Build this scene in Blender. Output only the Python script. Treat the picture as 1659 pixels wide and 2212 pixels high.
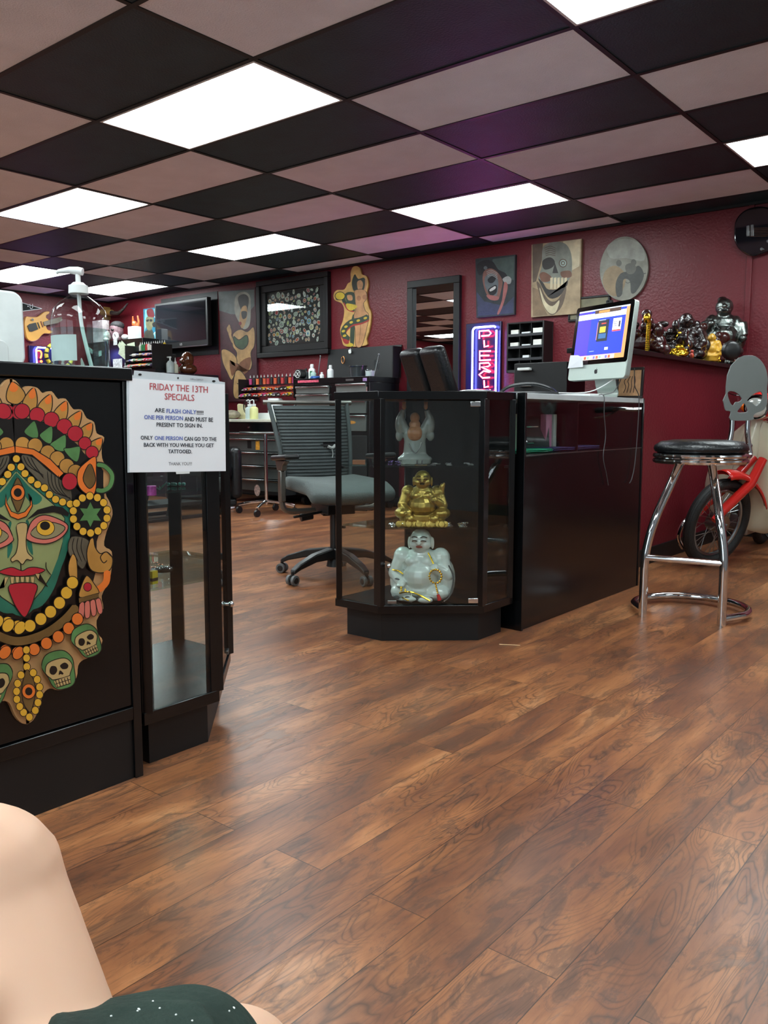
import bpy, math, random
from mathutils import Vector, Matrix, Euler
PI = math.pi
for o in list(bpy.data.objects): bpy.data.objects.remove(o)
C = bpy.context.scene.collection
sc = bpy.context.scene
rnd = random.Random(7)
# ------------------------------------------------------------------ camera
CAM = Vector((2.8633, -2.6198, 0.880)); FPX = 1806.64
def basis(yaw, pitch):
    cy, sy, cp, sp = math.cos(yaw), math.sin(yaw), math.cos(pitch), math.sin(pitch)
    f = Vector((-sy*cp, cy*cp, sp)); r = Vector((cy, sy, 0)); return r, r.cross(f), f
CR, CU, CF = basis(math.radians(39.112), math.radians(-6.365))
cam = bpy.data.cameras.new('camera'); co = bpy.data.objects.new('camera', cam); C.objects.link(co)
m = Matrix((CR, CU, -CF)).transposed().to_4x4(); m.translation = CAM; co.matrix_world = m
cam.sensor_fit = 'VERTICAL'; cam.sensor_height = 36; cam.lens = FPX*36/2212; cam.clip_start = 0.02
sc.camera = co
# ------------------------------------------------------------------ light and exposure
SKY = 3.0
W = bpy.data.worlds.new('world'); sc.world = W; W.use_nodes = True
W.node_tree.nodes['Background'].inputs[0].default_value = (.6, .7, .8, 1); W.node_tree.nodes['Background'].inputs[1].default_value = SKY
sc.view_settings.view_transform = 'Standard'; sc.view_settings.look = 'None'
sc.view_settings.exposure = 0.35; sc.view_settings.gamma = 1
LIGHT = 13.0; NEON = 15.0
# ------------------------------------------------------------------ from a point of the photograph to a point of the room
def ray(x, y): return CR*((x-829.5)/FPX) - CU*((y-1106)/FPX) + CF
def onx(x, y, X): d = ray(x, y); return CAM + d*((X-CAM.x)/d.x)
def ony(x, y, Y): d = ray(x, y); return CAM + d*((Y-CAM.y)/d.y)
def onz(x, y, Z): d = ray(x, y); return CAM + d*((Z-CAM.z)/d.z)
def dep(x, y, D): return CAM + ray(x, y)*D
# ------------------------------------------------------------------ materials
def lin(c):
    if isinstance(c, str): c = tuple(int(c[i:i+2], 16) for i in (0, 2, 4))
    return tuple(((v/255)/12.92 if v/255 <= .04045 else ((v/255+.055)/1.055)**2.4) for v in c) + (1,)
MC = {}
def mat(name, col=None, rough=.5, metal=0, var=.10, vs=9, bump=0, bs=60, emit=0, coat=0, ecol=None):
    if name in MC: return MC[name]
    m = bpy.data.materials.new(name); m.use_nodes = True; MC[name] = m
    nt = m.node_tree; b = nt.nodes['Principled BSDF']
    c = lin(col)
    tc = nt.nodes.new('ShaderNodeTexCoord'); nz = nt.nodes.new('ShaderNodeTexNoise')
    nz.inputs['Scale'].default_value = vs; nz.inputs['Detail'].default_value = 4
    nt.links.new(tc.outputs['Object'], nz.inputs['Vector'])
    rp = nt.nodes.new('ShaderNodeValToRGB'); nt.links.new(nz.outputs['Fac'], rp.inputs['Fac'])
    rp.color_ramp.elements[0].position = .3; rp.color_ramp.elements[1].position = .7
    rp.color_ramp.elements[0].color = tuple(v*(1-var) for v in c[:3])+(1,)
    rp.color_ramp.elements[1].color = tuple(min(1, v*(1+var)) for v in c[:3])+(1,)
    nt.links.new(rp.outputs['Color'], b.inputs['Base Color'])
    b.inputs['Roughness'].default_value = rough; b.inputs['Metallic'].default_value = metal
    if coat: b.inputs['Coat Weight'].default_value = coat; b.inputs['Coat Roughness'].default_value = .08
    if emit:
        b.inputs['Emission Color'].default_value = lin(ecol or col); b.inputs['Emission Strength'].default_value = emit
    if bump:
        n2 = nt.nodes.new('ShaderNodeTexNoise'); n2.inputs['Scale'].default_value = bs; n2.inputs['Detail'].default_value = 5
        nt.links.new(tc.outputs['Object'], n2.inputs['Vector'])
        bp = nt.nodes.new('ShaderNodeBump'); bp.inputs['Strength'].default_value = bump; bp.inputs['Distance'].default_value = .01
        nt.links.new(n2.outputs['Fac'], bp.inputs['Height']); nt.links.new(bp.outputs['Normal'], b.inputs['Normal'])
    return m
def glass(name, tint=(1, 1, 1), ior=1.45, rough=0.0):
    if name in MC: return MC[name]
    m = bpy.data.materials.new(name); m.use_nodes = True; MC[name] = m
    nt = m.node_tree; nt.nodes.clear(); L = nt.links.new
    out = nt.nodes.new('ShaderNodeOutputMaterial'); mx = nt.nodes.new('ShaderNodeMixShader'); lw = nt.nodes.new('ShaderNodeLayerWeight')
    p = nt.nodes.new('ShaderNodeMath'); p.operation = 'POWER'; p.inputs[1].default_value = 5; q = nt.nodes.new('ShaderNodeMath'); q.operation = 'MULTIPLY_ADD'
    q.inputs[1].default_value = .75*(ior-1)/.45; q.inputs[2].default_value = .045*(ior-1)/.45; lw.inputs['Blend'].default_value = .5
    tr = nt.nodes.new('ShaderNodeBsdfTransparent'); gl = nt.nodes.new('ShaderNodeBsdfGlossy')
    tr.inputs['Color'].default_value = (*tint, 1); gl.inputs['Roughness'].default_value = rough
    L(lw.outputs['Facing'], p.inputs[0]); L(p.outputs[0], q.inputs[0]); L(q.outputs[0], mx.inputs[0]); L(tr.outputs[0], mx.inputs[1]); L(gl.outputs[0], mx.inputs[2])
    L(mx.outputs[0], out.inputs['Surface']); return m
BLK = mat('black laminate', (8, 10, 12), .22, var=.2, bump=.01)
BLKM = mat('matte black', (11, 13, 15), .5, var=.2)
PLA = mat('black plastic', (22, 23, 24), .4)
LEA = mat('black leather', (20, 22, 24), .3, bump=.25, bs=90)
CHR = mat('chrome', (225, 228, 230), .06, 1, var=.02)
STL = mat('brushed steel', (150, 155, 156), .28, 1, var=.08, vs=30)
WHT = mat('white plastic', (225, 228, 226), .35, var=.03)
PAP = mat('white paper', (238, 241, 246), .7, var=.02)
GLS = glass('clear glass', (.93, .96, .95))
PGL = glass('clear plastic', (.9, .93, .93), 1.4)
MIR = mat('mirror silver', (235, 238, 238), .0, 1, var=.0)
BRZ = mat('antique bronze', (186, 156, 80), .3, .75, var=.3, vs=25, bump=.2, bs=60)
GLD = mat('bright gold', (235, 190, 60), .22, 1, var=.1)
POR = mat('white porcelain', (222, 230, 226), .12, var=.03, coat=.6)
LAC = mat('dark red lacquer', (52, 16, 16), .16, var=.3, vs=30, coat=.5, bump=.5, bs=50)
# ------------------------------------------------------------------ mesh builder
class MB:
    def __init__(s, m=None): s.v = []; s.f = []; s.mi = []; s.mats = []; s.m = m or Matrix(); s.cur = 0
    def use(s, mt):
        if mt not in s.mats: s.mats.append(mt)
        s.cur = s.mats.index(mt); return s
    def add(s, vs, fs):
        n = len(s.v); s.v += [s.m @ Vector(p) for p in vs]; s.f += [tuple(i+n for i in f) for f in fs]; s.mi += [s.cur]*len(fs); return s
    def box(s, c, d, r=None):
        R = Euler(r).to_matrix() if r else Matrix.Identity(3); c = Vector(c)
        vs = [c + R @ Vector((x*d[0]/2, y*d[1]/2, z*d[2]/2)) for z in (-1, 1) for y in (-1, 1) for x in (-1, 1)]
        return s.add(vs, [(0, 2, 3, 1), (4, 5, 7, 6), (0, 1, 5, 4), (2, 6, 7, 3), (0, 4, 6, 2), (1, 3, 7, 5)])
    def bb(s, a, b): return s.box([(a[i]+b[i])/2 for i in range(3)], [abs(b[i]-a[i]) for i in range(3)])
    def frame(s, d):
        d = Vector(d).normalized(); u = d.cross(Vector((0, 0, 1)))
        if u.length < 1e-3: u = Vector((1, 0, 0))
        u.normalize(); return u, d.cross(u)
    def cyl(s, a, b, r0, r1=None, n=16, cap=True):
        a, b = Vector(a), Vector(b); r1 = r0 if r1 is None else r1; u, w = s.frame(b-a); vs = []
        for p, r in ((a, r0), (b, r1)):
            vs += [p + (u*math.cos(2*PI*i/n) + w*math.sin(2*PI*i/n))*r for i in range(n)]
        fs = [(i, (i+1) % n, n+(i+1) % n, n+i) for i in range(n)]
        if cap: fs += [tuple(range(n))[::-1], tuple(range(n, 2*n))]
        return s.add(vs, fs)
    def tube(s, pts, r, n=10, closed=False, cap=True):
        pts = [Vector(p) for p in pts]; N = len(pts); vs = []; fs = []; pu = None
        rr = r if isinstance(r, (list, tuple)) else [r]*N
        for i, p in enumerate(pts):
            a = pts[(i-1) % N] if closed or i else p; b = pts[(i+1) % N] if closed or i < N-1 else p
            d = (b-a).normalized()
            if pu is None: u, w = s.frame(d)
            else: u = (pu - d*pu.dot(d)); u = u.normalized() if u.length > 1e-6 else s.frame(d)[0]; w = d.cross(u)
            pu = u; vs += [p + (u*math.cos(2*PI*k/n) + w*math.sin(2*PI*k/n))*rr[i] for k in range(n)]
        for i in range(N if closed else N-1):
            j = (i+1) % N
            fs += [(i*n+k, i*n+(k+1) % n, j*n+(k+1) % n, j*n+k) for k in range(n)]
        if cap and not closed: fs += [tuple(range(n))[::-1], tuple(range((N-1)*n, N*n))]
        return s.add(vs, fs)
    def lathe(s, prof, c=(0, 0, 0), n=24, sy=1):
        c = Vector(c); vs = []; fs = []; k = len(prof)
        for i in range(n):
            a = 2*PI*i/n; vs += [c + Vector((r*math.cos(a), r*math.sin(a)*sy, z)) for r, z in prof]
        for i in range(n):
            j = (i+1) % n; fs += [(i*k+q, j*k+q, j*k+q+1, i*k+q+1) for q in range(k-1)]
        return s.add(vs, fs)
    def ell(s, c, r, n=14, rot=None):
        c = Vector(c); r = (r, r, r) if isinstance(r, (int, float)) else r; R = Euler(rot).to_matrix() if rot else Matrix.Identity(3)
        vs = []; fs = []; h = n//2+1
        for i in range(h+1):
            t = PI*i/h
            for j in range(n):
                p = 2*PI*j/n; vs.append(c + R @ Vector((r[0]*math.sin(t)*math.cos(p), r[1]*math.sin(t)*math.sin(p), r[2]*math.cos(t))))
        for i in range(h):
            for j in range(n): fs.append((i*n+j, (i+1)*n+j, (i+1)*n+(j+1) % n, i*n+(j+1) % n))
        return s.add(vs, fs)
    def prism(s, pts, dv):
        pts = [Vector(p) for p in pts]; dv = Vector(dv); n = len(pts)
        nrm = Vector((0, 0, 0))
        for i in range(n): nrm += (pts[i]-pts[0]).cross(pts[(i+1) % n]-pts[0])
        if nrm.dot(dv) < 0: pts = pts[::-1]
        vs = pts + [p+dv for p in pts]
        return s.add(vs, [tuple(range(n))[::-1], tuple(range(n, 2*n))] + [(i, (i+1) % n, n+(i+1) % n, n+i) for i in range(n)])
def rpoly(x0, y0, x1, y1, r, n=5):
    out = []
    for cx, cy, a in ((x1-r, y1-r, 0), (x0+r, y1-r, 90), (x0+r, y0+r, 180), (x1-r, y0+r, 270)):
        out += [(cx+r*math.cos(math.radians(a+90*i/n)), cy+r*math.sin(math.radians(a+90*i/n))) for i in range(n+1)]
    return out
WM = {}
def obj(name, mb, mt=None, parent=None, bevel=0, smooth=True, ang=35, remesh=0, sub=0, relax=0):
    vs = mb.v
    if parent is None:
        xs = [[v[i] for v in vs] for i in range(3)]
        o0 = Vector(((min(xs[0])+max(xs[0]))/2, (min(xs[1])+max(xs[1]))/2, min(xs[2]))); inv = Matrix.Translation(-o0)
    else: inv = WM[parent.name].inverted()
    me = bpy.data.meshes.new(name); me.from_pydata([inv @ v for v in vs], [], mb.f)
    mats = mb.mats or [mt]
    for x in mats: me.materials.append(x)
    if len(mats) > 1: me.polygons.foreach_set('material_index', mb.mi)
    me.validate(); me.update()
    o = bpy.data.objects.new(name, me); C.objects.link(o)
    if parent is None: o.location = o0; WM[o.name] = Matrix.Translation(o0)
    else: o.parent = parent; WM[o.name] = WM[parent.name].copy()
    if remesh:
        md = o.modifiers.new('r', 'REMESH'); md.mode = 'VOXEL'; md.voxel_size = remesh; md.use_smooth_shade = True
        if relax: ms = o.modifiers.new('s', 'SMOOTH'); ms.iterations = relax; ms.factor = .5
        dg = bpy.context.evaluated_depsgraph_get(); new = bpy.data.meshes.new_from_object(o.evaluated_get(dg))
        o.modifiers.clear(); o.data = new; new.name = name
        if not new.materials: new.materials.append(mt)
        new.shade_smooth(); return o
    if smooth:
        me.shade_smooth(); me.set_sharp_from_angle(angle=math.radians(ang))
    if bevel:
        md = o.modifiers.new('b', 'BEVEL'); md.width = bevel; md.segments = 2; md.limit_method = 'ANGLE'; md.angle_limit = math.radians(40)
        if bevel > .008: md.segments = 4
        md.harden_normals = False
    if sub:
        md = o.modifiers.new('sub', 'SUBSURF'); md.levels = sub; md.render_levels = sub
    return o
def tag(o, label, cat, group=None, kind=None):
    o['label'] = label; o['category'] = cat
    if group: o['group'] = group
    if kind: o['kind'] = kind
    return o
def thing(name, loc, label, cat, group=None, rz=0):
    o = bpy.data.objects.new(name, None); C.objects.link(o); o.location = loc; o.rotation_euler = (0, 0, rz); o.empty_display_size = .05
    WM[o.name] = Matrix.LocRotScale(Vector(loc), Euler((0, 0, rz)), None)
    return tag(o, label, cat, group)
def struct(name, mb, mt=None, **k):
    o = obj(name, mb, mt, **k); o['kind'] = 'structure'; return o
def dup(root, loc, rz=0, label=None, scale=1):
    r = root.copy(); C.objects.link(r); r.location = loc; r.rotation_euler = (0, 0, rz); r.scale = (scale,)*3
    if label: r['label'] = label
    for ch in list(root.children):
        c = ch.copy(); C.objects.link(c); c.parent = r
        for g in list(ch.children): d = g.copy(); C.objects.link(d); d.parent = c
    return r
def LM(loc, rz=0, s=1, rx=0, ry=0): return Matrix.LocRotScale(Vector(loc), Euler((rx, ry, rz)), Vector((s, s, s)))
_tc = {}
def text_polys(t):
    if t in _tc: return _tc[t]
    cu = bpy.data.curves.new('t', 'FONT'); cu.body = t; cu.size = 1; cu.resolution_u = 2
    o = bpy.data.objects.new('t', cu); C.objects.link(o); dg = bpy.context.evaluated_depsgraph_get(); dg.update()
    me = bpy.data.meshes.new_from_object(o.evaluated_get(dg)); vs = [v.co.copy() for v in me.vertices]; fs = [tuple(p.vertices) for p in me.polygons]
    bpy.data.objects.remove(o); bpy.data.curves.remove(cu); bpy.data.meshes.remove(me); _tc[t] = (vs, fs); return vs, fs
def text_fit(mb, t, f, x0, x1, y0, y1, off=(0, 0, 0), bold=0):
    """letters fitted to x0..x1, y0(top)..y1(bottom); f maps (x, y) to the surface"""
    vs, fs = text_polys(t); a = [v.x for v in vs]; b = [v.y for v in vs]
    lo, hi, bo, to = min(a), max(a), min(b), max(b); sh = [(0, 0)] if not bold else [(0, 0), (bold, 0), (0, bold), (bold, bold), (-bold, 0)]
    for k, (dx, dy) in enumerate(sh):
        mb.add([f(x0+(v.x-lo)/(hi-lo)*(x1-x0)+dx, y1-(v.y-bo)/(to-bo)*(y1-y0)+dy)+Vector(off)*(1+.03*k) for v in vs], fs)
class Art:
    """painted shapes on a flat panel: f maps photo pixels to the panel's plane, n points out of it"""
    def __init__(s, f, n, mb=None): s.f = f; s.n = Vector(n); s.mb = mb or MB(); s.k = 0; s.mir = None
    def base(s, pts, mt, th):
        s.mb.use(mt); s.mb.prism([s.f(*p) for p in pts], s.n*th); s.th = th; return s
    def poly(s, pts, mt, both=False):
        s.k += 1; o = s.n*(s.th + .00004*s.k + .0002); s.mb.use(mt)
        for q in ((0, 1) if both and s.mir is not None else (0,)):
            P = [s.f(*p) for p in pts]
            if q: P = [Vector((p.x, 2*s.mir-p.y, p.z)) for p in P]
            P = [p+o for p in P]; nr = Vector((0, 0, 0))
            for i in range(1, len(P)-1): nr += (P[i]-P[0]).cross(P[i+1]-P[0])
            if nr.dot(s.n) < 0: P = P[::-1]
            s.mb.add(P, [tuple(range(len(P)))])
        return s
    def ell(s, cx, cy, rx, ry=None, mt=None, n=18, a=0, both=False, ol=None, ow=2):
        ry = ry or rx; ca, sa = math.cos(math.radians(a)), math.sin(math.radians(a))
        def P(rx, ry): return [(cx+rx*math.cos(2*PI*i/n)*ca-ry*math.sin(2*PI*i/n)*sa, cy+rx*math.cos(2*PI*i/n)*sa+ry*math.sin(2*PI*i/n)*ca) for i in range(n)]
        if ol: s.poly(P(rx+ow, ry+ow), ol, both)
        return s.poly(P(rx, ry), mt, both)
    def line(s, pts, w, mt, both=False):
        L = [];R = []
        for i, p in enumerate(pts):
            a = pts[max(0, i-1)]; b = pts[min(len(pts)-1, i+1)]; dx, dy = b[0]-a[0], b[1]-a[1]; l = math.hypot(dx, dy) or 1
            ww = w*(.35 if i in (0, len(pts)-1) and len(pts) > 2 else 1)
            L.append((p[0]-dy/l*ww/2, p[1]+dx/l*ww/2)); R.append((p[0]+dy/l*ww/2, p[1]-dx/l*ww/2))
        return s.poly(L+R[::-1], mt, both)
def spl(pts, n=6, closed=False):
    N = len(pts); out = []
    dim = len(pts[0])
    for i in range(N if closed else N-1):
        P = [pts[(i+k) % N] if closed else pts[min(max(i+k, 0), N-1)] for k in (-1, 0, 1, 2)]
        for j in range(n):
            t = j/n
            out.append(tuple(.5*((2*P[1][d])+(-P[0][d]+P[2][d])*t+(2*P[0][d]-5*P[1][d]+4*P[2][d]-P[3][d])*t*t+(-P[0][d]+3*P[1][d]-3*P[2][d]+P[3][d])*t**3) for d in range(dim)))
    if not closed: out.append(tuple(pts[-1]))
    return out
# ------------------------------------------------------------------ the room
CH = 2.44; YW = 3.95; XL = -7.25; XR = 4.6; YF = -5.2
def floor_material():
    m = bpy.data.materials.new('wood plank floor'); m.use_nodes = True; nt = m.node_tree; b = nt.nodes['Principled BSDF']; L = nt.links.new
    def N(t, **k):
        n = nt.nodes.new(t)
        for a, v in k.items(): setattr(n, a, v)
        return n
    def mth(op, a, b2=None, c=None):
        n = N('ShaderNodeMath', operation=op)
        for i, v in enumerate((a, b2, c)):
            if v is None: continue
            if isinstance(v, (int, float)): n.inputs[i].default_value = v
            else: L(v, n.inputs[i])
        return n.outputs[0]
    g = N('ShaderNodeNewGeometry'); sp = N('ShaderNodeSeparateXYZ'); L(g.outputs['Position'], sp.inputs[0])
    X, Y = sp.outputs[0], sp.outputs[1]
    w, ln = .1275, 1.28
    ry = mth('DIVIDE', mth('SUBTRACT', X, 1.151), w); row = mth('FLOOR', ry); fy = mth('SUBTRACT', ry, row)
    even = mth('SUBTRACT', 1, mth('ABSOLUTE', mth('MODULO', row, 2)))
    rx = mth('ADD', mth('DIVIDE', mth('ADD', Y, 2.133), ln), mth('MULTIPLY', even, .5)); bn = mth('FLOOR', rx); fx = mth('SUBTRACT', rx, bn)
    cb = N('ShaderNodeCombineXYZ'); L(row, cb.inputs[0]); L(bn, cb.inputs[1]); wn = N('ShaderNodeTexWhiteNoise', noise_dimensions='2D'); L(cb.outputs[0], wn.inputs['Vector'])
    def vec(sx, sy, k=37.0):
        c2 = N('ShaderNodeCombineXYZ'); L(mth('MULTIPLY', X, sx), c2.inputs[0]); L(mth('MULTIPLY', Y, sy), c2.inputs[1]); L(mth('MULTIPLY', wn.outputs['Value'], k), c2.inputs[2]); return c2.outputs[0]
    def noise(sx, sy, k, det, rough, dist):
        n = N('ShaderNodeTexNoise'); L(vec(sx, sy, k), n.inputs['Vector']); n.inputs['Scale'].default_value = 1; n.inputs['Detail'].default_value = det; n.inputs['Roughness'].default_value = rough; n.inputs['Distortion'].default_value = dist
        return n.outputs['Fac']
    def sstep(x, lo, hi): n = N('ShaderNodeMapRange', interpolation_type='SMOOTHSTEP'); L(x, n.inputs[0]); n.inputs[1].default_value = lo; n.inputs[2].default_value = hi; return n.outputs[0]
    def mixc(f, a_, c): n = N('ShaderNodeMix', data_type='RGBA'); L(f, n.inputs[0]); L(a_, n.inputs[6]); n.inputs[7].default_value = lin(c); return n.outputs[2]
    n1 = noise(8.5, 1.9, 37, 2, .5, 1.1); n2 = noise(150, 10, 37, 3, .6, .2); n3 = noise(6, 1.5, 91, 7, .62, .6); n4 = noise(17, 4.6, 53, 10, .75, .8); n5 = noise(5, 2.2, 17, 3, .5, .4)
    n2o = n2
    rp = N('ShaderNodeValToRGB'); L(n3, rp.inputs['Fac']); cr = rp.color_ramp
    cr.elements[0].position = .30; cr.elements[0].color = lin((104, 64, 45)); cr.elements[1].position = .70; cr.elements[1].color = lin((186, 130, 88))
    for p, c in ((.42, (126, 78, 52)), (.52, (148, 94, 60)), (.60, (168, 110, 70))): e = cr.elements.new(p); e.color = lin(c)
    col = rp.outputs['Color']
    patch = mth('MULTIPLY', sstep(n4, .50, .58), .50); col = mixc(patch, col, (76, 58, 49))
    ring = mth('POWER', mth('SUBTRACT', 1, mth('ABSOLUTE', mth('SINE', mth('MULTIPLY', n1, 62)))), 2.2)
    col = mixc(mth('MULTIPLY', mth('MULTIPLY', ring, sstep(n5, .42, .60)), .75), col, (62, 46, 38))
    col = mixc(mth('MULTIPLY', sstep(n2, .50, .68), .38), col, (74, 52, 40))
    # seams
    dx = mth('MULTIPLY', mth('MINIMUM', fy, mth('SUBTRACT', 1, fy)), w); dy = mth('MULTIPLY', mth('MINIMUM', fx, mth('SUBTRACT', 1, fx)), ln)
    seam = mth('LESS_THAN', mth('MINIMUM', dx, dy), .0009)
    hs = N('ShaderNodeHueSaturation'); L(col, hs.inputs['Color']); L(mth('ADD', .88, mth('MULTIPLY', wn.outputs['Value'], .22)), hs.inputs['Value']); hs.inputs['Saturation'].default_value = 1.0
    mx = N('ShaderNodeMix', data_type='RGBA'); L(mth('MULTIPLY', seam, .8), mx.inputs[0]); L(hs.outputs[0], mx.inputs[6]); mx.inputs[7].default_value = lin((30, 20, 15)); L(mx.outputs[2], b.inputs['Base Color'])
    bp = N('ShaderNodeBump'); bp.inputs['Strength'].default_value = .10; bp.inputs['Distance'].default_value = .004
    L(mth('SUBTRACT', mth('ADD', mth('MULTIPLY', n2, .35), mth('MULTIPLY', patch, -.35)), mth('MULTIPLY', seam, 1)), bp.inputs['Height']); L(bp.outputs['Normal'], b.inputs['Normal'])
    b.inputs['Roughness'].default_value = .31; b.inputs['Specular IOR Level'].default_value = .5
    return m
struct('floor', MB().bb((XL, YF, -.1), (XR, YW, 0)), floor_material(), smooth=False)
def wall_material():
    m = bpy.data.materials.new('red painted block wall'); m.use_nodes = True; nt = m.node_tree; b = nt.nodes['Principled BSDF']; L = nt.links.new
    tc = nt.nodes.new('ShaderNodeNewGeometry'); nz = nt.nodes.new('ShaderNodeTexNoise'); nz.inputs['Scale'].default_value = 1.3; nz.inputs['Detail'].default_value = 6
    L(tc.outputs['Position'], nz.inputs['Vector']); rp = nt.nodes.new('ShaderNodeValToRGB'); L(nz.outputs['Fac'], rp.inputs['Fac'])
    rp.color_ramp.elements[0].position = .3; rp.color_ramp.elements[0].color = lin((98, 20, 30)); rp.color_ramp.elements[1].position = .7; rp.color_ramp.elements[1].color = lin((112, 25, 37)); L(rp.outputs[0], b.inputs['Base Color'])
    n2 = nt.nodes.new('ShaderNodeTexNoise'); n2.inputs['Scale'].default_value = 55; n2.inputs['Detail'].default_value = 6; L(tc.outputs['Position'], n2.inputs['Vector'])
    bp = nt.nodes.new('ShaderNodeBump'); bp.inputs['Strength'].default_value = .35; bp.inputs['Distance'].default_value = .01; L(n2.outputs['Fac'], bp.inputs['Height'])
    L(bp.outputs[0], b.inputs['Normal']); b.inputs['Roughness'].default_value = .42
    return m
RED = wall_material(); GRW = mat('charcoal wall paint', (118, 118, 120), .7, var=.05, bump=.2)
struct('wall_back', MB().bb((XL-.1, YW, 0), (XR, YW+.1, CH+.2)), RED, smooth=False)
struct('wall_left', MB().bb((XL-.1, YF, 0), (XL, YW, CH+.2)), RED, smooth=False)
struct('wall_right', MB().bb((XR, YF-.1, 0), (XR+.1, YW+.1, CH+.2)), GRW, smooth=False)
FILL_WINS = [(-.6, 1.3), (1.5, 3.4)]  # unseen windows added behind the camera to let in daylight fill
wf = MB().bb((XL-.1, YF-.1, 0), (FILL_WINS[0][0], YF, CH+.2)).bb((FILL_WINS[0][1], YF-.1, 0), (FILL_WINS[1][0], YF, CH+.2)).bb((FILL_WINS[1][1], YF-.1, 0), (XR, YF, CH+.2))
for a0, b0 in FILL_WINS: wf.bb((a0, YF-.1, 0), (b0, YF, .5)).bb((a0, YF-.1, 2.25), (b0, YF, CH+.2))
struct('wall_front', wf, GRW, smooth=False)
for i, (a0, b0) in enumerate(FILL_WINS):
    g = MB().use(MC['matte black'])
    for q in ((a0, .5, a0+.04, 2.25), (b0-.04, .5, b0, 2.25), (a0+.04, .5, b0-.04, .54), (a0+.04, 2.21, b0-.04, 2.25)): g.bb((q[0], YF-.08, q[1]), (q[2], YF-.03, q[3]))
    w = struct('window_%d' % (i+1), g, None, smooth=False)
    obj('window_pane', MB().bb((a0+.04, YF-.058, .54), (b0-.04, YF-.052, 2.21)), GLS, w, smooth=False)
    lp = bpy.data.lights.new('sky_portal', 'AREA'); lp.shape = 'RECTANGLE'; lp.size = b0-a0-.02; lp.size_y = 1.73; lp.cycles.is_portal = True
    lo = bpy.data.objects.new('sky_portal', lp); C.objects.link(lo); lo.location = ((a0+b0)/2, YF-.11, 1.375); lo.rotation_euler = (PI/2, 0, 0); lo['kind'] = 'structure'
KX, KZ, KY = .93, 1.237, 1.66
struct('wall_low_partition', MB().bb((.80, KY, 0), (KX, YW, KZ)), RED, smooth=False)
struct('trim_1', MB().bb((.70, KY-.03, KZ), (KX+.05, YW, KZ+.028)), BLK, bevel=.003)
struct('trim_2', MB().bb((.955, YW-.018, KZ+.03), (.995, YW, CH)), RED, bevel=.004)
struct('baseboard_partition', MB().bb((KX, KY, 0), (KX+.012, YW, .10)), BLKM)
struct('baseboard_back', MB().bb((XL, YW-.012, 0), (.80, YW, .10)).bb((KX+.012, YW-.012, 0), (XR, YW, .10)), BLKM)
struct('baseboard_left', MB().bb((XL, YF, 0), (XL+.012, YW-.012, .10)), BLKM)
struct('door_1', MB().use(BLKM).bb((-2.4, YF, 0), (-2.28, YF+.04, 2.1)).bb((-1.38, YF, 0), (-1.26, YF+.04, 2.1)).bb((-2.28, YF, 2.0), (-1.38, YF+.04, 2.1)).use(mat('dark grey door', (44, 48, 54), .5)).bb((-2.28, YF, 0), (-1.38, YF+.015, 2.0)).use(CHR).cyl((-1.46, YF+.015, 1), (-1.46, YF+.06, 1), .025))
# ceiling: lay-in tiles in a black grid
xs = [XL, -6.72, -5.5] + [(-4+i)*1.2192 for i in range(9)]; xs = [x for x in xs if x < XR] + [XR]
ys = [YF] + [j*.6096 for j in range(-8, 7)] + [YW]
LIT = {(-1, 0), (1, 0), (-3, 1), (-3, 4), (-1, 4), (1, 4), (-6, 3), (-6, 5), (-3, -3), (-1, -4), (1, -4), (-6, -1), (3, 0), (3, -4), (3, 4), (-3, -6), (-6, -5), (1, -7), (-1, -7)}
TW = mat('white ceiling tile', (228, 234, 244), .9, var=.05, vs=4, bump=.5, bs=120); TB = mat('black ceiling tile', (24, 50, 60), .5, var=.25, vs=6, bump=.35, bs=100)
cm = MB(); tee = MB(); lights = []
for i in range(len(xs)-1):
    ci = i-7
    for j in range(len(ys)-1):
        ri = j-9
        if (ci, ri) in LIT: lights.append((xs[i], ys[j], xs[i+1], ys[j+1])); continue
        cm.use(TW if (ci+ri) % 2 else TB).bb((xs[i], ys[j], CH), (xs[i+1], ys[j+1], CH+.02))
struct('ceiling', cm, smooth=False)
slab = struct('ceiling_deck', MB().bb((XL, YF, CH+.12), (XR, YW, CH+.16)), BLKM, smooth=False)
for x in xs[1:-1]: tee.bb((x-.012, YF, CH-.004), (x+.012, YW, CH))
for y in ys[1:-1]: tee.bb((XL, y-.012, CH-.0045), (XR, y+.012, CH))
tee.bb((XL, YW-.025, CH-.02), (XR, YW, CH)).bb((XL, YF, CH-.02), (XL+.025, YW-.025, CH))
struct('trim_3', tee, BLKM, smooth=False)
LMAT = bpy.data.materials.new('lit prismatic diffuser'); LMAT.use_nodes = True
_n = LMAT.node_tree; _b = _n.nodes['Principled BSDF']; _b.inputs['Base Color'].default_value = (.8, .8, .8, 1); _b.inputs['Emission Strength'].default_value = LIGHT
_b.inputs['Emission Color'].default_value = (.88, .985, 1.0, 1)
_z = _n.nodes.new('ShaderNodeTexVoronoi'); _z.inputs['Scale'].default_value = 60; _p = _n.nodes.new('ShaderNodeBump'); _p.inputs['Strength'].default_value = .2
_n.links.new(_z.outputs[0], _p.inputs['Height']); _n.links.new(_p.outputs[0], _b.inputs['Normal'])
FRM = mat('white enamel frame', (215, 218, 218), .4)
LN = {( -1, 0): 'largest lit panel on the left above the black counter', (1, 0): 'cut off at the top right of the photo', (-3, 1): 'at the left edge above the sanitizer', (-3, 4): 'over the sticker frame in the middle', (-1, 4): 'over the upright mirror and neon sign', (1, 4): 'cut off at the right edge of the photo', (-6, 3): 'far left, just right of the white monitor', (-6, 5): 'farthest, above the mounted horns'}
k = 0
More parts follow.
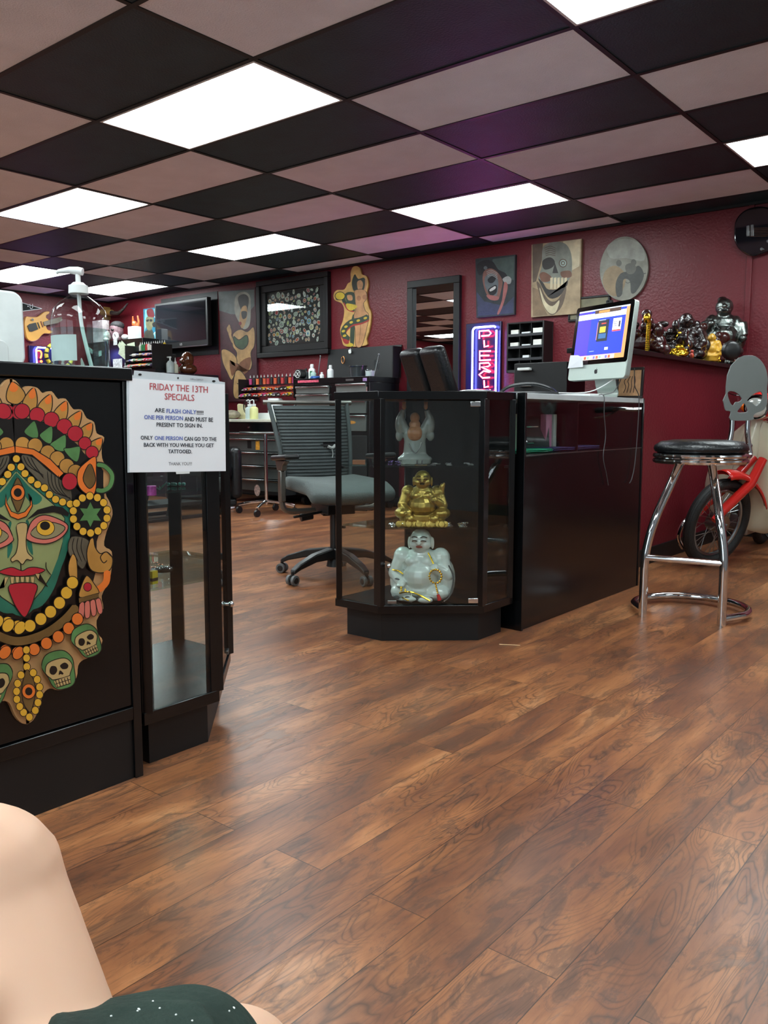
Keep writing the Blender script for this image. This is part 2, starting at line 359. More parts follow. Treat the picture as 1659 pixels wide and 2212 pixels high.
for i in range(len(xs)-1):
    for j in range(len(ys)-1):
        key = (i-7, j-9)
        if key not in LIT: continue
        x0, y0, x1, y1 = xs[i]+.012, ys[j]+.012, xs[i+1]-.012, ys[j+1]-.012
        lab = 'lit rectangular ceiling light ' + LN.get(key, 'behind the camera, outside the photo')
        t = thing('ceiling_light', ((x0+x1)/2, (y0+y1)/2, CH), lab, 'ceiling light', 'lit panels set in the checkered ceiling')
        fr = MB(); e = .012
        fr.bb((x0, y0, CH-.006), (x1, y0+e, CH+.06)).bb((x0, y1-e, CH-.006), (x1, y1, CH+.06)).bb((x0, y0+e, CH-.006), (x0+e, y1-e, CH+.06)).bb((x1-e, y0+e, CH-.006), (x1, y1-e, CH+.06))
        obj('frame', fr, FRM, t, smooth=False); obj('diffuser', MB().bb((x0+e, y0+e, CH), (x1-e, y1-e, CH+.006)), LMAT, t, smooth=False)
        obj('housing', MB().bb((x0, y0, CH+.06), (x1, y1, CH+.1)), FRM, t, smooth=False)
# ------------------------------------------------------------------ left counter with its plaque
LX = 1.14
t = thing('service_counter', (.87, -2.6, 0), 'long black reception counter on the left carrying the painted goddess plaque', 'counter')
obj('body', MB().bb((.62, -3.7, .03), (LX-.006, -1.462, .965)), BLK, t, bevel=.002)
obj('front_panel', MB().bb((LX-.006, -3.7, .185), (LX, -1.475, .965)), BLK, t, bevel=.0015)
obj('rail', MB().bb((LX-.004, -3.7, .150), (LX+.006, -1.475, .182)), BLK, t, bevel=.002)
obj('kick_panel', MB().bb((LX-.012, -3.7, 0), (LX-.002, -1.475, .150)), BLKM, t)
obj('corner_post', MB().bb((LX-.03, -1.4745, 0), (LX+.006, -1.452, .968)), BLK, t, bevel=.002)
obj('counter_top', MB().bb((.60, -3.72, .968), (LX+.012, -1.45, .998)), BLK, t, bevel=.003)
# ------------------------------------------------------------------ goddess plaque (coordinates in a zoomed crop of the photo)
PX = LX + .001
def K(cx, cy): return onx(cx*.36145, 800+cy*.36145, PX)
TAN = mat('plaque tan', (196, 150, 100), .3, coat=.3, var=.12); OCH = mat('plaque ochre', (184, 132, 62), .3, coat=.3, var=.2, vs=14); OCD = mat('plaque dark ochre', (112, 84, 44), .3, coat=.3, var=.3, vs=14)
ORG = mat('plaque orange', (226, 116, 44), .3, coat=.3, var=.08); PRD = mat('plaque red', (176, 34, 48), .3, coat=.3, var=.08); PGN = mat('plaque green', (84, 128, 74), .3, coat=.3, var=.3, vs=16)
PTL = mat('plaque teal', (36, 104, 84), .3, coat=.3, var=.3, vs=12); PSK = mat('plaque sage skin', (142, 150, 98), .3, coat=.3, var=.15, vs=8); PYL = mat('plaque yellow', (222, 168, 52), .3, coat=.3, var=.08)
PBK = mat('plaque black line', (22, 18, 16), .3, coat=.3); PGY = mat('plaque grey hair', (92, 84, 68), .3, coat=.3, var=.3, vs=14); PPK = mat('plaque pink', (206, 112, 96), .3, coat=.3, var=.1); PFC = mat('plaque cream', (190, 160, 106), .3, coat=.3)
right = [(40, 50), (75, 62), (118, 108), (150, 95), (205, 105), (240, 138), (290, 125), (330, 172), (375, 170), (420, 232), (470, 235), (500, 285), (545, 310), (560, 375), (605, 400), (590, 470), (600, 545), (655, 600), (650, 690), (615, 735), (640, 790), (655, 860), (620, 960), (605, 1045), (650, 1080), (650, 1180), (632, 1260), (590, 1345), (600, 1420), (560, 1490), (570, 1570), (595, 1610), (560, 1690), (480, 1725), (450, 1760), (440, 1830), (390, 1890), (330, 1905), (280, 1895), (240, 1930), (215, 2020), (180, 2085), (140, 2108)]
YA = K(100, 1100).y
R3 = [K(*p) for p in spl(right, 3)]
full = R3 + [Vector((p.x, 2*YA-p.y, p.z)) for p in reversed(R3)]
a = Art(K, (1, 0, 0)); a.mir = YA; a.th = .012
a.mb.use(TAN).prism(full, (.012, 0, 0))
def A(pts, mt, ol=None, w=0, sp=True, both=True):
    P = spl(pts, 4, True) if sp else pts
    a.poly(P, mt, both)
    if ol: a.line(P+[P[0]], w or 5, ol, both)
def ax(cy): return 82 + (cy-730)*.045      # the picture's own middle line
# black ground inside the border, then head-dress, hair, face
A([(ax(300), 280), (200, 290), (330, 345), (430, 430), (500, 520), (560, 540), (600, 600), (600, 690), (610, 800), (600, 900), (560, 1020), (560, 1180), (520, 1330), (440, 1470), (330, 1580), (200, 1660), (ax(1700), 1700)], PBK, sp=False)
petals = [((55, 70), 118, 170, 55), ((185, 105), 168, 215, 42), ((285, 145), 255, 240, 40), ((378, 185), 345, 285, 40), ((465, 245), 420, 330, 38), ((530, 315), 495, 385, 36), ((590, 405), 550, 470, 36)]
for (tip, bx, by, w) in petals:
    bx, by = (tip[0]*.6+bx*.4) if bx < 150 else bx-12, by
    dx, dy = bx-tip[0], by-tip[1]; l = math.hypot(dx, dy); nx, ny = -dy/l, dx/l
    bo = tip[0] > 100
    A([tip, (tip[0]+dx*.45+nx*w*.8, tip[1]+dy*.45+ny*w*.8), (bx+nx*w, by+ny*w), (bx+dx*.25, by+dy*.25+8), (bx-nx*w, by-ny*w), (tip[0]+dx*.45-nx*w*.8, tip[1]+dy*.45-ny*w*.8)], OCH, PBK, 6, both=bo)
    A([tip, (tip[0]+dx*.4+nx*w*.5, tip[1]+dy*.4+ny*w*.5), (tip[0]+dx*.6, tip[1]+dy*.6), (tip[0]+dx*.4-nx*w*.5, tip[1]+dy*.4-ny*w*.5)], ORG, both=bo)
for c in [(22, 250), (113, 245), (203, 268), (288, 295), (365, 335), (430, 378), (487, 435), (530, 490)]: a.ell(c[0], c[1], 44 if c[1] < 400 else 36, None, PRD, 22, both=True, ol=PBK, ow=5)
A([(ax(400), 290), (200, 297), (330, 355), (440, 440), (510, 530), (470, 620), (400, 560), (300, 480), (200, 430), (ax(400), 420)], PBK, sp=False)
for tip, b1, b2 in [((185, 303), (125, 370), (208, 400)), ((288, 333), (216, 390), (285, 435)), ((368, 385), (278, 445), (365, 480)), ((455, 455), (360, 470), (440, 545))]:
    mx_, my_ = (b1[0]+b2[0])/2, (b1[1]+b2[1])/2
    A([tip, ((tip[0]+b2[0])/2+9, (tip[1]+b2[1])/2), b2, (mx_, my_+16), b1, ((tip[0]+b1[0])/2-10, (tip[1]+b1[1])/2)], PGN, PBK, 5)
for c in [(20, 440), (115, 440), (190, 448), (265, 490), (322, 525), (378, 570), (430, 605)]: a.ell(c[0], c[1], 42, 42, OCH, 20, both=True, ol=PBK, ow=5)
A([(ax(480), 452), (180, 470), (280, 530), (360, 612), (330, 640), (250, 570), (170, 505), (ax(480), 492)], ORG, PBK, 6, sp=False)
A([(110, 505), (180, 520), (260, 590), (340, 650), (400, 700), (400, 790), (300, 760), (190, 640), (120, 560)], PGY, PBK, 5)
for q in range(4): a.line(spl([(262+q*22, 600+q*8), (272+q*20, 680), (310+q*16, 730), (400, 760+q*3)], 4), 5, PBK, True)
for q in range(3): a.line(spl([(118+q*22, 510+q*4), (150+q*20, 570), (240, 625+q*10)], 4), 5, PBK, True)
# face
A([(ax(560), 555), (150, 620), (290, 730), (392, 790), (400, 900), (385, 1050), (330, 1220), (250, 1350), (160, 1440), (ax(1460), 1470)], PTL, sp=False)
A([(ax(600), 600), (160, 680), (300, 800), (365, 880), (360, 1000), (310, 1180), (230, 1310), (150, 1400), (ax(1430), 1430)], PSK, PBK, 5, sp=False)
A([(40, 830), (70, 800), (82, 650), (100, 800), (130, 850), (128, 930), (60, 930)], PSK, both=False)
A([(ax(610), 612), (150, 690), (230, 760), (180, 800), (110, 720)], PTL)
A([(132, 900), (150, 960), (140, 1040), (175, 1100), (165, 1000), (150, 900)], PTL)
A([(385, 880), (395, 1000), (350, 1160), (260, 1290), (300, 1180), (345, 1060), (360, 950)], PTL)
A([(150, 1420), (250, 1330), (330, 1200), (300, 1300), (230, 1400)], PTL)
for c in [(76, 527), (48, 577), (103, 575), (127, 615), (163, 653), (202, 680), (243, 700), (272, 740), (309, 768), (351, 784), (396, 796)]: a.ell(c[0], c[1], 21, 21, PYL, 16, both=c[0] > 90, ol=PBK, ow=4)
A([(82, 640), (112, 690), (125, 740), (108, 800), (84, 845), (60, 800), (42, 740), (56, 690)], OCD, PBK, 5, both=False)
a.ell(83, 728, 39, 45, ORG, 24, ol=PBK, ow=5); a.ell(83, 728, 24, 26, PBK, 20)
A([(12, 735), (8, 800), (40, 870), (85, 888), (135, 870), (170, 810), (165, 760), (145, 730), (160, 800), (125, 842), (85, 855), (45, 840), (18, 790)], ORG, PBK, 5, both=False, sp=False)
A([(132, 893), (200, 830), (290, 805), (350, 815), (390, 850), (382, 868), (300, 845), (210, 855)], PBK, sp=False)
A([(134, 985), (165, 900), (230, 862), (310, 878), (383, 925), (350, 990), (270, 1030), (190, 1028), (140, 1008)], PPK, PBK, 6)
A([(160, 965), (215, 915), (290, 905), (365, 935), (320, 985), (250, 1005), (185, 995)], mat('plaque eye white', (142, 132, 96), .3, coat=.3), PBK, 5)
a.ell(248, 938, 52, 44, PYL, 20, both=True, ol=PBK, ow=4); a.ell(245, 925, 30, 26, PBK, 18, both=True)
A([(76, 920), (138, 915), (132, 1010), (140, 1080), (172, 1115), (160, 1130), (135, 1125), (110, 1155), (80, 1130), (50, 1140), (42, 1120), (72, 1085), (84, 1010)], PFC, PBK, 5, both=False)
A([(-30, 1200), (40, 1172), (85, 1185), (112, 1192), (145, 1175), (190, 1172), (245, 1188), (190, 1215), (110, 1225), (40, 1222)], PRD, PBK, 5, both=False)
for q in range(5): A([(38+q*30, 1228), (62+q*30, 1228), (58+q*30, 1268), (42+q*30, 1268)], PFC, PBK, 3, sp=False, both=False)
A([(34, 1275), (190, 1270), (180, 1350), (150, 1430), (122, 1468), (85, 1430), (48, 1360)], PRD, PBK, 6, both=False)
for pts in ([(185, 1210), (212, 1210), (262, 1290), (205, 1245)], [(5, 1230), (28, 1230), (0, 1290), (-30, 1300)]): a.poly(pts, PFC); a.line(pts+[pts[0], pts[1]], 3, PBK)
a.line(spl([(250, 1140), (252, 1180), (280, 1218)], 4), 6, PBK)
# ear ornaments
A([(545, 515), (490, 545), (440, 600), (440, 680), (480, 730), (530, 745), (550, 690), (550, 600)], ORG, PBK, 6)
A([(512, 555), (470, 640), (500, 700), (530, 690), (545, 640)], OCD, PBK, 5)
a.line(spl([(550, 560), (600, 570), (645, 620), (635, 690), (590, 720), (545, 715)], 5), 34, PBK, True); a.line(spl([(552, 562), (600, 572), (643, 622), (632, 688), (590, 716), (548, 712)], 5), 24, PGN, True)
a.ell(390, 662, 44, 48, PRD, 22, both=True, ol=PBK, ow=5)
a.ell(512, 858, 105, 115, PBK, 26, both=True)
for q in range(14): a.ell(512+103*math.cos(q*2*PI/14+.2), 858+110*math.sin(q*2*PI/14+.2), 21, 22, PYL, 14, both=True, ol=PBK, ow=4)
a.poly([(512+(72 if q % 2 == 0 else 38)*math.cos(q*PI/6-PI/2), 858+(74 if q % 2 == 0 else 40)*math.sin(q*PI/6-PI/2)) for q in range(12)], PGN, True)
# curls, earrings
A([(400, 990), (380, 1080), (430, 1150), (470, 1180), (500, 1100), (500, 1010)], PGY, PBK, 5)
for q in range(3): a.line(spl([(415+q*24, 995), (405+q*26, 1060), (440+q*22, 1140)], 4), 5, PBK, True)
A([(510, 1010), (490, 1090), (510, 1180), (570, 1205), (630, 1185), (645, 1120), (610, 1080), (570, 1090), (540, 1050), (530, 1000)], OCH, PBK, 6)
a.line(spl([(640, 1110), (605, 1080), (572, 1110), (590, 1145), (612, 1130)], 5), 6, PBK, True)
A([(405, 1093), (430, 1130), (435, 1240), (425, 1272), (390, 1235), (380, 1160)], OCH, PBK, 5)
a.line(spl([(612, 1190), (605, 1260), (555, 1310)], 5), 40, ORG, True)
A([(490, 1222), (535, 1270), (560, 1330), (450, 1350), (455, 1290)], OCH, PBK, 5); a.ell(495, 1288, 22, 24, PRD, 16, both=True, ol=PBK, ow=4)
A([(442, 1355), (558, 1325), (562, 1350), (445, 1385)], OCD, PBK, 4, sp=False)
for q in range(4): A([(447+q*32, 1392-q*8), (475+q*32, 1384-q*8), (470+q*38, 1476-q*14), (440+q*40, 1480-q*12)], PPK, PBK, 4)
# necklaces
for c in [(18, 1500), (78, 1522), (150, 1518), (215, 1478), (273, 1435), (326, 1382), (368, 1322), (403, 1262)]: a.ell(c[0], c[1], 33, 35, PYL, 20, both=c[0] > 130, ol=PBK, ow=5)
a.line(spl([(-110, 1540), (20, 1600), (120, 1605), (250, 1560), (360, 1480), (430, 1400)], 5), 50, OCD, False)
for c in [(5, 1665), (75, 1678), (175, 1658), (248, 1622), (318, 1583), (380, 1533), (432, 1478)]: a.ell(c[0], c[1], 32, 34, ORG, 20, both=c[0] > 130, ol=PBK, ow=5)
# skulls
def skull(cx, cy, s, ang):
    ca, sa = math.cos(ang), math.sin(ang)
    def T(p): return (cx+(p[0]*ca-p[1]*sa)*s, cy+(p[0]*sa+p[1]*ca)*s)
    def q(pts, mt, ol=None, sp=True): A([T(p) for p in pts], mt, ol, 5, sp)
    q([(-95, -30), (-60, -90), (0, -105), (60, -92), (95, -40), (92, 20), (80, 95), (40, 125), (-30, 122), (-60, 90), (-72, 40)], PGN, PBK)
    q([(-80, 10), (-60, -40), (0, -55), (60, -45), (85, 0), (62, 45), (45, 60), (-40, 60), (-60, 45)], PFC, PBK)
    q([(-55, 0), (-38, -22), (-12, -14), (-10, 12), (-32, 30), (-52, 22)], PBK); q([(14, -14), (45, -24), (62, -4), (50, 14), (22, 10)], PBK)
    q([(-8, 38), (6, 14), (22, 36), (14, 42), (4, 36)], PBK)
    q([(-46, 66), (56, 58), (50, 104), (-38, 108)], PFC, PBK, False)
    for k in range(5): a.line([T((-34+k*18, 66)), T((-32+k*18, 106))], 5, PBK, True)
    a.line([T((-44, 86)), T((54, 80))], 4, PBK, True)
skull(318, 1770, 1.0, -.25); skull(480, 1600, .86, -.4)
# pendant
for c in [(126, 1660), (127, 1708), (128, 1760)]: a.ell(c[0], c[1], 20, 22, PYL, 14, ol=PBK, ow=4)
A([(130, 1775), (165, 1830), (180, 1900), (165, 1990), (148, 2030), (110, 1980), (98, 1900), (108, 1830)], OCD, PBK, 5, both=False)
for c in [(166, 1795), (190, 1835), (204, 1880), (204, 1925), (194, 1972), (178, 2018), (143, 2058), (108, 2030), (85, 1995), (68, 1952), (66, 1905), (72, 1858), (92, 1808)]: a.ell(c[0], c[1], 20, 22, PYL, 14, ol=PBK, ow=4)
a.ell(138, 1905, 38, 42, ORG, 20, ol=PBK, ow=4); a.ell(138, 1905, 22, 24, PBK, 16)
tag(obj('painted_plaque', a.mb, smooth=False), 'cut-out wooden plaque of a green-faced goddess with her tongue out, fixed to the black counter', 'plaque')
# ------------------------------------------------------------------ glass showcases
def showcase(root, P, doorseg, knob=True, panels=(), ztop=.985, zsh=(.452, .695)):
    """P: footprint corners going round; doorseg: index of the door side; panels: sides that are black board"""
    n = len(P); cx = sum(p[0] for p in P)/n; cy = sum(p[1] for p in P)/n
    def ins(d):
        out = []
        for i in range(n):
            a0, b0, c0 = Vector(P[i-1]), Vector(P[i]), Vector(P[(i+1) % n]); u = (b0-a0).normalized(); w = (c0-b0).normalized()
            nu = Vector((-u.y, u.x)); nw = Vector((-w.y, w.x))
            if nu.dot(Vector((cx, cy))-b0) < 0: nu = -nu; nw = -nw
            bis = (nu+nw).normalized(); out.append(b0 + bis*(d/max(.3, bis.dot(nu))))
        return out
    def pr(mb, Q, z0, z1): return mb.prism([(q[0], q[1], z0) for q in Q], (0, 0, z1-z0))
    obj('kick_base', pr(MB(), ins(.035), 0, .118), BLKM, root); obj('deck', pr(MB(), P, .118, .150), BLK, root, bevel=.0015)
    obj('top', pr(MB(), P, ztop-.032, ztop), BLK, root, bevel=.0015)
    I = ins(.012); J = ins(.006)
    for i in range(n):
        q = I[i]; d = (I[i]-Vector((cx, cy))).normalized(); ang = math.atan2(d.y, d.x)
        obj('post', MB().box((q.x, q.y, .551), (.024, .040, .81), (0, 0, ang)), BLK, root, bevel=.001)
    for i in range(n):
        a0, b0 = J[i], J[(i+1) % n]; u = (b0-a0).normalized(); nn = Vector((-u.y, u.x))*.002
        if i in panels:
            obj('side_panel', MB().prism([(a0-nn*3).to_3d()+Vector((0, 0, .15)), (b0-nn*3).to_3d()+Vector((0, 0, .15)), (b0+nn*3).to_3d()+Vector((0, 0, .15)), (a0+nn*3).to_3d()+Vector((0, 0, .15))], (0, 0, .803)), BLK, root); continue
        g = .016 if i == doorseg else 0.012; a1 = a0+u*g; b1 = b0-u*g; z0, z1 = (.156, .948) if i == doorseg else (.15, .953)
        pane = obj('glass_door' if i == doorseg else 'glass_pane', MB().prism([(p.x, p.y, z0) for p in (a1-nn, b1-nn, b1+nn, a1+nn)], (0, 0, z1-z0)), GLS, root, smooth=False)
        if i == doorseg:
            for e, z in ((b1-u*.022, z0+.012), (b1-u*.022, z1-.012)):
                h = obj('hinge', MB().box((e.x, e.y, z), (.042, .012, .020), (0, 0, math.atan2(u.y, u.x))), CHR, pane, bevel=.002)
            e = a1+u*.035; obj('catch', MB().box((e.x, e.y, z0+.008), (.034, .010, .012), (0, 0, math.atan2(u.y, u.x))), STL, pane, bevel=.001)
            if knob: e = a1+u*.022; out = Vector((u.y, -u.x)); out = out if out.dot(e-Vector((cx, cy))) > 0 else -out; obj('lock_knob', MB().cyl((e.x, e.y, .31), (e.x+out.x*.012, e.y+out.y*.012, .31), .006).ell((e.x+out.x*.014, e.y+out.y*.014, .31), .0095), CHR, pane)
    S = ins(.024)
    for z in zsh:
        obj('glass_shelf', pr(MB(), S, z-.003, z+.003), glass('shelf glass', (.82, .92, .88), 1.5), root, smooth=False)
        for q in S: obj('shelf_bracket', MB().box((q.x, q.y, z-.009), (.02, .012, .010)), PLA, root, bevel=.001)
t = thing('display_case', (.86, .12, 0), 'black-framed glass display case holding three laughing buddhas', 'display case')
showcase(t, [(.585, -.135), (.815, -.135), (1.13, .135), (1.13, .358), (.585, .358)], 1, panels=(3,))
t = thing('display_case', (.85, -1.2, 0), 'narrow glass display case at the end of the left counter, nearly empty', 'display case')
showcase(t, [(.60, -.925), (.86, -.925), (1.13, -1.195), (1.13, -1.434), (.60, -1.434)], 1, panels=(3,))
# ------------------------------------------------------------------ sign in its plastic sleeve
SX = LX + .0085
def S(cx, cy): return onx(250+cx*.18686, 780+cy*.18686, SX)
t = thing('hanging_sign', (SX, -1.32, .745), 'white printed notice about Friday the 13th specials hanging on the left display case', 'sign')
sl = [(122, 160), (205, 165), (212, 108), (1180, 192), (1195, 235), (1260, 245), (1270, 1272), (135, 1290)]
obj('plastic_sleeve', MB().prism([S(*p) for p in sl], (.001, 0, 0)), mat('frosted sleeve', (205, 214, 220), .25), t, smooth=False)
obj('paper', MB().prism([S(*p)+Vector((.001, 0, 0)) for p in [(152, 196), (1254, 270), (1268, 1270), (157, 1285)]], (.0008, 0, 0)), PAP, t, smooth=False)
obj('tape', MB().prism([S(*p)+Vector((.0016, 0, 0)) for p in [(688, 1278), (850, 1275), (848, 1300), (695, 1306)]], (.0006, 0, 0)), WHT, t, smooth=False)
hl = MB().use(PLA)
for c in ((277, 156), (1130, 233)): hl.prism([S(c[0]+20*math.cos(q*PI/6), c[1]+13*math.sin(q*PI/6))+Vector((.001, 0, 0)) for q in range(12)], (.0004, 0, 0))
hl.prism([S(717+9*math.cos(q*PI/6), 197+13*math.sin(q*PI/6))+Vector((.001, 0, 0)) for q in range(12)], (.0004, 0, 0))
obj('punch_holes', hl, t and PLA, t, smooth=False)
INK = mat('dark slate ink', (52, 60, 70), .6); INB = mat('blue ink', (88, 112, 190), .6); INR = mat('red ink', (190, 84, 92), .6)
tx = MB()
def skew(x, y): return S(x, y + (x-700)*(.067-(y-230)/1050*.083))      # lines of print follow the sheet's own slant
def T(s_, x0, x1, y0, y1, mt, b=0): tx.use(mt); text_fit(tx, s_, skew, x0, x1, y0, y1, (.0021, 0, 0), b)
T('FRIDAY THE 13TH', 387, 1057, 272, 348, INR, 1.5); T('SPECIALS', 560, 902, 378, 452, INR, 1.5)
T('ARE', 446, 557, 553, 598, INK, 1.6); T('FLASH ONLY', 582, 925, 556, 604, INB, 1.6); T('!!!!!', 932, 1006, 562, 608, INK, 2)
T('ONE PER PERSON', 324, 770, 635, 682, INB, 1.6); T('AND MUST BE', 790, 1118, 640, 690, INK, 1.6); T('PRESENT TO SIGN IN.', 466, 996, 716, 762, INK, 1.6)
T('ONLY', 284, 420, 868, 912, INK, 1.6); T('ONE PERSON', 444, 766, 870, 914, INB, 1.6); T('CAN GO TO THE', 786, 1158, 873, 918, INK, 1.6)
T('BACK WITH YOU WHILE YOU GET', 320, 1128, 948, 992, INK, 1.6); T('TATTOOED.', 602, 874, 1022, 1066, INK, 1.6); T('THANK YOU!!!', 606, 874, 1168, 1206, INK, 0)
tx.use(mat('faint grey ink', (120, 128, 136), .6)); text_fit(tx, 'Office DEPOT', lambda x, y: S(x, y+(x-700)*.08), 858, 1010, 184, 206, (.0014, 0, 0))
obj('lettering', tx, None, t, smooth=False)
# ------------------------------------------------------------------ sanitizer bottle on the left counter
zt = .998; bx, by = .955, -1.565; b0 = dep(176, 790, 2.03); bx, by = b0.x, b0.y
t = thing('sanitizer_bottle', (bx, by, zt), 'big clear pump bottle of hand sanitizer on the left black counter', 'bottle')
B = Vector((bx, by, zt))
PR = [(.0, .002), (.060, .002), (.067, .008), (.067, .105), (.066, .12), (.060, .142), (.046, .158), (.030, .170), (.020, .176), (.019, .188), (0.0175, .188)]
obj('bottle_body', MB().lathe([(r, z) for r, z in PR], B, 40), PGL, t, ang=60)
obj('liquid', MB().lathe([(0, .005), (.0645, .005), (.0645, .096), (0, .096)], B, 40), glass('clear gel', (.80, .93, .90), 1.3), t, ang=50)
lb = MB()
for q in range(12):
    a0, a1 = [-.75+.30*x/12*4.2-.3 for x in (q, q+1)]
    base_ang = math.atan2(-CF.y, -CF.x)
    P0, P1 = [(.0675*math.cos(base_ang+z_), .0675*math.sin(base_ang+z_)) for z_ in (a0, a1)]
    lb.add([B+Vector((P0[0], P0[1], .018)), B+Vector((P1[0], P1[1], .018)), B+Vector((P1[0], P1[1], .078)), B+Vector((P0[0], P0[1], .078))], [(0, 1, 2, 3)])
obj('label_film', lb, mat('faint grey label', (170, 190, 186), .4), t).data.materials[0]
obj('cap', MB().cyl(B+Vector((0, 0, .180)), B+Vector((0, 0, .200)), .023, .022, 24).cyl(B+Vector((0, 0, .200)), B+Vector((0, 0, .207)), .019, .012, 20), WHT, t, bevel=.001)
hd = -CR
obj('pump_head', MB().cyl(B+Vector((0, 0, .205)), B+Vector((0, 0, .228)), .006, .006).tube([B+CR*.012+Vector((0, 0, .232)), B+Vector((0, 0, .234)), B+hd*.02+Vector((0, 0, .236)), B+hd*.046+Vector((0, 0, .233)), B+hd*.052+Vector((0, 0, .229))], [.009, .010, .008, .005, .004], 12), WHT, t)
obj('dip_tube', MB().tube(spl([tuple(B+Vector((0, 0, .2))), tuple(B+Vector((.002, .002, .12))), tuple(B+Vector((.01, .008, .06))), tuple(B+Vector((.018, .016, .008)))], 5), .0045, 8), mat('milky tube', (235, 240, 238), .4), t)
# white monitor seen from behind
t = thing('monitor', (.74, -1.80, zt), 'white rounded back of a monitor on the left counter, cut by the photo edge', 'monitor')
def Q(y, z, x): return Vector((x, y, z))
yr = onx(52, 700, .76).y
rp = rpoly(-2.02, 1.012, yr, 1.202, .028, 7)
obj('shell', MB().prism([Q(y, z, .70) for y, z in rp], (.062, 0, 0)), mat('glossy white shell', (238, 242, 240), .25, coat=.4), t, bevel=.006)
obj('stand', MB().prism([Q(y, z, .7625) for y, z in rpoly(-1.90, 1.0, onx(10, 760, .77).y, 1.075, .02, 5)], (.03, 0, 0)).bb((.70, -1.90, .998), (.80, -1.66, 1.004)), WHT, t, bevel=.003)
# ------------------------------------------------------------------ right counter
RX = 1.15
t = thing('glass_counter', (.9, 1.0, 0), 'black counter with glass front strip and pale top beside the stool', 'counter')
y0, y1 = .385, 1.625
obj('lower_body', MB().bb((.64, y0, 0), (RX, y1, .728)), BLK, t, bevel=.002)
obj('edge_strip', MB().bb((RX-.004, y0, .728), (RX+.001, y1, .732)), STL, t)
obj('shelf_board', MB().bb((.64, y0+.002, .7285), (RX-.006, y1-.002, .735)), BLK, t)
obj('glass_front', MB().bb((RX-.006, y0+.004, .735), (RX-.001, y1-.02, .958)), GLS, t, smooth=False)
obj('inner_partition', MB().bb((.80, .93, .735), (RX-.03, .94, .955)), BLK, t)
obj('inner_back', MB().bb((.66, .94, .735), (.67, y1-.02, .958)), BLKM, t)
obj('counter_top', MB().use(mat('pale grey edge', (176, 182, 184), .3)).bb((.62, y0, .960), (RX+.004, y1-.016, .984)), None, t, bevel=.0015)
obj('end_panel', MB().bb((.64, y1-.015, 0), (RX+.004, y1, .984)), BLK, t, bevel=.001)
obj('side_post', MB().bb((RX-.03, y0-.002, 0), (RX+.008, y0+.012, .985)), BLK, t, bevel=.001)
# ------------------------------------------------------------------ things on the back wall
def BW(x, y, d=.0): return ony(x, y, YW-d)
NB = (0, -1, 0)
def slab(mb, pts, d0, th): return mb.prism([BW(*p) + Vector((0, -d0, 0)) for p in pts], (0, -th, 0))
def c3(cx, cy): return (840+cx*.2532, 500+cy*.2532)       # zoomed crops of the photo
def c2(cx, cy): return (440+cx*.25316, 560+cy*.25316)
def c1(cx, cy): return (cx*.28933, 560+cy*.28933)
def c4(cx, cy): return (1200+cx*.27667, 420+cy*.27667)
def wallrect(x0, y0, x1, y1):      # a true rectangle on the wall through two photo corners (left-top, right-bottom)
    a, b = BW(x0, y0), BW(x1, y1); return a.x, b.z, b.x, a.z
def framed(name, X0, Z0, X1, Z1, w, th, mt, label, cat, inner='panel', imt=None, d=.012):
    t = thing(name, ((X0+X1)/2, YW, Z0), label, cat)
    f = MB()
    for q in ((X0, Z0, X1, Z0+w), (X0, Z1-w, X1, Z1), (X0, Z0+w, X0+w, Z1-w), (X1-w, Z0+w, X1, Z1-w)): f.bb((q[0], YW-th, q[1]), (q[2], YW-.001, q[3]))
    obj('frame', f, mt, t, bevel=.004)
    if imt: obj(inner, MB().bb((X0+w, YW-d, Z0+w), (X1-w, YW-.001, Z1-w)), imt, t, smooth=False)
    return t
# mirror
framed('wall_mirror', -2.157, .55, -1.552, 2.19, .066, .045, BLKM, 'tall black-framed mirror leaning upright on the red wall', 'mirror', 'mirror_glass', MIR)
# painting: laughing face
def cols(p, *cs): return [mat('%s %d' % (p, i), c, .5, var=.25, vs=12, bump=.15) for i, c in enumerate(cs)]
DK = cols('dark canvas', (40, 48, 52), (24, 26, 30), (92, 100, 104), (150, 152, 150), (120, 84, 74), (66, 82, 78), (52, 58, 84), (200, 200, 196), (150, 92, 88))
a = Art(BW, NB); a.base([(1031, 560), (1117, 551), (1115, 680), (1033, 687)], DK[0], .03)
def ap(cf, pts, mt, n=4, ol=None, w=2):
    P = spl([cf(*p) for p in pts], n, True) if n else [cf(*p) for p in pts]
    a.poly(P, mt)
    if ol: a.line(P+[P[0]], w, ol)
ap(c3, [(900, 240), (1085, 215), (1080, 420), (960, 380), (900, 300)], DK[5], 0); ap(c3, [(765, 520), (830, 600), (1000, 640), (1080, 560), (1078, 700), (775, 725)], DK[6], 0)
ap(c3, [(765, 290), (830, 250), (900, 260), (950, 330), (1010, 360), (1030, 420), (960, 420), (860, 330), (790, 380)], DK[1])
ap(c3, [(830, 340), (890, 320), (950, 360), (985, 430), (970, 520), (950, 580), (900, 590), (850, 540), (825, 470), (815, 400)], DK[4])
ap(c3, [(835, 400), (880, 360), (930, 380), (950, 450), (930, 560), (880, 540), (840, 480)], DK[2])
ap(c3, [(860, 410), (905, 380), (930, 400), (905, 440), (870, 440)], DK[1]); ap(c3, [(865, 495), (930, 460), (935, 520), (900, 550), (870, 535)], DK[1]); ap(c3, [(875, 500), (920, 470), (925, 490), (885, 515)], DK[7])
for k in range(4): a.line(spl([c3(845+k*4, 350+k*14), c3(890, 335+k*14), c3(945, 365+k*14)], 4), 1.2, DK[3])
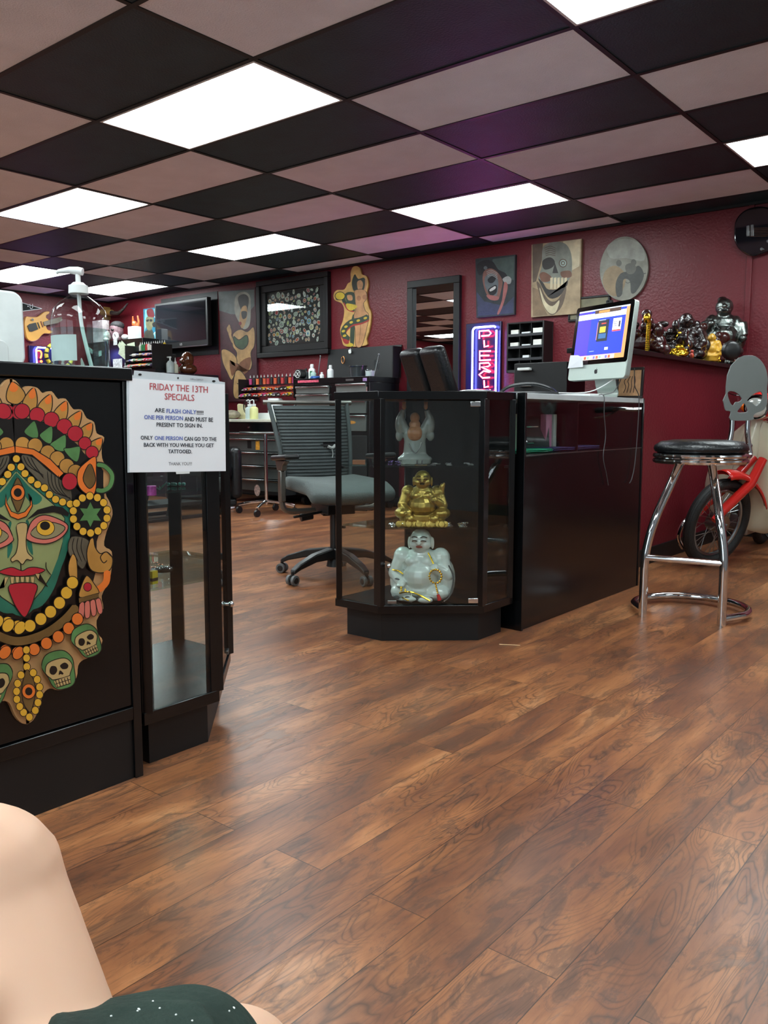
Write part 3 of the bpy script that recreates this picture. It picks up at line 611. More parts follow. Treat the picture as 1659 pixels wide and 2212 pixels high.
ap(c3, [(985, 410), (1030, 385), (1060, 410), (1050, 450), (1010, 445)], DK[3]); ap(c3, [(1000, 440), (1030, 470), (1000, 600), (960, 700), (940, 700), (980, 590)], DK[8]); ap(c3, [(850, 545), (950, 560), (940, 590), (880, 585)], DK[8])
a.ell(*c3(840, 315), 4, 4, DK[2])
tag(obj('canvas_painting', a.mb, smooth=False), 'dark canvas painting of a wrinkled laughing face above the neon sign', 'painting')
# painting: skull
SK = cols('skull canvas', (158, 138, 108), (92, 78, 64), (44, 40, 38), (196, 184, 152), (120, 124, 114), (150, 170, 162), (110, 74, 56), (128, 106, 82))
a = Art(BW, NB); a.base([(1152, 530), (1260, 517), (1256, 678), (1151, 686)], SK[0], .03)
ap(c3, [(1240, 115), (1330, 105), (1320, 250), (1270, 430), (1242, 440)], SK[1], 0); ap(c3, [(1500, 90), (1650, 70), (1640, 300), (1570, 340), (1520, 200)], SK[3], 0); ap(c3, [(1240, 480), (1290, 500), (1330, 640), (1370, 720), (1244, 725)], SK[7], 0)
ap(c3, [(1330, 140), (1420, 95), (1520, 110), (1570, 200), (1575, 340), (1560, 400), (1500, 450), (1330, 440), (1290, 400), (1320, 300)], SK[4])
ap(c3, [(1330, 250), (1390, 225), (1430, 260), (1410, 310), (1350, 330), (1325, 300)], SK[2]); ap(c3, [(1430, 270), (1460, 360), (1410, 360)], SK[2], 0); ap(c3, [(1300, 370), (1340, 350), (1400, 390), (1380, 430), (1320, 430)], SK[6]); ap(c3, [(1480, 350), (1560, 340), (1570, 390), (1500, 400)], SK[6])
for r, m_ in ((40, 4), (36, 1), (27, 5), (18, 1), (10, 5)): a.ell(*c3(1500, 275), r*.2532, r*.2532*1.05, SK[m_])
for k in range(5): ap(c3, [(1392+k*30, 400), (1414+k*30, 395), (1412+k*30, 495-(18 if k == 3 else 0)), (1390+k*30, 495)], SK[3], 0)
ap(c3, [(1290, 410), (1330, 440), (1380, 500), (1520, 480), (1540, 420), (1500, 520), (1440, 570), (1370, 560)], SK[2]); ap(c3, [(1275, 440), (1310, 460), (1340, 540), (1400, 600), (1460, 580), (1530, 470), (1500, 620), (1440, 700), (1390, 710), (1330, 630)], SK[1])
ap(c3, [(1300, 480), (1350, 600), (1410, 640), (1470, 590), (1440, 690), (1385, 700), (1330, 620)], SK[3])
for k in range(5): a.line(spl([c3(1340+k*3, 150+k*16), c3(1390, 130+k*18), c3(1440, 150+k*16)], 4), 1.3, SK[1])
tag(obj('canvas_painting', a.mb, smooth=False), 'tan canvas painting of a grinning skull with one round eye', 'painting')
# round painting
RC = cols('round canvas', (132, 132, 120), (92, 92, 84), (64, 66, 62), (142, 122, 92), (150, 152, 142))
a = Art(BW, NB); a.base([(1350.5+52*math.cos(2*PI*i/48), 581+69*math.sin(2*PI*i/48)-4*math.cos(2*PI*i/48)) for i in range(48)], RC[0], .025)
ap(c4, [(400, 600), (480, 560), (560, 640), (520, 780), (440, 790), (380, 700)], RC[3]); ap(c4, [(420, 400), (560, 350), (680, 400), (700, 520), (560, 500), (440, 500)], RC[4])
ap(c4, [(490, 800), (480, 700), (520, 620), (600, 600), (660, 560), (700, 640), (640, 760), (600, 770), (590, 680), (540, 670), (530, 780)], RC[2]); ap(c4, [(555, 560), (600, 540), (640, 570), (620, 620), (570, 620)], RC[1])
for c in ((505, 540), (620, 535)): a.ell(*c4(*c), 6, 7, RC[1])
a.line(spl([c4(590, 690), c4(640, 640), c4(718, 618)], 5), 2.2, RC[2]); a.line(spl([c4(555, 685), c4(575, 695), c4(600, 680)], 4), 1.2, RC[2])
tag(obj('round_painting', a.mb, smooth=False), 'round grey-brown painted disc on the wall above the silver computer', 'painting')
# black guitar at the right edge
t = thing('electric_guitar', (1.15, YW, 2.0), 'glossy black electric guitar hung sideways high on the wall at the right edge', 'guitar')
gb = [(1590, 505), (1594, 478), (1612, 458), (1640, 449), (1668, 452), (1700, 462), (1735, 448), (1752, 458), (1742, 482), (1720, 500), (1722, 515), (1745, 535), (1738, 550), (1700, 540), (1665, 546), (1630, 556), (1605, 545), (1592, 527)]
obj('body', MB().prism([BW(*p)+Vector((0, -.012, 0)) for p in spl(gb, 5, True)], (0, -.045, 0)), mat('gloss black lacquer', (10, 12, 20), .06, coat=1, var=.05), t, bevel=.012)
g = MB().use(STL)
for k in (0, 9): slab(g, [(1618+k, 491-k*.2), (1624+k, 490-k*.2), (1624+k, 513), (1618+k, 514)], .057, .008)
obj('pickup', g, None, t, bevel=.002); slab(g2 := MB(), [(1680, 492), (1686, 491), (1686, 513), (1680, 514)], .057, .01); obj('pickup', g2, STL, t, bevel=.002)
g = MB()
for k in range(6): g.tube([BW(1618, 493+k*3.6, .07), BW(1890, 489+k*2.2, .075)], .0009, 5)
obj('strings', g, CHR, t); obj('control_knob', MB().cyl(BW(1659, 521, .057), BW(1659, 521, .075), .01), CHR, t); obj('control_knob', MB().cyl(BW(1645, 538, .057), BW(1645, 538, .075), .01), CHR, t)
obj('neck', slab(MB(), [(1712, 487), (1890, 480), (1890, 505), (1712, 511)], .045, .022), mat('rosewood', (50, 32, 24), .4), t, bevel=.004); obj('headstock', slab(MB(), [(1890, 470), (1950, 462), (1958, 500), (1890, 512)], .04, .016), MC['gloss black lacquer'], t, bevel=.004)
# drawer organizer
D_ = .17; X0, Z0, X1, Z1 = ony(1094, 750, YW-.17).x, ony(1094, 806, YW-.17).z, ony(1174, 750, YW-.17).x, ony(1094, 698, YW-.17).z
t = thing('wall_organizer', ((X0+X1)/2, YW, Z0), 'black twelve-pocket organizer holding small boxes on the red wall', 'organizer')
D_ = .17
fr = MB().bb((X0, YW-.012, Z0), (X1, YW-.001, Z1)).bb((X0, YW-D_, Z0), (X0+.014, YW-.012, Z1)).bb((X1-.014, YW-D_, Z0), (X1, YW-.012, Z1)).bb((X0+.014, YW-D_, Z1-.014), (X1-.014, YW-.012, Z1))
obj('shell', fr, PLA, t, bevel=.003)
cw = (X1-X0-.028)/3; chh = (Z1-Z0-.02)/4
for i in range(4): obj('shelf', MB().bb((X0+.014, YW-D_+.002, Z0+.002+i*chh), (X1-.014, YW-.012, Z0+.010+i*chh)).bb((X0+.014, YW-D_, Z0+.002+i*chh), (X1-.014, YW-D_+.006, Z0+.024+i*chh)), mat('grey-black plastic', (48, 50, 54), .35), t)
for i in (1, 2): obj('divider', MB().bb((X0+.012+i*cw, YW-D_+.008, Z0+.01), (X0+.016+i*cw, YW-.012, Z1-.014)), PLA, t)
bxs = [(0, 3, .075, .05, 'stack of white cards in the top left pocket'), (1, 3, .085, .028, 'flat white box in the top middle pocket'), (2, 3, .09, .055, 'white carton in the top right pocket'), (0, 2, .085, .045, 'white box in the second row, left pocket'), (1, 2, .08, .026, 'white packet in the second row, middle pocket'), (2, 2, .08, .06, 'tilted white carton in the second row, right pocket'), (0, 1, .075, .012, 'thin beige card in the third row, left pocket'), (1, 1, .06, .035, 'small crumpled white pouch in the third row, middle pocket'), (1, 0, .07, .012, 'thin white slip in the bottom middle pocket'), (2, 0, .065, .018, 'thin white packet in the bottom right pocket')]
for ix, iz, w_, h_, lb_ in bxs:
    xm = X0+.014+(ix+.5)*cw; zz = Z0+.0105+iz*chh
    tag(obj('small_box', MB().box((xm, YW-.11, zz+h_/2), (w_, .085, h_), (0, 0, rnd.uniform(-.12, .12))), mat('box card %d' % (ix % 2), (226, 226, 220) if ix % 2 == 0 else (214, 218, 222), .6), bevel=.002), lb_, 'box', 'boxes in the wall organizer')
# neon signs
def emis(name, c, s): return mat(name, c, .4, emit=s, var=0)
NW = emis('blue-white neon', (120, 130, 255), NEON*1.5); NR = emis('red neon', (255, 58, 76), NEON*1.6); NO = emis('orange neon', (255, 70, 30), NEON*.8)
t = thing('neon_sign', (-1.30, YW, .80), 'upright lit neon sign reading PIERCING in a blue outline', 'neon sign')
X0, X1, Z1n, Z0n = BW(1012, 760).x, BW(1079, 760).x, BW(1045, 700).z, .80
obj('back_box', MB().bb((X0-.01, YW-.03, Z0n), (X1+.03, YW-.001, Z1n+.01)), mat('blue-black backing', (20, 16, 60), .25), t, bevel=.004)
def NP(x, y, d=.065): return ony(x, y, YW-d)
xa, xb = NP(1020, 760).x, NP(1071, 760).x; zt_, zb_ = NP(1045, 706).z, Z0n+.06
pl = [(x, YW-.06, z) for x, z in rpoly(xa, zb_, xb, zt_, .035, 6)]
gap = 3
obj('outline_tube', MB().tube(pl[gap:]+pl[:1], .0085, 10), NW, t)
def L3(*pts): return [tuple(NP(*c3(*p))) for p in pts]
LET = {'P': [[(772, 915), (772, 850), (852, 845), (872, 868), (852, 888), (790, 892)]], 'I': [[(812, 928), (815, 985), (850, 975)]],
       'E': [[(868, 1020), (775, 1022), (775, 1100), (868, 1095)], [(775, 1060), (855, 1058)]], 'R': [[(775, 1180), (775, 1125), (850, 1120), (865, 1140), (845, 1152), (790, 1156), (868, 1195)]],
       'C': [[(858, 1200), (810, 1190), (770, 1222), (800, 1250), (860, 1245)]], 'I ': [[(812, 1270), (815, 1330), (850, 1322)]], 'N': [[(770, 1410), (770, 1352), (862, 1408), (862, 1348)]], 'G': [[(862, 1445), (790, 1438), (770, 1475), (800, 1505), (862, 1500), (862, 1472), (825, 1472)]]}
for ch, lines in LET.items():
    g = MB()
    for l in lines: g.tube(L3(*l), .0075, 8)
    obj('letter_tube', g, NR, t)
g = MB()
for x, z in ((xa, zt_-.2), (xb, zt_-.3), (xa, zt_-.5), (xb, zt_-.55), ((xa+xb)/2, zt_-.02)): g.cyl((x, YW-.03, z), (x, YW-.055, z), .006)
obj('tube_support', g, PGL, t)
t = thing('neon_sign', (-6.6, YW-.6, 1.45), 'small lit neon sign with a blue frame and red question-mark curve at far left', 'neon sign')
# faces the room, standing on the cabinet in the far corner
def FL(x, y, d=.0): return onx(x, y, XL+.01+d)
ya, yb, za, zb = FL(72, 760).y, FL(116, 760).y, FL(90, 800).z, FL(90, 752).z
obj('back_box', MB().bb((XL+.01, FL(60, 760).y, za-.05), (XL+.05, FL(122, 760).y, zb+.02)), MC['blue-black backing'], t, bevel=.003)
obj('outline_tube', MB().tube([(XL+.08, y, z) for y, z in [(ya, za), (ya, zb-.03), (ya+.02, zb), (yb-.03, zb), (yb, zb-.03), (yb, zb-.12)]], .009, 10), NW, t)
def fr_(cx, cy): return tuple(onx(cx*.08135, 620+cy*.08135, XL+.08))
obj('curve_tube', MB().tube(spl([fr_(965, 1700), fr_(1060, 1695), fr_(1100, 1760), fr_(1090, 1850), fr_(1070, 1890)], 4), .010, 10).ell(fr_(1095, 1975), .016), NO, t)
# pin-up cutout
PU = cols('pin-up cutout', (198, 156, 88), (186, 136, 92), (38, 44, 34), (46, 62, 46), (196, 170, 50), (150, 42, 36), (122, 84, 54), (24, 22, 20), (160, 110, 74))
a = Art(BW, NB)
out = [(1310, 60), (1345, 80), (1360, 130), (1400, 150), (1415, 220), (1400, 300), (1415, 400), (1440, 470), (1425, 600), (1400, 680), (1395, 735), (1225, 745), (1190, 690), (1175, 600), (1200, 520), (1210, 440), (1190, 380), (1130, 350), (1120, 300), (1150, 265), (1210, 260), (1240, 210), (1265, 190), (1265, 120), (1280, 75)]
a.base(spl([c2(*p) for p in out], 4, True), PU[0], .02)
ap(c2, [(1300, 130), (1330, 170), (1380, 160), (1400, 220), (1375, 260), (1350, 270), (1320, 260), (1290, 270), (1275, 200)], PU[2])
ap(c2, [(1320, 200), (1350, 180), (1370, 210), (1360, 260), (1330, 265)], PU[1]); ap(c2, [(1300, 270), (1370, 260), (1400, 290), (1400, 340), (1375, 380), (1390, 440), (1420, 480), (1400, 600), (1360, 740), (1310, 740), (1305, 620), (1290, 500), (1310, 420), (1300, 340)], PU[1], ol=PU[7], w=1)
ap(c2, [(1290, 470), (1300, 600), (1290, 740), (1262, 730), (1265, 560)], PU[3]); a.line([c2(1345, 480), c2(1350, 600), c2(1335, 735)], 1.2, PU[6])
for c in ((1335, 335), (1385, 325)): a.ell(*c2(*c), 5, 5.5, PU[8])
a.line(spl([c2(1395, 170), c2(1395, 220), c2(1385, 270)], 4), 4, PU[1])
sn = [(1420, 490), (1350, 520), (1270, 540), (1215, 590), (1205, 640), (1250, 690)]
a.line(spl([c2(x, y+14) for x, y in sn], 5), 12, PU[5]); a.line(spl([c2(*p) for p in sn], 5), 12, PU[3])
for k in range(6): p = spl(sn, 4)[k*3+2]; a.ell(*c2(*p), 4, 2.6, PU[4], a=-20)
a.line(spl([c2(*p) for p in [(1300, 440), (1250, 420), (1210, 360), (1190, 300), (1160, 320), (1150, 350)]], 5), 8, PU[3]); a.line(spl([c2(*p) for p in [(1296, 450), (1240, 430), (1205, 370)]], 5), 3, PU[5])
a.ell(*c2(1175, 315), 10, 8, PU[4], ol=PU[7], ow=1.5); ap(c2, [(1215, 300), (1260, 280), (1300, 300), (1300, 400), (1250, 390), (1225, 350)], PU[3]); ap(c2, [(1235, 310), (1275, 310), (1280, 350), (1245, 350)], PU[1]); ap(c2, [(1230, 380), (1300, 390), (1320, 410), (1270, 440), (1235, 420)], PU[4])
ap(c2, [(1240, 715), (1280, 720), (1285, 742), (1235, 745)], PU[4]); ap(c2, [(1195, 680), (1240, 690), (1250, 720), (1215, 720)], PU[5])
tag(obj('cutout_figure', a.mb, smooth=False), 'tan cut-out of a nude pin-up woman wrapped by a green snake', 'wall art')
# big black frame full of stickers
t = thing('framed_stickers', (-3.73, YW, 1.555), 'huge black frame filled with small cut-out tattoo drawings', 'framed art')
X0, X1, Z0, Z1 = BW(562, 700).x, BW(716, 700).x, 1.555, 2.40
for nm, w, th, off in (('outer_frame', .055, .06, 0), ('inner_frame', .075, .04, .055)):
    f = MB(); x0, x1, z0, z1 = X0+off, X1-off, Z0+off, Z1-off
    for q in ((x0, z0, x1, z0+w), (x0, z1-w, x1, z1), (x0, z0+w, x0+w, z1-w), (x1-w, z0+w, x1, z1-w)): f.bb((q[0], YW-th, q[1]), (q[2], YW-.001, q[3]))
    obj(nm, f, BLKM, t, bevel=.006)
ix0, ix1, iz0, iz1 = X0+.13, X1-.13, Z0+.13, Z1-.13
obj('black_mount', MB().bb((ix0, YW-.012, iz0), (ix1, YW-.001, iz1)), PLA, t)
STC = [mat('drawing %d' % i, c, .6, var=.45, vs=60) for i, c in enumerate([(186, 190, 176), (170, 176, 160), (196, 196, 186), (150, 168, 150), (176, 92, 60), (160, 60, 62), (70, 130, 170), (150, 160, 84), (196, 128, 70), (150, 140, 150), (196, 206, 206), (186, 176, 130)])]
SWH = mat('cut paper edge', (206, 208, 200), .6)
g = MB(); R2 = random.Random(3); pts = []; tries = 0
while len(pts) < 130 and tries < 6000:
    tries += 1; x, z, r = R2.uniform(ix0+.025, ix1-.025), R2.uniform(iz0+.025, iz1-.025), R2.choice((.018, .024, .030, .036))
    if all((x-p[0])**2+(z-p[1])**2 > (r+p[2])**2*.80 for p in pts): pts.append((x, z, r))
for k, (x, z, r) in enumerate(pts):
    an = R2.uniform(0, PI); asp = R2.choice((.6, .8, 1, 1)); nv = R2.choice((6, 8, 10, 12)); rad = [R2.uniform(.8, 1.12) for _ in range(nv)]
    for lay, (sc_, mt_) in enumerate(((1.0, SWH), (.80, STC[R2.randrange(12)]), (.35, STC[R2.randrange(12)]))):
        P = []
        for i in range(nv):
            th = 2*PI*i/nv; u, v = r*sc_*rad[i]*math.cos(th), r*sc_*rad[i]*asp*math.sin(th)
            P.append(Vector((x+u*math.cos(an)-v*math.sin(an), YW-.0125-.0004*(lay+1), z+u*math.sin(an)+v*math.cos(an))))
        g.use(mt_).add(P, [tuple(range(nv))])
o = obj('paper_cutouts', g, None, t, smooth=False); o['kind'] = 'stuff'
obj('picture_glass', MB().bb((ix0, YW-.022, iz0), (ix1, YW-.019, iz1)), GLS, t, smooth=False)
# tall pin-up painting
PN = cols('tall painting', (70, 32, 40), (96, 106, 104), (178, 142, 94), (62, 84, 58), (44, 40, 36), (150, 150, 136), (120, 78, 52), (128, 40, 44))
a = Art(BW, NB); q = lambda x, y: c2(x, y); PNr = [(475, 632), (556, 622), (560, 868), (482, 872)]
xl, xr = BW(478, 632).x, BW(556, 625).x; zt2 = 2.345
a.mb.use(PN[0]).bb((xl, YW-.03, 1.08), (xr, YW-.001, zt2)); a.th = .031-.001; a.k = 30
ap(c2, [(142, 280), (448, 262), (450, 400), (380, 480), (250, 470), (150, 440)], PN[1], 0); ap(c2, [(280, 420), (290, 320), (350, 280), (410, 310), (420, 420), (410, 560), (360, 600), (320, 540), (290, 480)], PN[5])
ap(c2, [(310, 330), (360, 300), (400, 330), (395, 420), (370, 520), (330, 420)], PN[4]); ap(c2, [(340, 420), (380, 400), (390, 470), (370, 560), (340, 590), (322, 520)], PN[2])
ap(c2, [(340, 450), (385, 450), (380, 500), (350, 510)], PN[4]); a.ell(*c2(330, 550), 3, 4, PN[7])
ap(c2, [(270, 640), (330, 600), (390, 620), (440, 580), (455, 640), (450, 740), (420, 800), (430, 900), (400, 950), (320, 900), (290, 880), (300, 800), (265, 740)], PN[2], ol=PN[4], w=1.4)
ap(c2, [(272, 660), (320, 690), (385, 650), (395, 720), (350, 770), (290, 740)], PN[3], ol=PN[4]); a.line(spl([c2(*p) for p in [(235, 560), (240, 640), (270, 720)]], 4), 5, PN[2]); ap(c2, [(215, 590), (235, 570), (255, 610), (250, 650), (225, 625)], PN[2])
ap(c2, [(170, 780), (220, 775), (290, 830), (300, 900), (260, 1030), (215, 960), (180, 880)], PN[2], ol=PN[4], w=1.4); ap(c2, [(240, 860), (260, 1000), (330, 880), (420, 840), (400, 950), (330, 1000), (290, 1000)], PN[6])
ap(c2, [(290, 960), (340, 960), (390, 1050), (360, 1140), (310, 1190), (275, 1170), (270, 1080)], PN[2], ol=PN[4], w=1.4); a.line(spl([c2(300, 1060), c2(340, 1080), c2(345, 1150)], 4), 2, PN[4])
tag(obj('tall_painting', a.mb, smooth=False), 'tall dark panel painting of a seated pin-up in a green top, beside the television', 'painting')
# television
t = thing('television', (-5.53, YW, 1.70), 'wall-mounted black flat television reflecting a ceiling light', 'television')
X0, X1 = BW(352, 700).x, BW(466, 700).x; Z0, Z1 = 1.735, BW(352, 664).z
Z1 = 2.30
obj('bezel', MB().bb((X0, YW-.12, Z0), (X1, YW-.06, Z1)), PLA, t, bevel=.006)
obj('screen', MB().bb((X0+.035, YW-.123, Z0+.075), (X1-.035, YW-.1195, Z1-.03)), mat('dark glossy screen', (30, 33, 38), .04, coat=.6), t, smooth=False)
obj('trim_strip', MB().bb((X0+.01, YW-.124, Z0+.004), (X1-.01, YW-.118, Z0+.014)), STL, t); obj('wall_bracket', MB().bb((X0+.3, YW-.06, 1.9), (X1-.3, YW-.001, 2.15)), BLKM, t)
g = MB().use(WHT); text_fit(g, 'LG', lambda x, y: Vector((x, YW-.1205, y)), (X0+X1)/2-.02, (X0+X1)/2+.02, Z0+.055, Z0+.030); obj('maker_mark', g, None, t, smooth=False)
obj('wall_board', MB().bb((X0-.02, YW-.006, 1.64), (X1+.05, YW-.001, 2.37)), BLKM, t)
# blue painting with a ghoul
GH = cols('blue painting', (38, 112, 138), (120, 180, 190), (112, 110, 84), (40, 40, 40), (104, 34, 40), (70, 70, 62), (190, 216, 216))
a = Art(BW, NB); a.base([(313, 668), (346, 664), (348, 754), (316, 751)], GH[0], .025)
ap(c1, [(1095, 380), (1140, 376), (1120, 470), (1090, 540)], GH[1], 0); ap(c1, [(1160, 372), (1205, 366), (1200, 460), (1180, 470)], GH[1], 0); ap(c1, [(1160, 560), (1200, 520), (1205, 650), (1190, 650)], GH[1], 0)
a.line(spl([c1(1205, 520), c1(1160, 560), c1(1155, 620), c1(1195, 665)], 5), 1.6, GH[6]); a.line(spl([c1(1150, 372), c1(1165, 430), c1(1208, 460)], 5), 1.6, GH[6])
ap(c1, [(1090, 560), (1110, 530), (1150, 530), (1165, 600), (1170, 665), (1095, 662)], GH[5]); ap(c1, [(1104, 440), (1125, 425), (1155, 435), (1160, 480), (1140, 530), (1112, 525), (1100, 480)], GH[2]); ap(c1, [(1110, 380), (1150, 372), (1165, 430), (1130, 432), (1112, 420)], GH[4]); ap(c1, [(1150, 480), (1200, 460), (1165, 510)], GH[3])
ap(c1, [(1106, 455), (1125, 450), (1122, 465), (1108, 468)], GH[3]); ap(c1, [(1130, 450), (1150, 452), (1148, 466), (1132, 466)], GH[3])
tag(obj('canvas_painting', a.mb, smooth=False), 'bright blue canvas painting of a pale ghoul in a red cap, left of the television', 'painting')
# mounted horns near the corner
t = thing('mounted_horns', (-6.75, YW, 2.05), 'long dark steer horns mounted on the wall behind the sanitizer pump', 'horns')
H0 = BW(235, 668, .12)
hp = lambda x, y, d: tuple(BW(x, y, d))
for nm, P in (('horn', [hp(222, 675, .1), hp(205, 672, .12), hp(188, 660, .14), hp(176, 642, .15)]), ('horn', [hp(240, 676, .1), hp(254, 677, .12), hp(266, 668, .14), hp(276, 655, .15)])):
    obj(nm, MB().tube(spl(P, 6), [.035*(1-.85*i/18)+.003 for i in range(19)], 12), mat('dark horn', (52, 48, 44), .25, coat=.4, var=.3), t)
obj('wrapped_centre', MB().tube([hp(220, 675, .1), hp(242, 676, .1)], .040, 14).bb(tuple(BW(224, 690, .1)), tuple(BW(238, 664, .001))), mat('yellow wrapping', (168, 132, 66), .6, bump=.4), t)
# pennant and yellow guitar on the far left wall
t = thing('pennant', (XL+.005, 2.8, 2.2), 'black felt pennant with white edging high on the far left wall', 'pennant')
f = lambda cx, cy, d=.004: onx(cx*.08135, 620+cy*.08135, XL+d)
f2 = lambda cx, cy: f(cx, cy)
obj('felt', MB().prism([f(300, 330), f(1110, 575), f(300, 680)], (.004, 0, 0)), mat('dark felt', (22, 30, 28), .8), t)
g = MB()
for A_, B_ in (((300, 330), (1110, 575)), ((300, 680), (1110, 575))): g.tube([f(*A_, .010), f(*B_, .010)], .004, 6)
obj('edging', g, PAP, t); g = MB().use(PAP); text_fit(g, 'U', lambda x, y: f(x, y, .0095), 790, 872, 450, 585); g.cyl(f(742, 512, .006), f(742, 512, .0095), .008, n=8); obj('lettering', g, None, t, smooth=False)
t = thing('electric_guitar', (XL+.02, 2.9, 1.84), 'yellow wood electric guitar hanging on the far left wall', 'guitar')
gb = [(660, 790), (760, 800), (940, 800), (1040, 740), (1130, 670), (1210, 652), (1270, 665), (1250, 720), (1195, 750), (1180, 820), (1240, 880), (1240, 1000), (1180, 1050), (1220, 1140), (1290, 1165), (1350, 1180), (1340, 1230), (1260, 1245), (1140, 1240), (1060, 1290), (960, 1400), (840, 1450), (740, 1430), (670, 1360), (640, 1240), (610, 1000), (630, 850)]
obj('body', MB().prism([f(x, y, .02) for x, y in spl(gb, 4, True)], (.045, 0, 0)), mat('yellow maple', (206, 152, 74), .3, coat=.4, var=.12, vs=5), t, bevel=.008)
fn = lambda pts, d, th, mb=None: (mb or MB()).prism([f(x, y, d) for x, y in pts], (th, 0, 0))
obj('neck', fn([(1130, 930), (1500, 820), (1620, 790), (1640, 890), (1520, 960), (1160, 1035)], .060, .02), mat('grey-brown fretboard', (112, 100, 88), .5), t, bevel=.003)
obj('bridge', fn([(715, 1035), (770, 985), (940, 945), (1005, 1120), (840, 1185), (770, 1180)], .066, .012), PLA, t, bevel=.002); obj('pickup', fn([(980, 940), (1010, 935), (1065, 1090), (1040, 1105)], .066, .008), PLA, t, bevel=.002); obj('pickup', fn([(1065, 915), (1095, 905), (1150, 1060), (1125, 1075)], .066, .008), mat('brown pickup', (120, 66, 44), .5), t, bevel=.002)
obj('control_knob', MB().cyl(f(865, 865, .065), f(865, 865, .085), .014), STL, t)
# ------------------------------------------------------------------ statues
def buddha(name, M_, label, mt, vox, arms='rest', base=None, skin=None, extra=None, face=True):
    """seated laughing figure, local front is -Y, about 1 high"""
    s = M_.to_scale().x; t = thing(name, M_.to_translation(), label, 'statue'); g = MB(M_)
    g.ell((0, .02, .16), (.40, .28, .17)).ell((-.24, -.10, .13), (.19, .2, .12)).ell((.24, -.10, .13), (.19, .2, .12))
    g.ell((0, -.10, .36), (.25, .22, .21)).ell((0, 0, .56), (.25, .18, .2)).ell((-.11, -.13, .56), (.11, .09, .08)).ell((.11, -.13, .56), (.11, .09, .08))
    g.ell((-.27, .02, .60), (.14, .15, .15)).ell((.27, .02, .60), (.14, .15, .15)).ell((0, .05, .34), (.32, .2, .3))
    for q in (-1, 1):
        if arms == 'up' : g.cyl((q*.26, 0, .6), (q*.31, -.02, .86), .10, .07).cyl((q*.31, -.02, .86), (q*.27, -.04, 1.12), .07, .05).ell((q*.27, -.05, 1.16), (.05, .045, .07)).ell((q*.33, .02, .72), (.10, .12, .2))
        else:
            e = (q*.37, -.06, .38); h = (q*.25, -.24, .26) if arms == 'rest' or q < 0 else (q*.22, -.22, .50)
            g.cyl((q*.28, 0, .62), e, .11, .095).ell(e, .098).cyl(e, h, .09, .06).ell(h, (.07, .065, .06))
            for k in range(4): g.ell((h[0]+(k-1.5)*.028, h[1]-.06, h[2]-.015), (.016, .04, .02))
            g.ell((q*.36, .04, .27), (.10, .16, .2))
    g.ell((0, -.04, .74), (.12, .12, .08)).ell((0, -.07, .86), (.157, .158, .172)).ell((-.08, -.135, .81), (.08, .08, .07)).ell((.08, -.135, .81), (.08, .08, .07)).ell((0, -.12, .755), (.09, .07, .05))
    g.ell((0, -.238, .835), (.032, .03, .03)).ell((-.165, -.05, .82), (.026, .03, .09)).ell((.165, -.05, .82), (.026, .03, .09)).ell((-.058, -.205, .885), (.042, .03, .018)).ell((.058, -.205, .885), (.042, .03, .018))
    for k in range(5): g.tube([(-.42+k*.02, -.02, .04+k*.05), (-.30, -.24+k*.01, .03+k*.035), (-.08, -.31, .02+k*.03)], .012, 6)
    g.ell((.1, -.3, .06), (.12, .06, .05)).ell((-.12, -.3, .06), (.1, .05, .04))
    if extra: extra(g)
    obj('body', g, mt, t, remesh=vox*s, relax=1)
    if face:
        f_ = MB(M_); 
        for q in (-1, 1): f_.tube(spl([(q*.026, -.232, .868), (q*.06, -.240, .877), (q*.098, -.215, .864)], 3), .0075, 6); f_.tube(spl([(q*.022, -.232, .918), (q*.062, -.226, .934), (q*.108, -.192, .914)], 3), .007, 6)
        obj('painted_eyes', f_, PBK, t)
        obj('mouth', MB(M_).ell((0, -.215, .785), (.048, .03, .018)), skin or mat('dull red lip', (150, 60, 50), .4), t)
    return t
RZ = math.radians(36)
p = dep(910, 1290, 3.40)
def px(g): g.ell((.36, .05, .3), (.12, .18, .28))
t = buddha('buddha_statue', LM((p.x, p.y, .151), RZ-.15, .285), 'white porcelain laughing buddha on the bottom of the glass case', POR, .013, 'bead', extra=px)
Mx = LM((p.x, p.y, .151), RZ-.15, .285)
g = MB(Mx)
for k in range(16): a0 = 2*PI*k/16; g.ell((.25+.085*math.cos(a0), -.33, .40+.095*math.sin(a0)), .016, 8)
for k in range(6): g.ell((.25-.0+k*.006, -.33, .295-k*.025), .014, 8)
obj('gold_beads', g, GLD, t); obj('red_tassel', MB(Mx).cyl((.285, -.335, .15), (.31, -.33, .07), .02, .03), mat('red tassel', (150, 34, 24), .5), t)
g = MB(Mx)
g.tube(spl([(.12, -.17, .70), (.17, -.20, .62), (.21, -.22, .54)], 4), .012, 6).tube(spl([(-.40, -.12, .43), (-.30, -.22, .44), (-.22, -.24, .40)], 4), .012, 6).tube(spl([(-.26, -.3, .14), (-.1, -.345, .17), (.05, -.34, .12), (.18, -.36, .06)], 5), .012, 6).tube(spl([(-.22, -.31, .08), (-.12, -.355, .05)], 4), .010, 6)
for k in range(9): g.ell((-.21+.02*math.cos(k*2.1)*2, -.335, .20+.03*math.sin(k*1.7)), .013, 6)
obj('gold_trim', g, GLD, t)
g = MB(Mx).tube(spl([(.40, -.1, .52), (.47, -.12, .36), (.44, -.2, .12), (.36, -.28, .04)], 5), .010, 6).tube(spl([(-.37, -.16, .3), (-.30, -.25, .33), (-.24, -.24, .28)], 4), .014, 6)
for k in range(4): g.ell((-.30+k*.16, -.335+abs(k-1.5)*.02, .075), (.045, .012, .03), 10)
obj('grey_pattern', g, mat('grey glaze', (84, 88, 90), .2), t)
p2 = dep(913, 1135, 3.36)
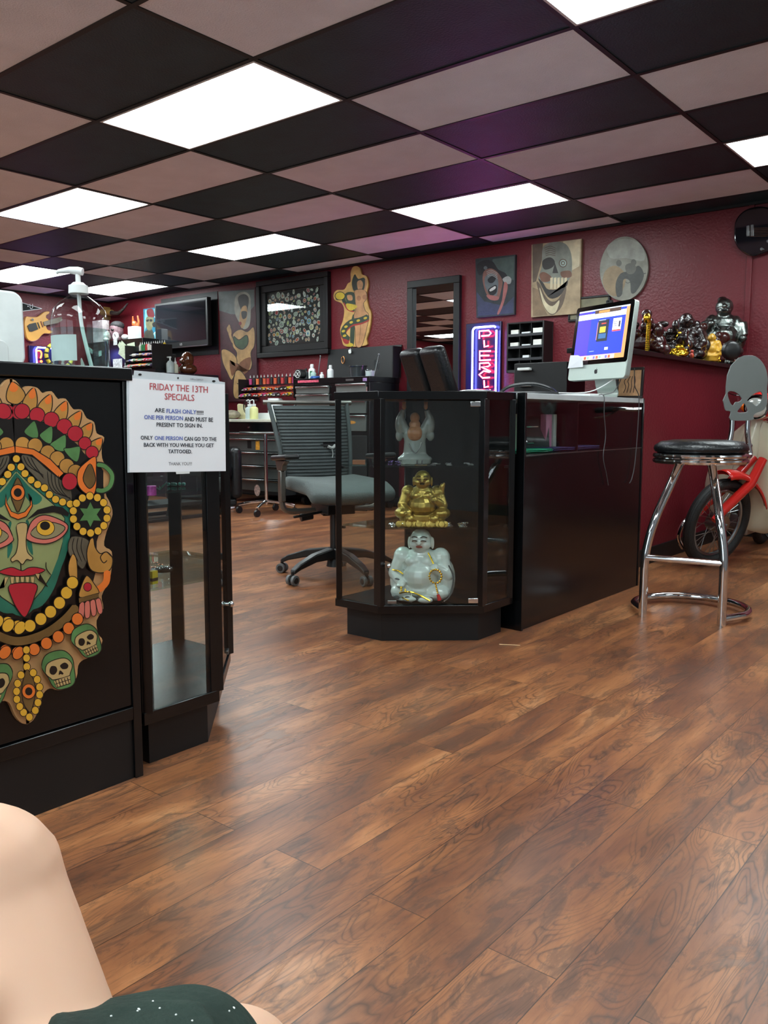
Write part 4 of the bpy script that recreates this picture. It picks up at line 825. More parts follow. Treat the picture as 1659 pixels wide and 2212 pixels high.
Mx = LM((p2.x, p2.y, .4555), RZ-.05, .215)
def ex2(g):
    r_ = random.Random(5)
    for k in range(15): g.cyl((-.42+k*.06, -.36+.06*abs(math.sin(k)), .055), (-.42+k*.06+.01, -.40+.06*abs(math.sin(k)), .065), .06, .06, 12)
    g.box((0, -.34, .17), (.26, .06, .10)).ell((0, .0, .05), (.44, .34, .06)).ell((.36, -.06, .72), (.05, .05, .07)).cyl((.36, -.06, .6), (.40, -.08, .8), .035, .02)
    for q in (-1, 1): g.ell((q*.36, -.12, .24), (.16, .2, .11)).ell((q*.22, -.3, .15), (.10, .09, .08))
buddha('buddha_statue', Mx, 'antique bronze laughing buddha with coins on the middle glass shelf', BRZ, .0085, 'bead', extra=ex2, skin=mat('dark bronze', (70, 54, 26), .3, 1))
p3 = dep(896, 1003, 3.38)
Mx = LM((p3.x, p3.y, .6985), RZ, .197)
def buddha_up(Mx, label, mt, skin):
    t = thing('buddha_statue', Mx.to_translation(), label, 'statue'); g = MB(Mx)
    g.ell((0, 0, .10), (.36, .26, .12)).lathe([(0, 0), (.33, 0), (.34, .12), (.24, .22), (.22, .45), (.24, .62), (.18, .72), (0, .75)], sy=.75)
    for q in (-1, 1): g.cyl((q*.18, 0, .66), (q*.30, 0, .92), .10, .085).ell((q*.31, .02, .80), (.10, .12, .22)).cyl((q*.30, 0, .92), (q*.24, -.02, 1.10), .085, .05).ell((q*.32, .03, .58), (.08, .10, .12))
    obj('robe', g, mt, t, remesh=.003, relax=2)
    g = MB(Mx).ell((0, -.10, .62), (.16, .14, .17)).ell((0, -.08, .80), (.12, .10, .10)).ell((0, -.06, .94), (.10, .10, .11)).ell((0, -.14, .93), (.03, .03, .03))
    for q in (-1, 1): g.ell((q*.22, -.03, 1.17), (.045, .04, .07)); [g.ell((q*.22+(k-1.5)*.022, -.03, 1.245), (.011, .012, .03), 8) for k in range(4)]
    obj('skin', g, skin, t, remesh=.0022, relax=1)
    obj('sash', MB(Mx).tube(spl([(-.12, -.20, .42), (-.05, -.24, .28), (.03, -.25, .24), (.10, -.23, .34), (.14, -.2, .44)], 5), .014, 6), mat('grey sash', (96, 98, 96), .3), t)
buddha_up(Mx, 'grey and tan buddha raising both arms on the top glass shelf', mat('grey celadon glaze', (140, 146, 142), .18, coat=.5, var=.15), mat('tan glaze skin', (170, 118, 82), .3, coat=.3))
# jewellery in the buddha case
def incase(px_, z):
    n_ = Vector((.651, -.759, 0)); p0 = Vector((.815, -.135, 0)) - n_*.062; d = ray(px_, 1100); return (CAM + d*((p0-CAM).dot(n_)/d.dot(n_))).xy.to_3d() + Vector((0, 0, z))
def ringset(x, y, z, n, label, D_, mt=CHR, r=.010, grp='clusters of silver rings on the middle glass shelf', nm='ring_cluster', cat='jewelry'):
    q = incase(x, z); g = MB(); rr = random.Random(int(x*7+y))
    for k in range(n):
        c = Vector((q.x+rr.uniform(-.008, .008), q.y+rr.uniform(-.008, .008), z+.002+k*.003))
        g.tube([c+Vector((r*math.cos(2*PI*i/14), r*math.sin(2*PI*i/14), rr.uniform(-.001, .001))) for i in range(14)], .0017, 6, closed=True)
    tag(obj(nm, g, mt), label, cat, grp)
zz = .4552
for i, x in enumerate((850, 869, 905, 932, 968, 1000)):
    ringset(x, 1143, zz, 5, ['leftmost silver ring cluster on the middle glass shelf', 'second silver ring cluster from the left, middle shelf', 'silver ring cluster left of the bronze buddha centre line, middle shelf', 'silver ring cluster below the bronze buddha, middle shelf', 'wide flat silver ring cluster right of the bronze buddha', 'rightmost silver ring cluster on the middle glass shelf'][i], 3.14 if i < 4 else 3.2, r=.010 if i < 4 else .016)
zz = .6982
VIO = mat('violet metal', (110, 90, 140), .2, 1)
for i, x in enumerate((843, 860)): ringset(x, 1008, zz, 6, ['left of two violet ring stacks on the top glass shelf', 'right of two violet ring stacks on the top glass shelf'][i], 3.15, VIO, r=.007, grp='violet ring stacks on the top glass shelf')
for i, x in enumerate((940, 968, 1012)): ringset(x, 1006, zz, 3, ['small dark stud pile right of the grey buddha', 'small dark stud pile in the middle right of the top shelf', 'small dark stud pile at the right end of the top shelf'][i], 3.2, STL, r=.010, grp='dark stud piles on the top glass shelf')
q = incase(905, zz); g = MB()
for k in (-.008, .012): g.cyl((q.x+k*.7, q.y+k*.7, zz+.003), (q.x+k*.7, q.y+k*.7, zz+.02), .003).cyl((q.x+k*.7, q.y+k*.7, zz+.001), (q.x+k*.7+.015, q.y+k*.7+.012, zz+.002), .003)
tag(obj('ear_plug', g.tube([(q.x-.012, q.y-.012, zz+.003), (q.x+.022, q.y+.018, zz+.003)], .003, 8), CHR), 'chrome twin post jewelry piece in front of the grey buddha', 'jewelry')
q = Vector((.665, -.075, 0)); tag(obj('small_box', MB().box((q.x, q.y, zz+.009), (.05, .03, .017), (0, 0, RZ)), mat('copper card', (150, 92, 60), .5)), 'small copper-brown box on the top shelf at the case left side', 'box')
# contents of the narrow case
def onshelf(x, y, z): q = onz(x, y, z); return q
q = onshelf(354, 1236, .456)
t = thing('trinket_dish', (q.x, q.y, .4555), 'oval black dish of silver chain on the narrow case shelf', 'dish')
obj('dish', MB().lathe([(0, .002), (.022, .002), (.026, .012), (.023, .012), (.02, .005), (0, .005)], q+Vector((0, 0, .0)), 24), mat('black dish', (14, 16, 15), .2), t)
g = MB(); rr = random.Random(2)
for k in range(12): c = q+Vector((rr.uniform(-.012, .012), rr.uniform(-.012, .012), .011+rr.uniform(0, .004))); g.tube([c+Vector((.006*math.cos(2*PI*i/10), .006*math.sin(2*PI*i/10), rr.uniform(-.002, .002))) for i in range(10)], .0008, 5, closed=True)
obj('chain', g, CHR, t)
for i, (x, y) in enumerate(((337, 1218), (347, 1222), (332, 1228))):
    q = onshelf(x, y, .456); g = MB().tube([q+Vector((.006*math.cos(2*PI*k/12), .006*math.sin(2*PI*k/12), .0035)) for k in range(12)], .0016, 6, closed=True); tag(obj('ring', g, mat('rose gold', (200, 140, 110), .2, 1)), ['rose gold ring farthest left behind the chain dish', 'rose gold ring touching the back of the chain dish', 'rose gold ring nearest the left post beside the chain dish'][i], 'jewelry')
q = onshelf(331, 1262, .456); tag(obj('small_box', MB().use(mat('yellow card', (200, 180, 40), .5)).box((q.x-.004, q.y+.004, .4732), (.012, .02, .034), (0, 0, .2)).use(PLA).box((q.x-.003, q.y+.003, .468), (.0125, .0205, .008), (0, 0, .2))), 'yellow and black box by the left post on the narrow case shelf', 'box')
q = onshelf(328, 1070, .699); tag(obj('tin', MB().cyl((q.x, q.y, .6985), (q.x, q.y, .722), .011, n=20), mat('purple glitter', (130, 60, 120), .35, .3, var=.4, vs=80), bevel=.001), 'small purple glitter tin on the upper shelf of the narrow case', 'tin')
TEA = mat('teal enamel', (80, 160, 150), .25, .4)
q = onshelf(345, 1060, .699); g = MB()
for k in range(5): an = -1.2+k*.55; g.tube([q+Vector((0, 0, .003)), q+Vector((.018*math.cos(an), .018*math.sin(an), .010+.003*k))], [.0022, .0008], 6)
tag(obj('charm', g, TEA), 'teal spiked charm beside the purple tin in the narrow case', 'jewelry')
q = onshelf(378, 1050, .699); g = MB()
for k in range(9): g.ell(q+Vector((.004*k-.015, .006*math.sin(k*1.3)+.004*k-.01, .005)), (.005, .004, .0045), 8)
tag(obj('bracelet', g, TEA), 'pale green bead bracelet on the upper shelf of the narrow case', 'jewelry')
# ------------------------------------------------------------------ statues on the partition ledge
LZ = KZ+.0285
def at_ledge(px_, x=.87): q = onx(px_, 780, x); return Vector((x, q.y, LZ))
DW = mat('dark carved wood', (30, 16, 14), .14, coat=.7, var=.3, vs=40, bump=.8, bs=45); BW2 = mat('brown lacquer', (60, 26, 22), .16, coat=.6, var=.2, bump=.3); SLV = mat('dark silver', (120, 126, 122), .3, 1, var=.4, vs=25, bump=.3, bs=40); YGD = mat('yellow resin', (206, 158, 52), .35)
CAMD = RZ
def lumps(name, q, s, seed, mt, label, n=26, gold=None, shape=(1, .6, 1), vox=.006, cat='statue'):
    t = thing(name, q, label, cat); r_ = random.Random(seed); g = MB(LM(q, .25, s))
    g.ell((0, 0, .22), (.46*shape[0], .34*shape[1], .22))
    for k in range(n):
        u = r_.uniform(-.42, .42)*shape[0]; w = r_.uniform(.1, .85)*(1-abs(u)/shape[0]*.8)*shape[2]
        g.ell((u, r_.uniform(-.25, .25)*shape[1], w), [r_.uniform(.06, .16) for _ in range(3)], 10)
    obj('carving', g, mt, t, remesh=vox, relax=1)
    return t, g
q = at_ledge(1392); t, _ = lumps('carved_figure', q, .30, 1, LAC, 'reddish carved fisherman figure with a gold fish tail, nearest the computer', shape=(.9, .7, .95))
g = MB(); r_ = random.Random(9)
for k in range(16): g.ell(at_ledge(1399+k*.6, .945)+Vector((-.002*k, 0, .17-k*.0108+.004)), (.014, .016, .012), 8)
g.ell(at_ledge(1395, .94)+Vector((0, 0, .19)), (.022, .026, .03))
obj('gold_fish', g, GLD, t)
q = at_ledge(1437); lumps('carved_figure', q, .27, 4, DW, 'low dark wood carved dragon group in the middle of the ledge', n=34, shape=(1.1, .6, 1))
q = at_ledge(1478, .85)
t = buddha('buddha_statue', LM(q, .5, .30), 'black lacquered laughing buddha amid the dark carvings on the ledge', DW, .02, face=False, extra=lambda g: [g.ell((random.Random(k).uniform(-.4, .4), .05, random.Random(k+9).uniform(.2, .8)), .1) for k in range(9)])
q = at_ledge(1464, .945); t = buddha('buddha_statue', LM(q+Vector((0, 0, .0)), .6, .15), 'small gold buddha standing in front of the dark carvings', GLD, .03, face=False, extra=lambda g: g.lathe([(0, -.0), (.3, -.0), (.3, .2)]))
q = at_ledge(1503, .90); t = thing('carved_boat', q, 'dark carved boat shape with a raised end on the ledge', 'statue')
g = MB(LM(q, 1.2, .17)); g.ell((0, 0, .3), (.62, .3, .3)).ell((.5, 0, .6), (.2, .24, .3)).ell((-.45, 0, .45), (.2, .2, .25)); obj('carving', g, DW, t, remesh=.005, relax=2)
q = at_ledge(1541, .85); t = thing('carved_figure', q, 'dark brown lacquered monk lifting a round ball overhead', 'statue')
g = MB(LM(q, .6, .31)); g.ell((0, 0, .14), (.32, .24, .15)).ell((0, -.04, .34), (.22, .2, .2)).ell((0, 0, .52), (.2, .16, .14)).ell((.08, -.06, .66), (.09, .09, .10)).cyl((-.16, 0, .56), (-.26, -.02, .78), .06, .05).cyl((.18, 0, .56), (.28, 0, .40), .07, .05).ell((-.26, -.03, .86), .10).ell((.2, 0, .62), (.16, .12, .14)).ell((.25, .0, .3), (.16, .14, .2)); obj('carving', g, BW2, t, remesh=.006, relax=2)
q = at_ledge(1535, .96); buddha('buddha_statue', LM(q+Vector((0, 0, .025)), .5, .155), 'matte yellow resin buddha in front of the brown monk', YGD, .03, face=False, extra=lambda g: g.cyl((0, 0, -.16), (0, 0, .1), .3, .36))
for px_, lb_ in ((1537, 'gold coin pile at the ledge edge, left of the pair'), (1552, 'gold coin pile at the ledge edge, right of the pair and taller')):
    q = at_ledge(px_, .965); r_ = random.Random(px_); g = MB()
    for k in range(26): w = r_.random(); g.ell(q+Vector((r_.uniform(-.01, .01), r_.uniform(-.035, .035)*(1-w*.6), .006+w*(.05 if px_ < 1540 else .085))), (.009, .011, .008), 8)
    tag(obj('gold_ornament', g, GLD, remesh=.003), lb_, 'statue', 'gold coin piles on the ledge')
for px_, lb_ in ((1479, 'left of two tiny red figurines at the ledge edge'), (1494, 'right of two tiny red figurines at the ledge edge, with a gold side')):
    q = at_ledge(px_, .965); g = MB().use(mat('coral red', (190, 72, 54), .35)).ell(q+Vector((0, 0, .018)), (.012, .015, .018)).ell(q+Vector((0, 0, .042)), .011)
    if px_ > 1480: g.use(GLD).ell(q+Vector((0, .016, .014)), (.01, .008, .014))
    tag(obj('figurine', g), lb_, 'statue', 'red figurines on the ledge')
q = Vector((.86, 3.78, LZ)); t = thing('buddha_statue', q, 'large dark silver standing buddha, tallest figure on the ledge', 'statue')
g = MB(LM(q, .30, .50))
g.ell((0, 0, .05), (.26, .2, .06)).cyl((-.1, 0, .02), (-.1, 0, .3), .11, .13).cyl((.1, 0, .02), (.1, 0, .3), .11, .13).ell((0, -.05, .42), (.21, .19, .17)).ell((0, 0, .6), (.21, .15, .16)).ell((0, .05, .4), (.22, .14, .32)).ell((-.2, .02, .5), (.12, .13, .26), rot=(0, .2, 0)).ell((.2, .02, .48), (.11, .13, .25), rot=(0, -.2, 0))
g.ell((.0, -.05, .84), (.125, .12, .13)).ell((.0, -.12, .78), (.09, .07, .06)).ell((0, -.02, .71), (.11, .1, .07)).ell((-.03, 0, .95), (.07, .07, .05)).ell((0, -.17, .84), (.03, .03, .03)).cyl((-.24, 0, .62), (-.26, -.1, .46), .08, .07).cyl((-.26, -.1, .46), (-.17, -.18, .58), .065, .05).ell((-.16, -.19, .6), .055).cyl((.24, 0, .6), (.28, -.06, .42), .08, .065).ell((.27, -.1, .38), .055).ell((-.17, -.1, .42), (.07, .08, .22)).ell((.13, -.12, .12), (.1, .1, .06)).ell((.2, -.06, .2), (.09, .09, .07))
obj('body', g, SLV, t, remesh=.006, relax=1)
g = MB(LM(q, .30, .50))
for k in range(17): an = PI*(.05+k*.9/16); g.ell((.12*math.cos(an), -.155-.03*math.sin(an), .66-.16*math.sin(an)), .012, 8)
obj('bead_necklace', g, STL, t); obj('mouth', MB(LM(q, .30, .50)).ell((0, -.18, .785), (.04, .03, .022)), BLKM, t)
for i, (px_, dz) in enumerate(((1568, 0), (1575, 0))):
    q = at_ledge(px_, .96); g = MB().ell(q+Vector((0, 0, .014)), (.009, .009, .014)).ell(q+Vector((0, .002, .034)), .009); tag(obj('figurine', g, SLV), ['left of two tiny silver figurines behind the scooter mirror', 'right of two tiny silver figurines behind the scooter mirror'][i], 'statue')
# ------------------------------------------------------------------ computer on the right counter
CT = .984
cx, cy = .98, 1.40
t = thing('desktop_computer', (cx, cy+.03, CT), 'silver all-in-one computer with a bright blue screen on the right counter', 'computer')
w_, h_ = .42, .385; wv = Vector((math.cos(-.40), math.sin(-.40), 0)).normalized(); nv = Vector((wv.y, -wv.x, 0)); tl = math.radians(8)
up = (Vector((0, 0, 1))*math.cos(tl) - nv*math.sin(tl)).normalized(); fn = nv*math.cos(tl)+Vector((0, 0, 1))*math.sin(tl)
O = Vector((cx, cy, CT+.095)) - wv*w_/2
def SC(u, v, d=0): return O + wv*u + up*v + fn*d
def pan(u0, v0, u1, v1, r, d, th, mb=None): return (mb or MB()).prism([SC(u, v, d) for u, v in rpoly(u0, v0, u1, v1, r, 5)], fn*th)
obj('aluminium_shell', pan(0, 0, w_, h_, .018, -.032, .032), mat('silver aluminium', (176, 186, 180), .35, .6, var=.02), t, bevel=.004)
obj('chin', pan(.001, .001, w_-.001, .078, .016, .0003, .001), mat('pale aluminium', (190, 204, 196), .4, .3, var=.02), t)
obj('black_bezel', pan(.001, .079, w_-.001, h_-.001, .014, .0003, .001), mat('bezel glass', (6, 7, 8), .05, coat=.5), t)
def em(n, c, s=1.0): return mat(n, c, .3, emit=s, var=0)
g = MB(); L_ = [0]
def sc(u0, v0, u1, v1, m_): L_[0] += 1; g.use(m_).add([SC(*p, .0016+L_[0]*.00006) for p in ((u0, v0), (u1, v0), (u1, v1), (u0, v1))], [(0, 1, 2, 3)])
u0, u1, v0, v1 = .026, w_-.026, .102, h_-.024
sc(u0, v0, u1, v1, em('screen desktop', (216, 140, 84))); sc(u0+.01, v0, u0+.3, v0+.022, em('screen dock', (236, 206, 190))); [sc(u0+.08+k*.022, v0+.003, u0+.096+k*.022, v0+.018, em('icon %d' % (k % 4), ((226, 84, 60), (120, 190, 150), (230, 220, 190), (110, 100, 170))[k % 4])) for k in range(9)]
sc(u0, v0+.024, u1-.022, v1-.008, em('screen blue', (28, 52, 235), 1.1)); sc(u0, v0+.024, u0+.1, v1-.008, em('screen violet', (62, 44, 226), 1.1)); sc(u0, v1-.008, u1, v1, em('menu bar', (180, 190, 205)))
sc(u0, v1-.048, u1-.022, v1-.020, em('browser bar', (214, 222, 240))); sc(u0+.12, v1-.024, u1-.06, v1-.006, em('photo strip', (70, 46, 34), .8)); sc(u0+.15, v1-.022, u1-.14, v1-.010, em('photo strip light', (210, 140, 70), .8))
sc(u0+.155, v0+.09, u0+.235, v0+.20, em('product dark', (24, 34, 48), .6)); sc(u0+.168, v0+.105, u0+.222, v0+.13, em('product blue', (50, 96, 150), .8)); sc(u0+.172, v0+.135, u0+.215, v0+.165, em('product yellow', (214, 190, 60), .8)); sc(u0+.152, v0+.10, u0+.157, v0+.19, em('product edge', (190, 130, 120), .8)); sc(u0+.18, v0+.178, u0+.215, v0+.184, em('product red', (200, 60, 50), .8))
sc(u1-.105, v1-.125, u1-.046, v1-.060, em('card white', (232, 234, 244))); sc(u1-.105, v1-.125, u1-.046, v1-.117, em('card red', (236, 70, 60))); sc(u1-.064, v1-.105, u1-.052, v1-.075, em('card photo', (40, 30, 60), .6)); [sc(u1-.10, v1-.08-k*.01, u1-.075, v1-.077-k*.01, em('card text', (90, 90, 110), .8)) for k in range(3)]
sc(u0+.225, v0+.045, u0+.25, v0+.058, em('button white', (235, 238, 250))); sc(u0+.16, v1-.062, u0+.21, v1-.058, em('heading pale', (150, 170, 250))); sc(u0+.115, v0+.042, u0+.15, v0+.045, em('heading pale', (150, 170, 250)))
obj('lit_screen', g, None, t, smooth=False)
g = MB().use(BLKM)
apl = [(0, -8), (4, -9.5), (8, -6), (9.5, -2), (7, 1), (7, 4), (9, 6.5), (6, 8.5), (2, 8), (0, 7.3), (-3, 8.4), (-7, 7.5), (-9.5, 3), (-9, -2), (-6, -8), (-3, -9.5)]
Kq = .0013; g.add([SC(w_/2+x*Kq, .040+y*Kq, .0018) for x, y in apl], [tuple(range(len(apl)))]); lf = [(0, 9), (1, 12), (4, 14.5), (4, 12), (2.5, 10)]; g.add([SC(w_/2+x*Kq, .040+y*Kq, .0018) for x, y in lf], [tuple(range(5))])
obj('logo', g, None, t, smooth=False)
sp_ = MB(); sx = w_/2
for sgn in (0,):
    prof = [(.16, -.032), (.10, -.05), (.03, -.075), (-.04, -.10), (-.085, -.10), (-.098, -.08)]
P0 = SC(sx, .12, -.033); foot = Vector((P0.x, P0.y, CT))
L1 = [SC(sx, .13, -.036), SC(sx, .05, -.052), SC(sx, -.02, -.075), Vector((SC(sx, -.05, -.095).x, SC(sx, -.05, -.095).y, CT+.03)), Vector((SC(sx, -.09, -.09).x, SC(sx, -.09, -.09).y, CT+.006))]
S1 = spl([tuple(p) for p in L1], 4); ft = Vector(S1[-1]) + nv*.15
vs = []; 
for p in S1 + [tuple(ft)]: p = Vector(p); vs += [p-wv*.075, p+wv*.075, p+wv*.075-nv*.005-Vector((0, 0, .004)), p-wv*.075-nv*.005-Vector((0, 0, .004))]
fs = []; n_ = len(vs)//4
for i in range(n_-1): fs += [(i*4+k, i*4+(k+1) % 4, i*4+4+(k+1) % 4, i*4+4+k) for k in range(4)]
fs += [(0, 1, 2, 3), tuple(range(n_*4-4, n_*4))]
obj('stand', sp_.add(vs, fs), MC['silver aluminium'], t, bevel=.0015)
tag(obj('webcam', MB().box(SC(.23, h_+.008, -.01), (.03, .02, .014)).ell(SC(.23, h_+.012, .002), .006), PLA), 'tiny black webcam clipped on top of the silver computer', 'camera')
g = MB().prism([SC(-.005, .066, .006), SC(.002, .135, .006), SC(.07, .130, .012), SC(.118, .112, .02), SC(.122, .066, .014)], fn*.001)
tag(obj('note_paper', g, PAP, smooth=False), 'white sheet leaning across the lower left corner of the blue screen', 'paper')
tag(obj('keyboard', MB().box((1.0, 1.12, CT+.007), (.26, .11, .012), (0, 0, -.14)), WHT, bevel=.003), 'white keyboard lying below the silver computer', 'keyboard')
g = MB().tube(spl([(.74, .86, CT+.012), (.78, .90, CT+.05), (.86, .98, CT+.062), (.93, 1.02, CT+.04), (.98, 1.0, CT+.008)], 6), .008, 8)
tag(obj('headset', g.tube(spl([(.98, 1.0, CT+.012), (.9, .9, CT+.012), (.8, .84, CT+.01)], 5), .012, 8), PLA), 'black curved headset left of the keyboard on the counter', 'headset')
tag(obj('glasses_case', MB().ell((.78, .62, CT+.015), (.07, .13, .014)), mat('smoke grey plastic', (100, 104, 106), .2, coat=.5)), 'smoky grey oval case on the counter near the glass showcase', 'case')
def cable(pts, label, r=.0022, mt=None): tag(obj('cable', MB().tube(spl(pts, 7), r, 6), mt or mat('grey cable', (70, 70, 72), .4)), label, 'cable')
c_ = SC(w_*.8, .0, -.05)
cable([tuple(SC(.36, .02, -.04)), (1.10, 1.36, CT+.03), (1.11, 1.15, CT+.006), (1.158, 1.12, CT+.004), (1.162, 1.12, .90), (1.1635, 1.14, .80), (1.1635, 1.12, .70), (1.1635, 1.16, .62), (1.162, 1.19, .56)], 'thin grey cable drooping over the counter front, left of the pair')
cable([tuple(SC(.44, .05, -.035)), (1.17, 1.45, CT+.06), (1.165, 1.52, CT+.004), (1.165, 1.52, .85), (1.164, 1.50, .66), (1.163, 1.47, .58), (1.163, 1.44, .555)], 'thin grey cable drooping over the counter front, right of the pair')
cable([tuple(SC(.32, .02, -.05)), (1.0, 1.30, CT+.03), (.82, 1.20, CT+.025), (.76, 1.04, CT+.004)], 'white cable running from the computer stand along the counter', .003, WHT)
# rack and framed pictures behind the computer
t = thing('file_rack', (.50, 1.72, 0), 'black upright rack with white tabs behind the silver computer', 'rack')
g = MB().bb((.32, 1.72, 0), (.66, 2.0, 1.20)); obj('body', g, PLA, t, bevel=.003)
for k in range(3): obj('white_tab', MB().box((.40, 1.70, 1.165-k*.09), (.08, .035, .016)), WHT, t, bevel=.004)
b_ = ony(1232, 655, YW); framed('small_picture', b_.x-.01, 1.69, b_.x+.36, b_.z+.04, .018, .02, BLKM, 'small framed picture half hidden behind the top of the computer', 'picture', 'print', mat('olive print', (120, 116, 92), .6, var=.3))
t = thing('framed_picture', (1.09, 1.585, CT), 'dark-framed tan picture leaning behind the computer stand', 'picture')
Mp = LM((1.09, 1.565, CT), -.05, 1, rx=-.08); g = MB(Mp)
for q in ((-.075, 0, .075, .014), (-.075, .146, .075, .16), (-.075, .014, -.061, .146), (.061, .014, .075, .146)): g.bb((q[0], 0, q[1]), (q[2], .012, q[3]))
obj('frame', g, mat('dark wood frame', (30, 16, 16), .3), t, bevel=.002); obj('print', MB(Mp).bb((-.061, .004, .014), (.061, .010, .146)), mat('tan print', (186, 140, 100), .6, var=.25, vs=30), t)
g = MB(Mp)
for k in range(4): g.tube(spl([(-.03+k*.018, .003, .03), (-.02+k*.016, .003, .06+.01*(k % 2)), (-.03+k*.02, .003, .09), (-.01+k*.012, .003, .115)], 4), .0022, 5)
obj('ink_drawing', g, mat('brown ink', (70, 40, 30), .6), t)
# inside the counter
def cloth(px0, px1, py, w, h, mt, label, seed, X=1.06, dz=0):
    a0, b0 = onx(px0, py, X), onx(px1, py, X); r_ = random.Random(seed); n = 16; vs = []; fs = []; g = MB()
    for L in range(2):
        vs = []
        for i in range(n+1):
            u = i/n; y = a0.y+(b0.y-a0.y)*u
            for (dx, z) in ((.02, 0), (0.028, h*.25), (.022, h*.5), (-.03, h*.55), (-w, h*.5), (-w, 0)):
                vs.append(Vector((X+dx-.02+.006*math.sin(u*9+seed), y, .7365+dz+L*h*.5+z*(1+.25*math.sin(u*14+seed+L)*(.5 if z else 0)))))
        g.add(vs, [(i*6+k, (i+1)*6+k, (i+1)*6+(k+1) % 6, i*6+(k+1) % 6) for i in range(n) for k in range(6)] + [tuple(range(6)), tuple(range(n*6, n*6+6))[::-1]])
    tag(obj('folded_shirt', g, mt, ang=70), label, 'shirt')
cloth(1112, 1193, 968, .16, .012, mat('green cotton', (20, 140, 104), .8, bump=.3), 'folded green shirt behind the counter glass', 1, X=1.10)
cloth(1196, 1292, 965, .16, .015, mat('navy cotton', (44, 38, 92), .8, bump=.3), 'folded dark blue-violet shirt behind the counter glass', 4, X=1.10)
t = thing('chair_reflection_panel', (.95, .78, .7355), 'dark leaning display panel behind the counter glass', 'stand')  # solid panel built in place of a chair's reflection in the glass
g = MB(LM((.97, .74, .7356), RZ, 1, rx=-.30)).bb((-.10, 0, 0), (.10, .012, .165)); obj('panel', g, mat('dark slate panel', (44, 52, 54), .25), t, bevel=.004)
g = MB(LM((.97, .74, .7356), RZ, 1, rx=-.30)); g.tube([(-.02, -.006, .11), (.05, -.006, .112)], .003, 6).ell((-.01, -.01, .04), (.012, .008, .014)).tube([(-.04, -.006, .03), (.03, -.006, .035)], .004, 6); obj('metal_fittings', g, CHR, t)
for i, (y, w, c, lb_) in enumerate(((.47, .04, (150, 210, 170), 'pale green carton at the left inside the counter'), (.545, .06, (206, 216, 206), 'white carton beside the pale green one inside the counter'), (.80, .055, (214, 140, 176), 'pink carton inside the glass counter'), (.872, .03, (200, 204, 196), 'small off-white carton right of the pink one'))):
    tag(obj('carton', MB().bb((1.0, y, .7356), (1.03, y+w, .90)), mat('carton %d' % i, c, .6), bevel=.002), lb_, 'box')
# ------------------------------------------------------------------ bar stool with skull back
sx_, sy_ = 1.605, 1.16
t = thing('bar_stool', (sx_, sy_, 0), 'chrome bar stool with a black round seat and grey skull-shaped backrest', 'stool')
S0 = Vector((sx_, sy_, 0))
obj('seat_cushion', MB().lathe([(0, .785), (.12, .787), (.17, .780), (.196, .762), (.200, .748), (.194, .735), (.18, .730), (0, .730)], S0, 48), LEA, t, ang=60)
g = MB()
for z in (.718, .695): g.tube([S0+Vector((.192*math.cos(2*PI*i/40), .192*math.sin(2*PI*i/40), z)) for i in range(40)], .0115, 10, closed=True)
g.lathe([(0, .70), (.183, .70), (.183, .715), (0, .715)], S0, 40); obj('chrome_ring', g, CHR, t)
F1, F2 = Vector((1.449, .952, 0)), Vector((1.776, 1.0, 0)); BD = Vector((-.14, .99, 0)).normalized()
for Fp, T_ in ((F1, Vector((sx_-.075, sy_-.03, .69))), (F2, Vector((sx_+.055, sy_-.02, .69)))):
    mid1 = Fp+Vector((0, 0, .25)); mid2 = Fp.lerp(T_, .30)+Vector((0, 0, .20)) - BD*.01; mid2.z = .44
    obj('leg', MB().tube(spl([tuple(Fp+Vector((0, 0, .001))), tuple(Fp+Vector((0, 0, .15))), tuple(Fp+Vector((0, 0, .27))+(T_-Fp)*.04), tuple(mid2), tuple(Fp.lerp(T_, .68)*1.0+Vector((0, 0, .11))), tuple(T_)], 7), .0185, 16), CHR, t)
obj('footrest', MB().tube([F1+Vector((0, 0, .27)), F2+Vector((0, 0, .27))], .014, 12), CHR, t)
side = (F2-F1).normalized(); mdl = (F1+F2)/2
arc = [F1+Vector((0, 0, .03))] + [mdl+BD*.19+side*(-.245*math.cos(a_))+BD*(.23*math.sin(a_)) + Vector((0, 0, .03)) for a_ in [(-.35+i*(PI+.7)/16) for i in range(17)]] + [F2+Vector((0, 0, .03))]
obj('base_ring', MB().tube(spl([tuple(v) for v in arc], 3), .0165, 14), CHR, t)
sk0 = dep(1611, 838, 3.97); skn = Vector((-.25, -.97, 0)).normalized(); sks = Vector((.97, -.25, 0)).normalized(); skn = -CF.copy(); skn.z = 0; skn.normalize(); sks = CR.copy()
def SKP(x, y, d=0):    # crop of the photo (stool area), put on the plate's own plane
    X_ = 1340+x*.2984; Y_ = 740+y*.2984; return sk0 + sks*((X_-1611)/FPX*3.97) + Vector((0, 0, -(Y_-838)/FPX*3.97)) + skn*d
outl = [(915, 97), (960, 102), (1010, 140), (1045, 200), (1060, 270), (1058, 340), (1065, 400), (1062, 450), (1035, 490), (985, 510), (968, 530), (962, 560), (805, 560), (803, 500), (765, 490), (750, 440), (742, 420), (762, 370), (760, 320), (765, 240), (790, 170), (840, 115), (880, 98)]
eyes = [[(775, 365), (800, 352), (840, 365), (878, 405), (860, 428), (835, 430), (815, 455), (790, 420)], [(920, 415), (960, 375), (1010, 355), (1028, 385), (1015, 430), (985, 458), (955, 435), (930, 428)], [(893, 440), (908, 455), (922, 500), (852, 502), (875, 465)]]
import bmesh
bm = bmesh.new()
def loop(pts, d): return [bm.verts.new(SKP(x, y, d)) for x, y in pts]
SO = spl(outl[:17], 3)+outl[17:]
